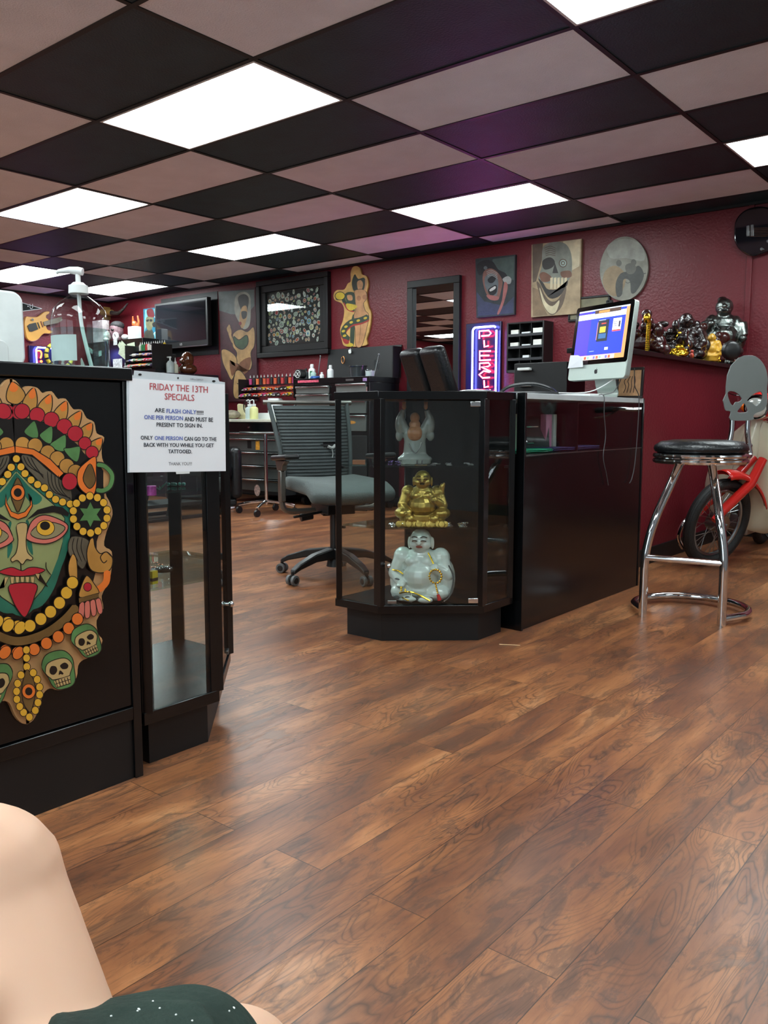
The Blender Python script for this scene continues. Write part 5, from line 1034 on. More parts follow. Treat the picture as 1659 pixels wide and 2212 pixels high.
for d in (0, .008):
    es = []
    for L in [SO]+[spl(e, 3, True) for e in eyes]:
        v = loop(L, d); es += [bm.edges.new((v[i], v[(i+1) % len(v)])) for i in range(len(v))]
    bmesh.ops.triangle_fill(bm, use_beauty=True, use_dissolve=False, edges=es)
bm.verts.ensure_lookup_table(); nn = len(bm.verts)//2; i0 = 0
for L in [SO]+[spl(e, 3, True) for e in eyes]:
    k_ = len(L)
    for i in range(k_):
        a1, b1 = i0+i, i0+(i+1) % k_
        bm.faces.new((bm.verts[a1], bm.verts[b1], bm.verts[b1+nn], bm.verts[a1+nn]))
    i0 += k_
bmesh.ops.recalc_face_normals(bm, faces=bm.faces)
g = MB(); g.v = [v.co.copy() for v in bm.verts]; g.f = [tuple(v.index for v in f_.verts) for f_ in bm.faces]; bm.verts.index_update(); g.f = [tuple(v.index for v in f_.verts) for f_ in bm.faces]; g.mi = [0]*len(g.f)
obj('skull_plate', g, mat('satin grey steel', (128, 134, 132), .35, .5, var=.04), t, smooth=False, bevel=.0015)
for q in (-1, 1):
    topp = SKP(885+q*58, 540, -.012); cb = topp - Vector((0, 0, .14)) + sks*q*.01; att = S0+(cb-S0).normalized()*.192; att = Vector((S0.x+(cb.x-S0.x)*.72, S0.y+(cb.y-S0.y)*.72, .70))
    obj('back_tube', MB().tube(spl([tuple(topp+Vector((0, 0, .05))), tuple(topp), tuple(topp-Vector((0, 0, .07))), tuple(cb), tuple(cb-Vector((0, 0, .045))-skn*-.01), tuple(att)], 6), .0125, 12), CHR, t)

q = onz(1101, 1393, .002); tag(obj('wooden_stick', MB().tube([q-Vector((.036, .018, 0)), q+Vector((.036, .018, 0))], .0016, 6), mat('pale wood', (226, 190, 140), .6)), 'tiny pale stick lying on the floor in front of the black counter', 'stick')
# ------------------------------------------------------------------ office chair
oc = Vector((-.27, .80, 0)); fa = Vector((.90, -.43, 0)).normalized(); RZc = math.atan2(fa.x, -fa.y)
t = thing('office_chair', oc, 'grey ribbed office chair with armrests and a torn backrest behind the cases', 'office chair')
Mo = LM(oc, RZc)          # local front is -Y
GF = mat('grey chair fabric', (92, 100, 98), .85, bump=.3, bs=150); GR = mat('dark ribbed mesh', (62, 70, 70), .75, bump=.3, bs=200); GM = mat('satin metal', (120, 118, 112), .35, .8)
g = MB(Mo)
hub = obj('gas_column', MB(Mo).cyl((0, 0, .10), (0, 0, .40), .028).cyl((0, 0, .06), (0, 0, .13), .05, .035, 20), PLA, t)
for k in range(5):
    an = 2*PI*k/5 - RZc - PI/2; d = Vector((math.cos(an), math.sin(an), 0)); w = Vector((-d.y, d.x, 0)); vs = []
    for r, z, hw, hh in ((.03, .135, .030, .030), (.17, .125, .024, .022), (.29, .092, .020, .016), (.335, .070, .017, .012)): c = d*r+Vector((0, 0, z)); vs += [c-w*hw-Vector((0, 0, hh)), c+w*hw-Vector((0, 0, hh)), c+w*hw+Vector((0, 0, hh)), c-w*hw+Vector((0, 0, hh))]
    fs = [(i*4+q, i*4+(q+1) % 4, i*4+4+(q+1) % 4, i*4+4+q) for i in range(3) for q in range(4)]+[(3, 2, 1, 0), (12, 13, 14, 15)]
    lg = obj('base_leg', MB(Mo).add(vs, fs), PLA, t, bevel=.006)
    c = d*.335; g = MB(Mo).use(mat('grey caster tread', (96, 98, 98), .5)); 
    for q in (-1, 1): g.cyl(c+w*q*.010+Vector((0, 0, .028)), c+w*q*.027+Vector((0, 0, .028)), .0275, n=24)
    g.use(PLA).cyl(c+w*-.030+Vector((0, 0, .028)), c+w*.030+Vector((0, 0, .028)), .017, n=18).cyl(c+Vector((0, 0, .03)), c+Vector((0, 0, .075)), .009)
    obj('caster', g, None, lg, bevel=.002)
obj('mechanism', MB(Mo).box((0, .03, .385), (.16, .26, .05)).box((0, .16, .37), (.09, .2, .03), (.2, 0, 0)).tube([(-.06, 0, .37), (-.20, -.02, .355), (-.25, -.02, .35)], .008, 8).tube([(.06, .05, .37), (.22, .05, .36)], .008, 8).cyl((-.10, .09, .34), (-.17, .09, .33), .022), PLA, t, bevel=.006)
# seat
n = 12; vs = []; g = MB(Mo)
for i in range(n+1):
    v = i/n; y = -.27+v*.50; zz_ = .475 - .045*max(0, (.25-v)/.25)**2*1.0 + .01*v
    for x, dz in ((-.245, 0), (-.12, -.008), (0, -.012), (.12, -.008), (.245, 0)): vs.append(Vector((x*(1-.06*v), y, zz_+dz)))
g.add(vs, [(i*5+k, i*5+k+1, i*5+6+k, i*5+5+k) for i in range(n) for k in range(4)])
se = obj('seat', g, GF, t); md = se.modifiers.new('s', 'SOLIDIFY'); md.thickness = .075; md.offset = 1; md = se.modifiers.new('b', 'BEVEL'); md.width = .03; md.segments = 5; md.limit_method = 'ANGLE'; md.angle_limit = 1.0
# backrest with ribs and a tear
def BK(u, v):   # u -1..1, v 0..1
    hw = .20+.045*v - (.02 if v > .9 else 0)*0; y = .235+.10*v+.05*v*v - .045*(1-u*u) + .03*math.sin(v*PI)*-1*.6
    return Vector((u*hw, y+.02, .50+v*.47))
TR = (.36, .50)
g = MB(Mo); nu, nvv = 24, 96; vs = []
for j in range(nvv+1):
    v = j/nvv
    for i in range(nu+1): u = -1+2*i/nu; p = BK(u*.93, v*.97); p.y += .0035*abs(math.sin(v*PI*24)); vs.append(p)
hole = lambda i, j: (((-1+2*(i+.5)/nu)-TR[0])/.24)**2 + (((j+.5)/nvv-TR[1])/.040)**2 < 1
fs = [(j*(nu+1)+i, j*(nu+1)+i+1, (j+1)*(nu+1)+i+1, (j+1)*(nu+1)+i) for j in range(nvv) for i in range(nu) if not hole(i, j)]
bk = obj('backrest', g.add(vs, fs), GR, t); md = bk.modifiers.new('s', 'SOLIDIFY'); md.thickness = .012
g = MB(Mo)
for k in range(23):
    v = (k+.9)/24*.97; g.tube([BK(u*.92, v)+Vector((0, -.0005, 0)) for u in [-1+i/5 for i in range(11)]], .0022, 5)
obj('rib_shadow_lines', g, mat('black rib shadow', (16, 18, 18), .8), t)  # thin black tubes paint in the shade between the ribs
for s_ in (-1, 1): obj('back_frame', MB(Mo).tube([BK(s_, v/12)+Vector((0, .004, 0)) for v in range(0, 13)], .013, 10), GR, t)
obj('top_rail', MB(Mo).tube([BK(u, 1)+Vector((0, .004, .004)) for u in [-1.12+i*.28 for i in range(9)]], [.014]+[.012]*7+[.014], 12), GM, t)
obj('torn_foam', MB(Mo).tube(spl([tuple(BK(TR[0]-.1, TR[1]-.03)+Vector((0, -.012, 0))), tuple(BK(TR[0]+.02, TR[1]-.05)+Vector((0, -.016, 0))), tuple(BK(TR[0]+.12, TR[1]-.02)+Vector((0, -.01, 0)))], 4), .009, 6).tube(spl([tuple(BK(TR[0], TR[1]-.05)+Vector((0, -.014, 0))), tuple(BK(TR[0]+.03, TR[1]-.12)+Vector((0, -.012, 0))), tuple(BK(TR[0], TR[1]-.17)+Vector((0, -.012, 0)))], 4), .0025, 5), mat('pale foam', (150, 154, 150), .9), t)
obj('tear_lining', MB(Mo).add([BK(TR[0]+.24*math.cos(a_), TR[1]+.045*math.sin(a_))+Vector((0, .010, 0)) for a_ in [2*PI*i/14 for i in range(14)]], [tuple(range(14))]), mat('torn lining', (16, 10, 12), .8), t)
obj('back_spine', MB(Mo).tube(spl([(0, .12, .37), (0, .26, .40), (0, .33, .52), (0, .345, .70)], 5), .022, 10), PLA, t)
for q in (-1, 1):
    up_ = obj('arm_post', MB(Mo).tube(spl([(q*.10, .04, .375), (q*.24, .05, .375), (q*.285, .05, .40), (q*.29, .05, .47)], 4), .016, 10).box((q*.29, .05, .515), (.032, .05, .17)), GM, t, bevel=.006)
    obj('arm_bracket', MB(Mo).prism([(q*.29-.015, .01, .60), (q*.29-.015, .09, .60), (q*.29-.015, .12, .655), (q*.29-.015, -.05, .655), (q*.29-.015, .0, .63)], (.03, 0, 0)), GM, up_, bevel=.003)
    obj('arm_pad', MB(Mo).box((q*.285, .01, .672), (.085, .25, .028), (-.06, 0, 0)), PLA, t, bevel=.012)
# ------------------------------------------------------------------ black leather client chair in front of the mirror
q = Vector((-.13, 2.05, 0)); t = thing('tattoo_chair', q, 'black leather chair with two upright back pads in front of the mirror', 'chair'); Mc = LM(q, 2.85)
obj('pedestal', MB(Mc).cyl((0, 0, 0), (0, 0, .03), .26, .25, 28).cyl((0, 0, .03), (0, 0, .38), .05, n=20), CHR, t, bevel=.004)
obj('seat', MB(Mc).box((0, -.05, .46), (.50, .52, .13)), LEA, t, bevel=.04)
obj('lower_back', MB(Mc).box((0, .26, .76), (.46, .12, .56), (-.35, 0, 0)), LEA, t, bevel=.04)
for k in (-1, 1): obj('back_pad', MB(Mc).box((k*.105, .40, 1.12), (.195, .09, .42), (-.40, 0, 0)), LEA, t, bevel=.035)
for k in (-1, 1): obj('armrest', MB(Mc).box((k*.30, .0, .66), (.07, .38, .05)).cyl((k*.30, .02, .42), (k*.30, .02, .64), .018), mat('worn silver pad', (130, 134, 132), .3), t, bevel=.018)
# ------------------------------------------------------------------ toolbox with raised lid
X0, X1, Y0, Y1 = -3.235, -2.245, 3.45, 3.90
t = thing('tool_chest', ((X0+X1)/2, (Y0+Y1)/2, 0), 'tall black and steel tool chest with its lid raised against the red wall', 'tool chest')
obj('body', MB().bb((X0, Y0, .10), (X1, Y1, 1.225)), BLK, t, bevel=.004)
obj('tray_rim', MB().bb((X0-.005, Y0-.004, 1.225), (X1+.005, Y0+.02, 1.278)).bb((X0-.005, Y0+.02, 1.225), (X0+.02, Y1, 1.278)).bb((X1-.02, Y0+.02, 1.225), (X1+.005, Y1, 1.278)).bb((X0+.02, Y0+.02, 1.225), (X1-.02, Y1-.01, 1.262)), BLK, t, bevel=.002)
ld = obj('lid', MB().prism([(X0+.02, 3.885, 1.275), (X1, 3.885, 1.275), (X1, 3.935, 1.60), (X0+.02, 3.935, 1.60)], (0, .012, 0)).bb((X1-.012, 3.80, 1.28), (X1, 3.93, 1.58)), BLKM, t, bevel=.002)
g = MB().use(WHT); ac = ony(755, 759, 3.90)
g.add([Vector((ac.x+x*.0022, 3.905, ac.z+y*.0024)) for x, y in apl], [tuple(range(len(apl)))]).add([Vector((ac.x+x*.0022, 3.905, ac.z+y*.0024)) for x, y in lf], [tuple(range(5))]); obj('apple_sticker', g, None, ld, smooth=False)
DS = mat('grey steel drawer', (128, 134, 132), .32, .6, var=.06); TRM = mat('bright drawer pull', (190, 194, 192), .2, 1)
xm0, xm1 = ony(712, 830, Y0).x, ony(728, 830, Y0).x; xm2 = ony(792, 830, Y0).x
for k in range(6):
    z1 = 1.20-k*.078; dr = obj('drawer', MB().bb((X0+.03, Y0-.014, z1-.070), (xm0, Y0, z1)), DS, t, bevel=.002); obj('drawer_pull', MB().bb((X0+.03, Y0-.030, z1-.018), (xm0, Y0-.0145, z1-.002)), TRM, dr, bevel=.003)
for k, (z1, hh) in enumerate(((1.215, .155), (1.055, .13), (.915, .16))):
    dr = obj('drawer', MB().bb((xm1, Y0-.014, z1-hh+.008), (xm2, Y0, z1)), DS, t, bevel=.002); obj('drawer_pull', MB().bb((xm1, Y0-.030, z1-.022), (xm2, Y0-.0145, z1-.003)), TRM, dr, bevel=.003)
obj('lower_doors', MB().bb((X0+.03, Y0-.010, .14), (X1-.03, Y0, .72)), BLKM, t, bevel=.003)
g = MB().use(mat('pink and blue sticker', (206, 86, 110), .4, var=.5, vs=60)); z_ = 1.253
a0, b0 = ony(643, 820, Y0-.006).x, ony(688, 820, Y0-.006).x; g.bb((a0, Y0-.0065, 1.238), (b0, Y0-.0045, 1.262)); obj('sticker', g, None, t)
obj('sticker', MB().bb((X1-.075, Y0-.0060, 1.10), (X1-.03, Y0-.001, 1.18)), mat('pale mottled sticker', (190, 150, 150), .4, var=.5, vs=60), t)
obj('sticker', MB().bb((X1-.08, Y0-.0060, 1.232), (X1-.03, Y0-.0045, 1.262)), mat('blue pink sticker', (150, 120, 170), .4, var=.4, vs=60), t)
obj('badge', MB().bb(((xm1+xm2)/2-.07, Y0-.0060, 1.240), ((xm1+xm2)/2+.03, Y0-.0045, 1.258)), STL, t); obj('orange_badge', MB().prism([((xm1+xm2)/2+.065*math.cos(a_), Y0-.0165, .845+.016*math.sin(a_)) for a_ in [2*PI*i/20 for i in range(20)]], (0, .0015, 0)), mat('amber badge', (206, 140, 60), .4, var=.3, vs=50), t)
for dx in (.06, X1-X0-.06):
    for dy in (Y0+.08, Y1-.08): obj('caster', MB().cyl((X0+dx-.02, dy, .05), (X0+dx+.02, dy, .05), .05), PLA, t)
# things standing in the chest tray
TZ = 1.2625
def bottle(x, y, z, r, h, mt, label, cap=WHT, nozzle=0, group=None, name='bottle', capr=.45):
    t = thing(name, (x, y, z), label, 'bottle', group); c = Vector((x, y, z))
    obj('body', MB().lathe([(0, 0), (r*.95, 0), (r, .05*h), (r, .62*h), (r*.9, .70*h), (r*capr, .78*h), (r*capr, .8*h), (0, .8*h)], c, 20), mt, t, ang=50)
    g = MB().cyl(c+Vector((0, 0, .8*h)), c+Vector((0, 0, .93*h)), r*(capr+.1), n=16)
    if nozzle == 1: g.cyl(c+Vector((0, 0, .93*h)), c+Vector((0, 0, 1.22*h)), r*.25, r*.08, 10)
    elif nozzle == 2: g.tube([c+Vector((0, 0, .93*h)), c+Vector((0, 0, 1.15*h)), c+Vector((-.5*r, 0, 1.2*h)), c+Vector((-r*1.1, 0, 1.14*h))], r*.12, 8)
    else: g.cyl(c+Vector((0, 0, .93*h)), c+Vector((0, 0, h)), r*(capr+.05), r*capr, 16)
    obj('cap', g, cap, t); return t
YY = 3.62
tX = lambda px_: ony(px_, 810, YY).x
bottle(tX(661), YY, TZ, .026, .13, mat('charcoal plastic', (70, 76, 78), .4), 'charcoal bottle, leftmost in the tool chest tray', PLA)
bottle(tX(674), YY, TZ, .036, .17, WHT, 'tall white squeeze bottle with a green label in the tool chest tray')
obj('label_band', MB().bb((tX(674)+.005, YY-.0375, TZ+.05), (tX(674)+.03, YY-.030, TZ+.10)), mat('green label', (30, 110, 70), .5), bpy.data.objects['bottle.001'])
bottle(tX(686), YY-.06, TZ, .030, .11, mat('mint plastic', (160, 190, 180), .4), 'short mint bottle beside the tall white one in the tray')
bottle(tX(714), YY, TZ, .032, .15, WHT, 'white bottle in the middle of the tool chest tray')
bottle(tX(704), YY-.06, TZ, .022, .08, WHT, 'short white bottle in front of the middle of the tray')
g = MB(); r_ = random.Random(4)
BLU = mat('blue nitrile', (30, 80, 150), .5)
for k in range(8): g.ell((tX(694)+r_.uniform(-.04, .04), YY-.09, TZ+.015+r_.uniform(0, .02)), (.03, .025, .012), 10)
tag(obj('blue_wipes', g, BLU, remesh=.005), 'crumpled blue pack among the white bottles in the tray', 'wipes')
tag(obj('blue_tray', MB().bb((tX(738), YY-.12, TZ), (tX(788), YY+.04, TZ+.018)), BLU, bevel=.004), 'flat blue tray at the right of the tool chest top', 'tray')
c = Vector((tX(765), YY+.06, TZ)); tag(obj('bucket', MB().lathe([(0, 0), (.075, 0), (.085, .12), (.092, .125), (.092, .135), (.08, .135), (.07, .01), (0, .01)], c, 28), mat('dark glass bucket', (52, 56, 56), .2, coat=.4)), 'dark round bucket behind the blue tray on the tool chest', 'bucket')
t = thing('clamp_jar', (tX(799), YY+.02, TZ), 'clear clamp-lid jar with its lid flipped open on the tool chest', 'jar'); c = Vector((tX(797), YY+.02, TZ))
obj('jar_body', MB().lathe([(0, 0), (.05, 0), (.054, .01), (.054, .085), (.05, .09), (.048, .085), (.048, .01), (0, .01)], c, 24), PGL, t, ang=50); obj('cotton_fill', MB().cyl(c+Vector((0, 0, .006)), c+Vector((0, 0, .075)), .046, n=20), WHT, t)
obj('open_lid', MB().cyl(c+Vector((.055, .02, .135)), c+Vector((.062, .035, .137)), .05, n=24).tube([c+Vector((.052, .01, .09)), c+Vector((.056, .02, .10))], .006, 6), PGL, t)
tag(obj('metal_rod', MB().tube([(tX(812), YY-.03, TZ+.005), (tX(820), YY-.01, TZ+.22)], .006, 8).ell((tX(820), YY-.01, TZ+.225), .01), STL), 'thin metal rod standing at the right end of the tool chest', 'rod')
tag(obj('metal_rod', MB().tube([(tX(672), YY+.09, TZ+.002), (tX(678), YY+.10, TZ+.25)], .005, 8).ell((tX(678), YY+.10, TZ+.255), .009), STL), 'thin metal rod behind the tall white bottle', 'rod')
tag(obj('air_filter', MB().tube([(ony(742, 778, 3.88).x+.02*math.cos(a_), 3.875, ony(742, 778, 3.88).z+.035*math.sin(a_)) for a_ in [2*PI*i/16 for i in range(16)]], .007, 8, closed=True), mat('brass hook', (170, 120, 80), .3, 1)), 'small brass oval hanging inside the raised lid', 'ornament')
# round speakers and ink bottle racks
ORD = 'first second third fourth fifth sixth seventh eighth ninth tenth eleventh twelfth thirteenth fourteenth fifteenth'.split()
def ink_rack(name, x0, x1, yb, z0, rows, label, cols_, seed, n, grp, where, down):
    r_ = random.Random(seed); t = thing(name, ((x0+x1)/2, yb, z0), label, 'rack')
    for j in range(rows):
        z = z0+j*.065; y = yb+j*.045
        obj('shelf', MB().bb((x0, y-.02, z), (x1, y+.10, z+.006)), PLA, t)
    obj('side_panel', MB().bb((x0-.006, yb-.03, z0-.02), (x0, yb+.25, z0+rows*.065)), PLA, t); obj('side_panel', MB().bb((x1, yb-.03, z0-.02), (x1+.006, yb+.25, z0+rows*.065)), PLA, t)
    for j in range(rows):
        for k in range(n):
            x = x0+(k+.5)*(x1-x0)/n; z = z0+j*.065+.0265; y = yb+j*.045; c = cols_[r_.randrange(len(cols_))]
            m_ = mat('ink %02x%02x%02x' % c, c, .3); th = -.12 if j < rows-1 else PI/2*.0
            a0 = Vector((x, y+.035, z)); d = Vector((r_.uniform(-.25, .25), -1, -.12+r_.uniform(-.08, .03))).normalized()
            if j == rows-1: a0 = Vector((x, y+.03, z0+j*.065+.0065)); d = Vector((r_.uniform(-.05, .05), 0, 1)).normalized()
            g = MB().use(m_).cyl(a0, a0+d*.065, .0175, n=12).use(mat('black cap', (26, 26, 28), .4) if r_.random() < down else m_).cyl(a0+d*.065, a0+d*.078, .0125, n=10).use(mat('clear tip', (190, 190, 186), .3)).cyl(a0+d*.078, a0+d*.105, .008, .0025, 8)
            rn = ('lowest', 'second lowest', 'third', 'top') [j] if rows == 4 else ('lowest', 'middle', 'top')[j]
            cn = min(((sum((a_-b_)**2 for a_, b_ in zip(c, rc)), nm) for rc, nm in (((200, 40, 50), 'red'), ((230, 120, 40), 'orange'), ((220, 190, 50), 'yellow'), ((50, 120, 70), 'green'), ((60, 60, 140), 'blue'), ((30, 30, 32), 'black'), ((200, 70, 130), 'pink'), ((220, 215, 205), 'white'), ((130, 100, 120), 'mauve'))))[1]
            tag(obj('ink_bottle', g), '%s ink bottle, %s from the left, %s row, %s' % (cn, ORD[k], rn, where), 'ink bottle', grp)
xr = lambda px_, Y=3.55: ony(px_, 810, Y).x
ink_rack('ink_rack', xr(512), xr(630), 3.60, 1.115, 3, 'black stepped ink rack left of the tool chest', [(214, 96, 60), (200, 70, 130), (40, 38, 40), (220, 190, 50), (230, 120, 70), (190, 60, 60), (130, 100, 120)], 3, 15, 'ink bottles in the rack by the tool chest', 'rack by the tool chest', .8)
c0 = ony(643, 808, 3.52); t = thing('round_speaker', (c0.x, 3.56, c0.z-.05), 'black round speaker with a pale emblem beside the ink rack', 'speaker')
sm = MB().cyl((c0.x, 3.52, c0.z), (c0.x, 3.60, c0.z), .05, n=28); obj('case', sm, PLA, t, bevel=.004); obj('emblem', MB().tube([(c0.x+.036*math.cos(2*PI*i/20), 3.518, c0.z+.036*math.sin(2*PI*i/20)) for i in range(20)], .003, 5, closed=True).box((c0.x, 3.518, c0.z), (.05, .003, .006), (0, .8, 0)).box((c0.x, 3.518, c0.z), (.05, .003, .006), (0, -.8, 0)), WHT, t)
# low workbench
WX0, WX1, WY = xr(470, 3.30), -3.255, 3.30
t = thing('workbench', ((WX0+WX1)/2, 3.6, 0), 'grey steel drawer bench with a white top left of the tool chest', 'workbench')
obj('body', MB().bb((WX0, WY, .10), (WX1, 3.92, .845)), mat('dark steel body', (50, 54, 56), .4, .4), t, bevel=.003); obj('white_top', MB().bb((WX0-.02, WY-.03, .8455), (WX1, 3.93, .875)), mat('cream top', (206, 206, 190), .4), t, bevel=.004)
dr = obj('black_drawer', MB().bb((WX0+.02, WY-.015, .745), (WX1-.02, WY, .835)), BLK, t, bevel=.002); obj('lock', MB().cyl(((WX0+WX1)/2, WY-.022, .79), ((WX0+WX1)/2, WY-.015, .79), .008), CHR, dr)
for z1, hh in ((.735, .055), (.675, .13), (.535, .13), (.395, .13), (.255, .12)):
    dr = obj('drawer', MB().bb((WX0+.02, WY-.014, z1-hh), (WX1-.02, WY, z1)), mat('grey drawer face', (96, 102, 100), .35, .5), t, bevel=.002); obj('drawer_pull', MB().bb((WX0+.02, WY-.032, z1-.018), (WX1-.02, WY-.0145, z1-.002)), TRM, dr, bevel=.003)
q = ony(559, 962, WY); obj('sticker', MB().bb((q.x-.03, WY-.0165, q.z-.045), (q.x+.03, WY-.0145, q.z+.045)), mat('orange sticker', (214, 150, 50), .5, var=.3, vs=40), t)
q = ony(541, 960, WY); obj('sticker', MB().bb((q.x-.03, WY-.0165, q.z-.04), (q.x+.03, WY-.0145, q.z+.04)), BLKM, t)
q = ony(558, 1059, WY); obj('sticker', MB().prism([(q.x+.045*math.cos(a_), WY-.0165, q.z+.06*math.sin(a_)) for a_ in [2*PI*i/16 for i in range(16)]], (0, .0015, 0)), mat('round mottled sticker', (200, 170, 160), .5, var=.5, vs=50), t)
BZ = .8755
bx_ = lambda px_, Y=3.5: ony(px_, 890, Y).x
bottle(bx_(552), 3.42, BZ, .048, .17, mat('frosted bottle', (190, 206, 204), .3), 'frosted squeeze bottle with a bent spout on the workbench', WHT, 2, None, 'squeeze_bottle', .4)
bottle(bx_(567), 3.38, BZ, .045, .17, mat('yellowish bottle', (214, 214, 150), .3), 'yellowish squeeze bottle behind the office chair top', WHT, 2, None, 'squeeze_bottle', .4)
c = Vector((bx_(595, 3.62), 3.62, BZ+.065)); t = thing('paper_towel_roll', c, 'white paper towel roll standing on a white box on the workbench', 'paper towel'); obj('roll', MB().lathe([(.022, 0), (.078, 0), (.078, .155), (.022, .155), (.022, 0)], c, 32), PAP, t)
tag(obj('supply_box', MB().bb((bx_(572, 3.62), 3.50, BZ), (bx_(618, 3.62), 3.74, BZ+.065)), WHT, bevel=.003), 'white box carrying the paper towel roll', 'box')
c = Vector((bx_(521, 3.60), 3.60, BZ)); tag(obj('chair_back_shape', MB().prism([c+Vector(p) for p in ((-.06, 0, 0), (.12, 0, 0), (.11, 0, .03), (.05, 0, .07), (.03, 0, .16), (-.05, 0, .17), (-.07, 0, .16))], (0, .04, 0)), mat('cream plastic', (214, 206, 160), .4), bevel=.01), 'cream plastic lamp base standing on the workbench', 'base')
t = thing('desk_fan', (bx_(541), 3.5, BZ), 'small black desk fan with chrome blades on the workbench', 'fan'); c = Vector((bx_(541), 3.48, BZ+.13))
g = MB()
for r in (.03, .06, .09): g.tube([c+Vector((r*math.cos(2*PI*i/28), -.02 if r < .08 else 0, r*math.sin(2*PI*i/28))) for i in range(28)], .003, 5, closed=True)
for k in range(10): a_ = 2*PI*k/10; g.tube([c+Vector((0, -.025, 0)), c+Vector((.09*math.cos(a_), 0, .09*math.sin(a_)))], .0022, 5)
obj('cage', g, PLA, t); g = MB()
for k in range(3): a_ = 2*PI*k/3; g.ell(c+Vector((.042*math.cos(a_), .01, .042*math.sin(a_))), (.036, .006, .022), 12, (0, -a_, 0))
obj('blades', g, CHR, t); obj('stand', MB().tube([c+Vector((0, .02, 0)), c+Vector((0, .05, -.06)), c+Vector((0, .03, -.12))], .008, 8).cyl(c+Vector((0, .02, -.13)), c+Vector((0, .02, -.118)), .05, n=24), PLA, t)
c = Vector((bx_(500, 3.5), 3.5, BZ+.05)); tag(obj('wrapped_bundle', MB().ell(c, (.11, .09, .05)), mat('mottled cloth', (150, 140, 120), .8, var=.5, vs=20)), 'pale mottled cloth bundle at the left end of the workbench', 'bundle')
c = Vector((bx_(623, 3.62), 3.66, BZ)); tag(obj('folded_sheet', MB().prism([c+Vector(p) for p in ((-.05, 0, 0), (.05, 0, 0), (.06, 0, .16), (.02, 0, .13), (-.04, 0, .06))], (0, .03, 0)), mat('grey film', (140, 148, 150), .3)), 'grey plastic sheet right of the paper towel roll', 'sheet')
# instrument stand
q = Vector((-2.87, 2.70, 0)); t = thing('instrument_stand', q, 'chrome wheeled instrument stand in front of the workbench', 'stand')
obj('pole', MB().cyl(q+Vector((0, 0, .09)), q+Vector((0, 0, .74)), .017, n=14), CHR, t); obj('tray', MB().box(q+Vector((-.16, .10, .748)), (.42, .30, .014), (0, 0, -.4)), STL, t, bevel=.004)
for k in range(4):
    a_ = k*PI/2+.5; d = Vector((math.cos(a_), math.sin(a_), 0)); lg = obj('base_leg', MB().tube([q+Vector((0, 0, .12)), q+d*.15+Vector((0, 0, .105)), q+d*.27+Vector((0, 0, .08))], .014, 8), CHR, t); obj('caster', MB().cyl(q+d*.27+Vector((-.012, 0, .032)), q+d*.27+Vector((.012, 0, .032)), .032).cyl(q+d*.27+Vector((0, 0, .04)), q+d*.27+Vector((0, 0, .08)), .006), PLA, lg)
# black leather work chair, seen from behind the notice
q = Vector((-3.80, 2.72, 0)); t = thing('leather_chair', q, 'padded black leather chair just right of the Friday notice', 'chair'); Ml = LM(q, .9)
obj('back_cushion', MB(Ml).box((0, .26, .78), (.54, .17, .34), (-.12, 0, 0)), LEA, t, bevel=.07); obj('lumbar', MB(Ml).box((0, .21, .55), (.48, .14, .16)), LEA, t, bevel=.05); obj('seat', MB(Ml).box((0, -.05, .36), (.54, .56, .16)), LEA, t, bevel=.06)
for k in (-1, 1): obj('side_arm', MB(Ml).box((k*.31, -.02, .35), (.11, .54, .50)), LEA, t, bevel=.045)
obj('base', MB(Ml).box((0, 0, .065), (.62, .5, .07)), BLKM, t, bevel=.02); obj('foot_ring', MB(Ml).tube([(.20+.085*math.cos(2*PI*i/20), -.2+.085*math.sin(2*PI*i/20), .012) for i in range(20)], .010, 8, closed=True), WHT, t)
# massage bench seen through the narrow case
q = Vector((-3.35, 1.70, 0)); t = thing('padded_bench', q, 'black padded bench on trestle legs seen through the narrow case', 'bench')
obj('pad', MB().box(q+Vector((0, 0, .70)), (.60, 1.1, .10)), LEA, t, bevel=.03); obj('floor_bar', MB().box(q+Vector((.22, 0, .015)), (.04, 1.05, .03)), PLA, t, bevel=.004); obj('floor_bar', MB().box(q+Vector((-.22, 0, .015)), (.04, 1.05, .03)), PLA, t, bevel=.004)
for y0_, y1_ in ((-.35, -.20), (.30, .10)):
    for x_ in (.22, -.22): obj('leg', MB().box(q+Vector((x_, (y0_+y1_)/2, .34)), (.05, .07, .64), (.22 if y0_ < 0 else -.28, 0, 0)), PLA, t, bevel=.004)
obj('lower_shelf', MB().box(q+Vector((0, 0, .13)), (.40, .9, .03)), BLKM, t, bevel=.004)
# cabinets in the far corner
X0, X1 = ony(232, 760, 3.55).x, ony(309, 760, 3.55).x
t = thing('corner_cabinet', ((X0+X1)/2, 3.73, 0), 'tall black cabinet with stickers behind the sanitizer bottle', 'cabinet')
ct = ony(270, 733, 3.55).z; obj('body', MB().bb((X0-.45, 3.55, 0), (X1, 3.79, ct)), BLK, t, bevel=.004)
def stk(px0, py0, px1, py1, mt, nm='sticker', th=.002): a0, b0 = ony(px0, py0, 3.548), ony(px1, py1, 3.548); return obj(nm, MB().bb((a0.x, 3.548-th, b0.z), (b0.x, 3.5495, a0.z)), mt, t)
stk(245, 729+4, 253, 745, mat('white mask sticker', (196, 200, 200), .5, var=.5, vs=60)); stk(244, 776, 264, 794, mat('white skull sticker', (206, 210, 210), .5, var=.4, vs=40)); stk(270, 784, 277, 793, WHT)
g = MB(); BIL = mat('banknote green', (176, 186, 160), .7, var=.2, vs=40)
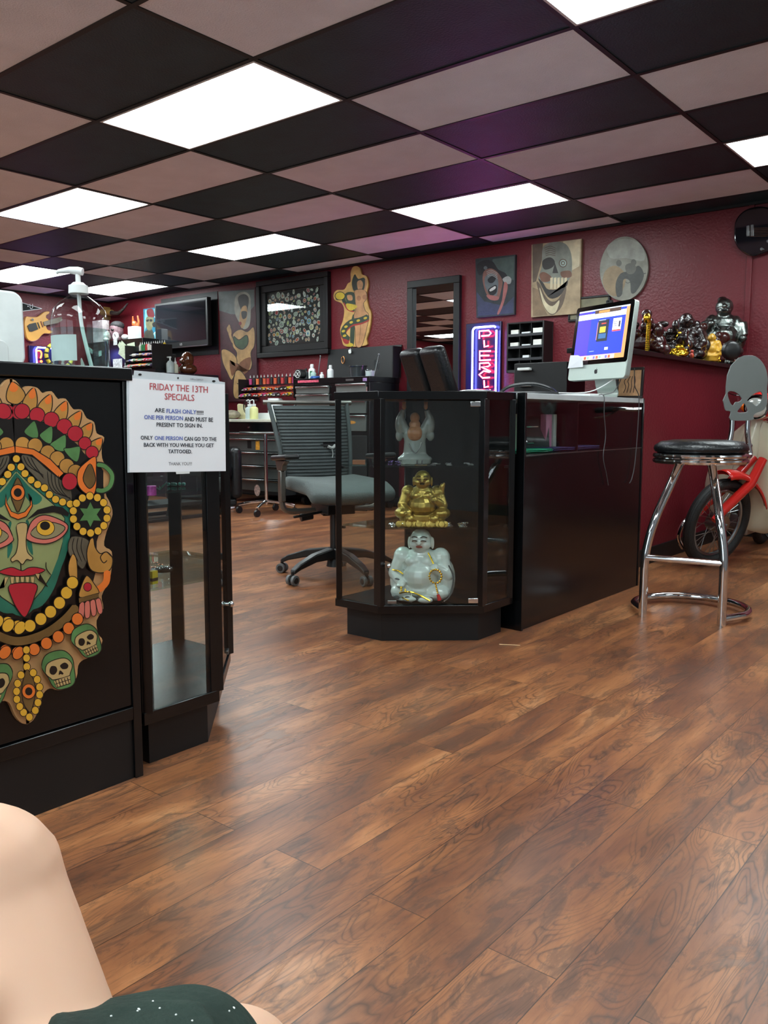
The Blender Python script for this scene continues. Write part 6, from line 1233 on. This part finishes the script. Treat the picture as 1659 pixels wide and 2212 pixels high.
for k, (x, y, a_) in enumerate(((262, 752, .9), (268, 748, .6), (272, 757, .2), (283, 747, -.1), (278, 763, -.6), (264, 765, .5), (287, 760, -.9))):
    c = ony(x, y, 3.545-.001*k); tag(obj('banknote', MB().box(c, (.16, .0008, .068), (0, a_, 0)), BIL, smooth=False), 'banknote fanned on the corner cabinet, %s' % ('outermost left', 'upper left, steeply tilted', 'centre of the fan', 'uppermost, nearly level', 'lower right of the fan', 'lowest left of the fan', 'outermost right')[k], 'banknote', 'banknotes fanned on the corner cabinet')
cz = ct; cxp = lambda px_: ony(px_, 725, 3.66).x
c = Vector((cxp(252), 3.66, cz)); t2 = thing('zombie_head', c, 'dark haired zombie bust on top of the corner cabinet', 'bust'); g = MB().ell(c+Vector((0, 0, .13)), (.085, .09, .12)).ell(c+Vector((0, 0, .04)), (.07, .06, .05)).ell(c+Vector((0, -.08, .11)), .02); obj('head', g, mat('grey mauve skin', (120, 90, 96), .6, var=.4, vs=20), t2, remesh=.006); obj('hair', MB().ell(c+Vector((0, .015, .20)), (.09, .09, .06)), mat('dark hair', (44, 42, 44), .7, bump=.6), t2); obj('eye_sockets', MB().ell(c+Vector((-.035, -.08, .14)), (.022, .02, .014)).ell(c+Vector((.035, -.08, .14)), (.022, .02, .014)), PBK, t2)
c = Vector((cxp(243), 3.60, cz)); tag(obj('white_skull', MB().ell(c+Vector((0, 0, .075)), (.06, .06, .06)).ell(c+Vector((0, -.03, .025)), (.045, .04, .025)), mat('bone white', (206, 202, 196), .5, var=.3, vs=25), remesh=.005), 'white and red skull model in front of the zombie bust', 'model')
c = Vector((cxp(261), 3.585, cz+.055)); tag(obj('tape_roll', MB().tube([c+Vector((.036*math.cos(2*PI*i/28), 0, .036*math.sin(2*PI*i/28))) for i in range(28)], .019, 10, closed=True), WHT), 'white tape roll standing on the corner cabinet edge', 'tape')
c = Vector((cxp(279), 3.60, cz)); tag(obj('white_ball', MB().ell(c+Vector((0, 0, .035)), (.045, .045, .035)), WHT), 'low white dome between the tape roll and the white block', 'dome')
c = Vector((cxp(286), 3.72, cz)); g = MB().ell(c+Vector((0, 0, .05)), (.05, .045, .05)).ell(c+Vector((0, 0, .13)), (.05, .04, .07)).ell(c+Vector((-.005, -.02, .20)), (.035, .035, .04))
for s_ in (-1, 1): g.cyl(c+Vector((s_*.03, 0, .15)), c+Vector((s_*.06, 0, .22)), .022, .016).cyl(c+Vector((s_*.06, 0, .22)), c+Vector((s_*.05, -.01, .30)), .016, .010)
tag(obj('orange_figure', g, mat('orange wood', (186, 90, 44), .35, coat=.3, var=.2), remesh=.005), 'orange carved figure raising both arms on the corner cabinet', 'statue')
tag(obj('white_block', MB().bb((cxp(288), 3.58, cz), (cxp(303), 3.68, cz+.155)), WHT, bevel=.006), 'white square block at the right of the corner cabinet top', 'box')
tag(obj('toy_box', MB().bb((cxp(214)-.02, 3.58, cz), (cxp(234), 3.68, cz+.28)), mat('white red carton', (196, 180, 180), .5, var=.4, vs=10), bevel=.004), 'white and red carton left of the zombie bust, behind the sanitizer', 'box')
# long low bench along the wall carrying the second ink rack
X2, X3 = X1+.02, -4.95; zb = ony(380, 806, 3.5).z
t = thing('storage_bench', ((X2+X3)/2, 3.6, 0), 'dark storage bench behind the notice carrying the second ink rack', 'bench')
obj('body', MB().bb((-6.30, 3.12, 0), (X3, 3.54, 1.39)).bb((X2, 3.5401, 0), (X3, 3.90, 1.39)), mat('purple-black steel', (34, 26, 40), .35), t, bevel=.004)
for k in range(5): obj('drawer_pull', MB().bb((X2+.05, 3.10, .18+k*.24), (X3-.05, 3.12, .20+k*.24)), TRM, t, bevel=.003)
ink_rack('ink_rack', xr(288, 3.3), xr(345, 3.3), 3.23, 1.475, 4, 'black stepped ink rack above the Friday notice', [(200, 60, 90), (230, 120, 40), (60, 60, 140), (50, 120, 70), (220, 190, 50), (220, 215, 205), (190, 50, 50), (90, 80, 110)], 8, 12, 'ink bottles in the rack above the notice', 'rack above the notice', .25)
obj('riser', MB().bb((xr(288, 3.3), 3.24, 1.391), (xr(345, 3.3), 3.46, 1.452)), PLA, bpy.data.objects['ink_rack.001'])
c0 = ony(358, 779, 3.44); t = thing('round_speaker', (c0.x, 3.50, c0.z-.08), 'black square speaker with a round skull emblem right of the upper ink rack', 'speaker'); obj('case', MB().bb((c0.x-.06, 3.44, 1.391), (c0.x+.075, 3.535, c0.z+.075)), PLA, t, bevel=.006)
obj('emblem', MB().tube([(c0.x+.066*math.cos(2*PI*i/24), 3.438, c0.z+.066*math.sin(2*PI*i/24)) for i in range(24)], .003, 5, closed=True).box((c0.x, 3.438, c0.z), (.10, .003, .008), (0, .8, 0)).box((c0.x, 3.438, c0.z), (.10, .003, .008), (0, -.8, 0)).ell((c0.x, 3.438, c0.z), (.025, .003, .028)), mat('grey emblem', (150, 154, 154), .5), t)
hz = 1.391
t = thing('lotion_bottle', (ony(368, 800, 3.38).x, 3.38, hz), 'clear pump lotion bottle above the notice', 'bottle'); c = Vector((ony(368, 800, 3.38).x, 3.38, hz)); obj('body', MB().lathe([(0, 0), (.045, 0), (.045, .12), (.02, .15), (0, .15)], c, 20), mat('clear grey', (170, 180, 178), .2), t, ang=40); obj('pump', MB().cyl(c+Vector((0, 0, .15)), c+Vector((0, 0, .19)), .009).tube([c+Vector((.015, 0, .19)), c+Vector((-.05, 0, .192))], .009, 8), WHT, t)
bottle(ony(379, 800, 3.5).x, 3.5, hz, .034, .16, mat('cream bottle', (222, 220, 196), .4), 'cream squeeze bottle between the lotion and the brown head', WHT, 1, None, 'squeeze_bottle')
c = Vector((ony(398, 800, 3.55).x, 3.60, hz)); t = thing('buddha_bust', c, 'glossy brown buddha bust behind the top of the notice', 'bust'); obj('head', MB().ell(c+Vector((0, 0, .06)), (.13, .10, .07)).ell(c+Vector((0, 0, .17)), (.075, .08, .095)).ell(c+Vector((0, -.07, .15)), (.05, .04, .03)), mat('brown gloss', (84, 44, 24), .15, coat=.6, var=.2), t, remesh=.006)
# yellow and black rope ring near the sanitizer
rc = onx(128, 768, -6.85); g = MB(); 
t = thing('coiled_snake', (rc.x, rc.y, rc.z-.16), 'yellow and black coiled toy snake behind the sanitizer bottle', 'toy snake')
P = [rc+Vector((0, .17*math.cos(a_), .15*math.sin(a_))) for a_ in [2*PI*i/44 for i in range(44)]]
g.use(mat('snake yellow', (196, 176, 60), .4)).tube(P, .024, 10, closed=True); obj('body', g, None, t)
g = MB()
for k in range(0, 44, 3):
    p_ = P[k]; d = (P[(k+1) % 44]-P[k-1]).normalized(); g.use(mat('snake black', (26, 26, 18), .4)).tube([p_-d*.010, p_+d*.012], .0252, 10)
obj('dark_bands', g, None, t)
tag(obj('corner_shelf', MB().bb((XL+.12, 2.55, 0), (-6.80, 3.35, rc.z-.176)), BLKM, bevel=.005), 'dark low cabinet under the small neon sign', 'cabinet')
# ------------------------------------------------------------------ moped beside the partition
mo = Vector((1.22, 2.48, 0)); lean = math.radians(13)
t = thing('moped', mo, 'cream and red moped with a chrome headlamp standing beside the partition', 'moped')
Mm = Matrix.Translation(mo) @ Matrix.Rotation(lean, 4, 'Y')        # heading -Y
Mw = Mm @ Matrix.Rotation(math.radians(-20), 4, 'Z')
CRM = mat('cream enamel', (206, 202, 178), .2, coat=.5, var=.04); RDE = mat('red enamel', (196, 36, 30), .18, coat=.6, var=.05)
R_ = .270; wc = Vector((0, 0, R_))
wh = obj('front_tyre', MB(Mw).tube([wc+Vector((0, (R_-.03)*math.cos(2*PI*i/60), (R_-.03)*math.sin(2*PI*i/60))) for i in range(60)], .032, 16, closed=True), mat('tyre rubber', (24, 25, 25), .6, bump=.4, bs=120), t)
g = MB(Mw)
for dx in (-.02, -.010, 0, .010, .02): g.tube([wc+Vector((dx, (R_+.0015-abs(dx)*.25)*math.cos(2*PI*i/60), (R_+.0015-abs(dx)*.25)*math.sin(2*PI*i/60))) for i in range(60)], .0018, 5, closed=True)
obj('tread_grooves', g, BLKM, wh)
obj('rim', MB(Mw).tube([wc+Vector((0, .202*math.cos(2*PI*i/48), .202*math.sin(2*PI*i/48))) for i in range(48)], .013, 8, closed=True), STL, wh)
obj('hub', MB(Mw).cyl(wc+Vector((-.045, 0, 0)), wc+Vector((.045, 0, 0)), .055, n=24).cyl(wc+Vector((-.075, 0, 0)), wc+Vector((.075, 0, 0)), .012), STL, wh)
g = MB(Mw)
for k in range(28): a_ = 2*PI*k/28; b_ = a_+(.45 if k % 2 else -.45); g.tube([wc+Vector(((-.03 if k % 4 < 2 else .03), .05*math.cos(a_), .05*math.sin(a_))), wc+Vector((0, .198*math.cos(b_), .198*math.sin(b_)))], .0022, 5)
obj('spokes', g, STL, wh)
# fork: top leans back (+Y)
ft_ = Vector((0, .20, .60))
for s_ in (-1, 1): obj('fork_leg', MB(Mw).tube([(s_*.062, -.12, R_+.03), (s_*.062, -.06, R_+.10), (s_*.058, .12, .53), (s_*.03, .21, .68)], [.022, .028, .030, .026], 12), RDE, t)
obj('fork_link', MB(Mw).tube(spl([(-.080, -.10, R_+.02), (-.095, -.17, R_-.03), (-.095, -.19, R_-.12), (-.085, -.13, R_-.19)], 6), .013, 10), CHR, t)
vs = []; n_ = 20
for i in range(n_+1):
    a_ = math.radians(100-i*(190/n_)); a_ = math.radians(104 - i*84/n_)
    for k in range(9): b_ = -PI/2+PI*k/8; rr_ = R_+.014+.045*math.cos(b_)+.05*(i/n_)**2; vs.append(wc+Vector(((.062+.02*(i/n_)**2)*math.sin(b_), -rr_*math.cos(a_+PI/2+.2)*-1 if False else rr_*math.sin(PI/2-a_), rr_*math.cos(PI/2-a_))))
fnd = obj('front_fender', MB(Mw).add(vs, [(i*9+k, i*9+k+1, i*9+10+k, i*9+9+k) for i in range(n_) for k in range(8)]), RDE, t); md = fnd.modifiers.new('s', 'SOLIDIFY'); md.thickness = .004
# legshield: curved cream shell behind the front wheel
def shield(s_):
    vs = []; R0 = [(.90, .05, .26), (.82, .12, .25), (.70, .19, .27), (.55, .235, .30), (.40, .24, .34), (.28, .20, .38), (.22, .14, .40)]
    for z, w, y in R0:
        for k in range(7): u = k/6; vs.append(Vector((s_*(.028+w*u), y-.05*math.cos(u*PI/2)+.09*u*u, z-.02*u)))
    return vs
for s_ in (-1, 1):
    o = obj('leg_shield', MB(Mm).add(shield(s_), [(i*7+k, i*7+k+1, i*7+8+k, i*7+7+k) for i in range(6) for k in range(6)]), CRM, t); md = o.modifiers.new('s', 'SOLIDIFY'); md.thickness = .012; md = o.modifiers.new('u', 'SUBSURF'); md.levels = 2; md.render_levels = 2
obj('steering_cover', MB(Mm).tube([(0, .20, .50), (0, .22, .66), (0, .24, .80), (0, .25, .90)], [.055, .062, .06, .05], 20), CRM, t)
obj('headlamp', MB(Mm).ell((0, .20, .98), (.085, .10, .085)).tube([(0, .24, .90), (0, .24, 1.0)], .045, 14), RDE, t); lp_ = obj('lamp_rim', MB(Mm).cyl((0, .125, .975), (0, .105, .973), .074, .070, 28), CHR, t); obj('lens', MB(Mm).ell((0, .108, .973), (.062, .018, .062)), mat('lamp glass', (200, 206, 200), .08, .3), lp_)
obj('handlebar', MB(Mw).tube(spl([(-.33, .33, 1.06), (-.22, .27, 1.04), (-.08, .23, 1.0), (.08, .23, 1.0), (.22, .27, 1.04), (.33, .33, 1.06)], 5), .013, 10), CHR, t)
for s_ in (-1, 1): obj('grip', MB(Mw).tube([(s_*.24, .28, 1.043), (s_*.36, .345, 1.065)], .019, 12), PLA, t); obj('brake_lever', MB(Mw).tube(spl([(s_*.20, .23, 1.03), (s_*.28, .235, 1.005), (s_*.37, .26, 1.01)], 5), .006, 8), CHR, t)
mr = dep(1581, 757, 4.95); ms_ = dep(1597, 800, 5.0)
obj('mirror_stem', MB().tube(spl([tuple(mr), tuple(dep(1592, 785, 4.98)), tuple(Mw @ Vector((-.14, .25, 1.03)))], 6), .005, 8), CHR, t); obj('mirror_head', MB(Matrix.Translation(mr) @ Matrix.Rotation(math.radians(39), 4, 'Z')).cyl((0, -.012, 0), (0, .012, 0), .050, .058, 28).ell((0, -.012, 0), (.05, .014, .05)), PLA, t)
for s_ in (-1, 1): obj('turn_signal', MB(Mm).ell((s_*.085, .24, .95), (.04, .03, .028)), mat('amber lens', (220, 100, 20), .15, coat=.4), t)
g = MB(Mm).bb((-.034, .125, .62), (.034, .15, .76)); bd = obj('badge_plate', g, STL, t, bevel=.012); obj('badge_face', MB(Mm).bb((-.026, .120, .69), (.026, .1245, .75)), BLKM, bd); g = MB().use(STL); text_fit(g, '70', lambda x, y: Mm @ Vector((x, .119, y)), -.018, .018, .735, .705); obj('badge_number', g, None, bd, smooth=False)
g = MB(Mm)
for w_, y_, z_ in ((.06, .10, .55), (.06, .06, .47)): g.tube([(-w_, .19, z_), (-w_, y_, z_), (w_, y_, z_), (w_, .19, z_)], .005, 6)
obj('front_carrier', g, CHR, t)
obj('frame_tube', MB(Mm).tube(spl([(0, .26, .62), (0, .40, .36), (0, .62, .32), (0, .85, .45), (0, 1.1, .55)], 6), [.06]*25, 14), CRM, t); obj('engine', MB(Mm).box((0, .55, .24), (.16, .26, .16)).cyl((0, .44, .24), (0, .34, .25), .06, n=20), STL, t, bevel=.02)
obj('saddle', MB(Mm).box((0, 1.0, .72), (.24, .5, .10)), LEA, t, bevel=.04); obj('rear_body', MB(Mm).ell((0, 1.15, .52), (.12, .36, .18)), CRM, t)
wc2 = Vector((0, 1.16, R_)); obj('rear_tyre', MB(Mm).tube([wc2+Vector((0, (R_-.03)*math.cos(2*PI*i/48), (R_-.03)*math.sin(2*PI*i/48))) for i in range(48)], .032, 12, closed=True), MC['tyre rubber'], t)
obj('side_stand', MB().tube([tuple(Mm @ Vector((.08, .6, .22))), (mo.x+.30, mo.y+.62, .008)], .010, 8), BLKM, t)
# ------------------------------------------------------------------ person holding the camera, seen by one bent knee and dark green shorts
SKN = mat('skin', (222, 178, 150), .5, var=.04, vs=5)
SKN.node_tree.nodes['Principled BSDF'].inputs['Subsurface Weight'].default_value = .15; SKN.node_tree.nodes['Principled BSDF'].inputs['Subsurface Radius'].default_value = (.02, .008, .004)
def dd(x, y, D): return dep(x, y, D)
hipc = dd(330, 3050, .42); kn = dd(-55, 1965, .62)
t = thing('person', (hipc.x, hipc.y, .25), 'bare bent knee and dark green shorts of the seated person at lower left', 'person')
g = MB()
def cap(a, b, r0, r1, n=9):
    a, b = Vector(a), Vector(b)
    for i in range(n+1): g.ell(a.lerp(b, i/n), r0+(r1-r0)*i/n, 20)
th1 = dd(60, 2330, .57)
cap(kn, th1, .0665, .0665); cap(th1, dd(150, 2700, .50), .0665, .085); cap(dd(150, 2700, .50), hipc, .085, .11)
g.ell(kn+CU*.010, (.066, .066, .068)); cap(kn-CU*.03-CR*.01, dd(-85, 2200, .55), .052, .044); cap(dd(-85, 2200, .55), dd(-200, 2750, .50), .044, .036)
k2 = dd(498, 2352, .68); cap(k2, dd(380, 2480, .58), .061, .066); cap(dd(380, 2480, .58), hipc, .066, .11)
cap(k2, k2+Vector((-.08, .02, -.30)), .050, .038)
g.ell(hipc, (.17, .15, .12)); g.ell(hipc-CF*.08+Vector((0, 0, .02)), (.15, .13, .12))
obj('body', g, SKN, t, remesh=.006, relax=3)
GS = mat('dark green velvet', (24, 44, 36), .9, var=.3, vs=14, bump=.6, bs=40)
g = MB()
cap(dd(392, 2345, .62), dd(250, 2368, .57), .0665, .060); cap(dd(250, 2368, .57), dd(60, 2415, .54), .060, .056); cap(dd(392, 2370, .62), dd(350, 2560, .55), .068, .080)
cap(dd(350, 2560, .55), hipc, .085, .125); cap(dd(100, 2520, .54), dd(160, 2760, .48), .078, .105); cap(dd(160, 2760, .48), hipc, .10, .125)
r_ = random.Random(3)
for k in range(7): u = k/6; g.tube(spl([tuple(dd(420-u*300, 2165+u*30, .60-.05*u)), tuple(dd(470-u*330, 2260, .56-.05*u)), tuple(dd(450-u*340, 2420, .53-.05*u))], 5), .006, 8)
sh = obj('shorts', g, GS, t, remesh=.0055, relax=7)
dg = bpy.context.evaluated_depsgraph_get(); lint = MB(); inv = WM[sh.name].inverted()
for k, (x, y) in enumerate(((300, 2180), (345, 2178), (380, 2192), (505, 2177), (495, 2184), (330, 2163), (297, 2184), (415, 2205), (240, 2195))):
    d = ray(x, y).normalized(); ok, loc, nr, _i = sh.ray_cast(inv @ CAM, d)
    if ok: lint.ell(WM[sh.name] @ loc, (.0015 if k in (0, 3) else .0008, .0009, .0007), 8)
obj('lint_specks', lint, WHT, sh)
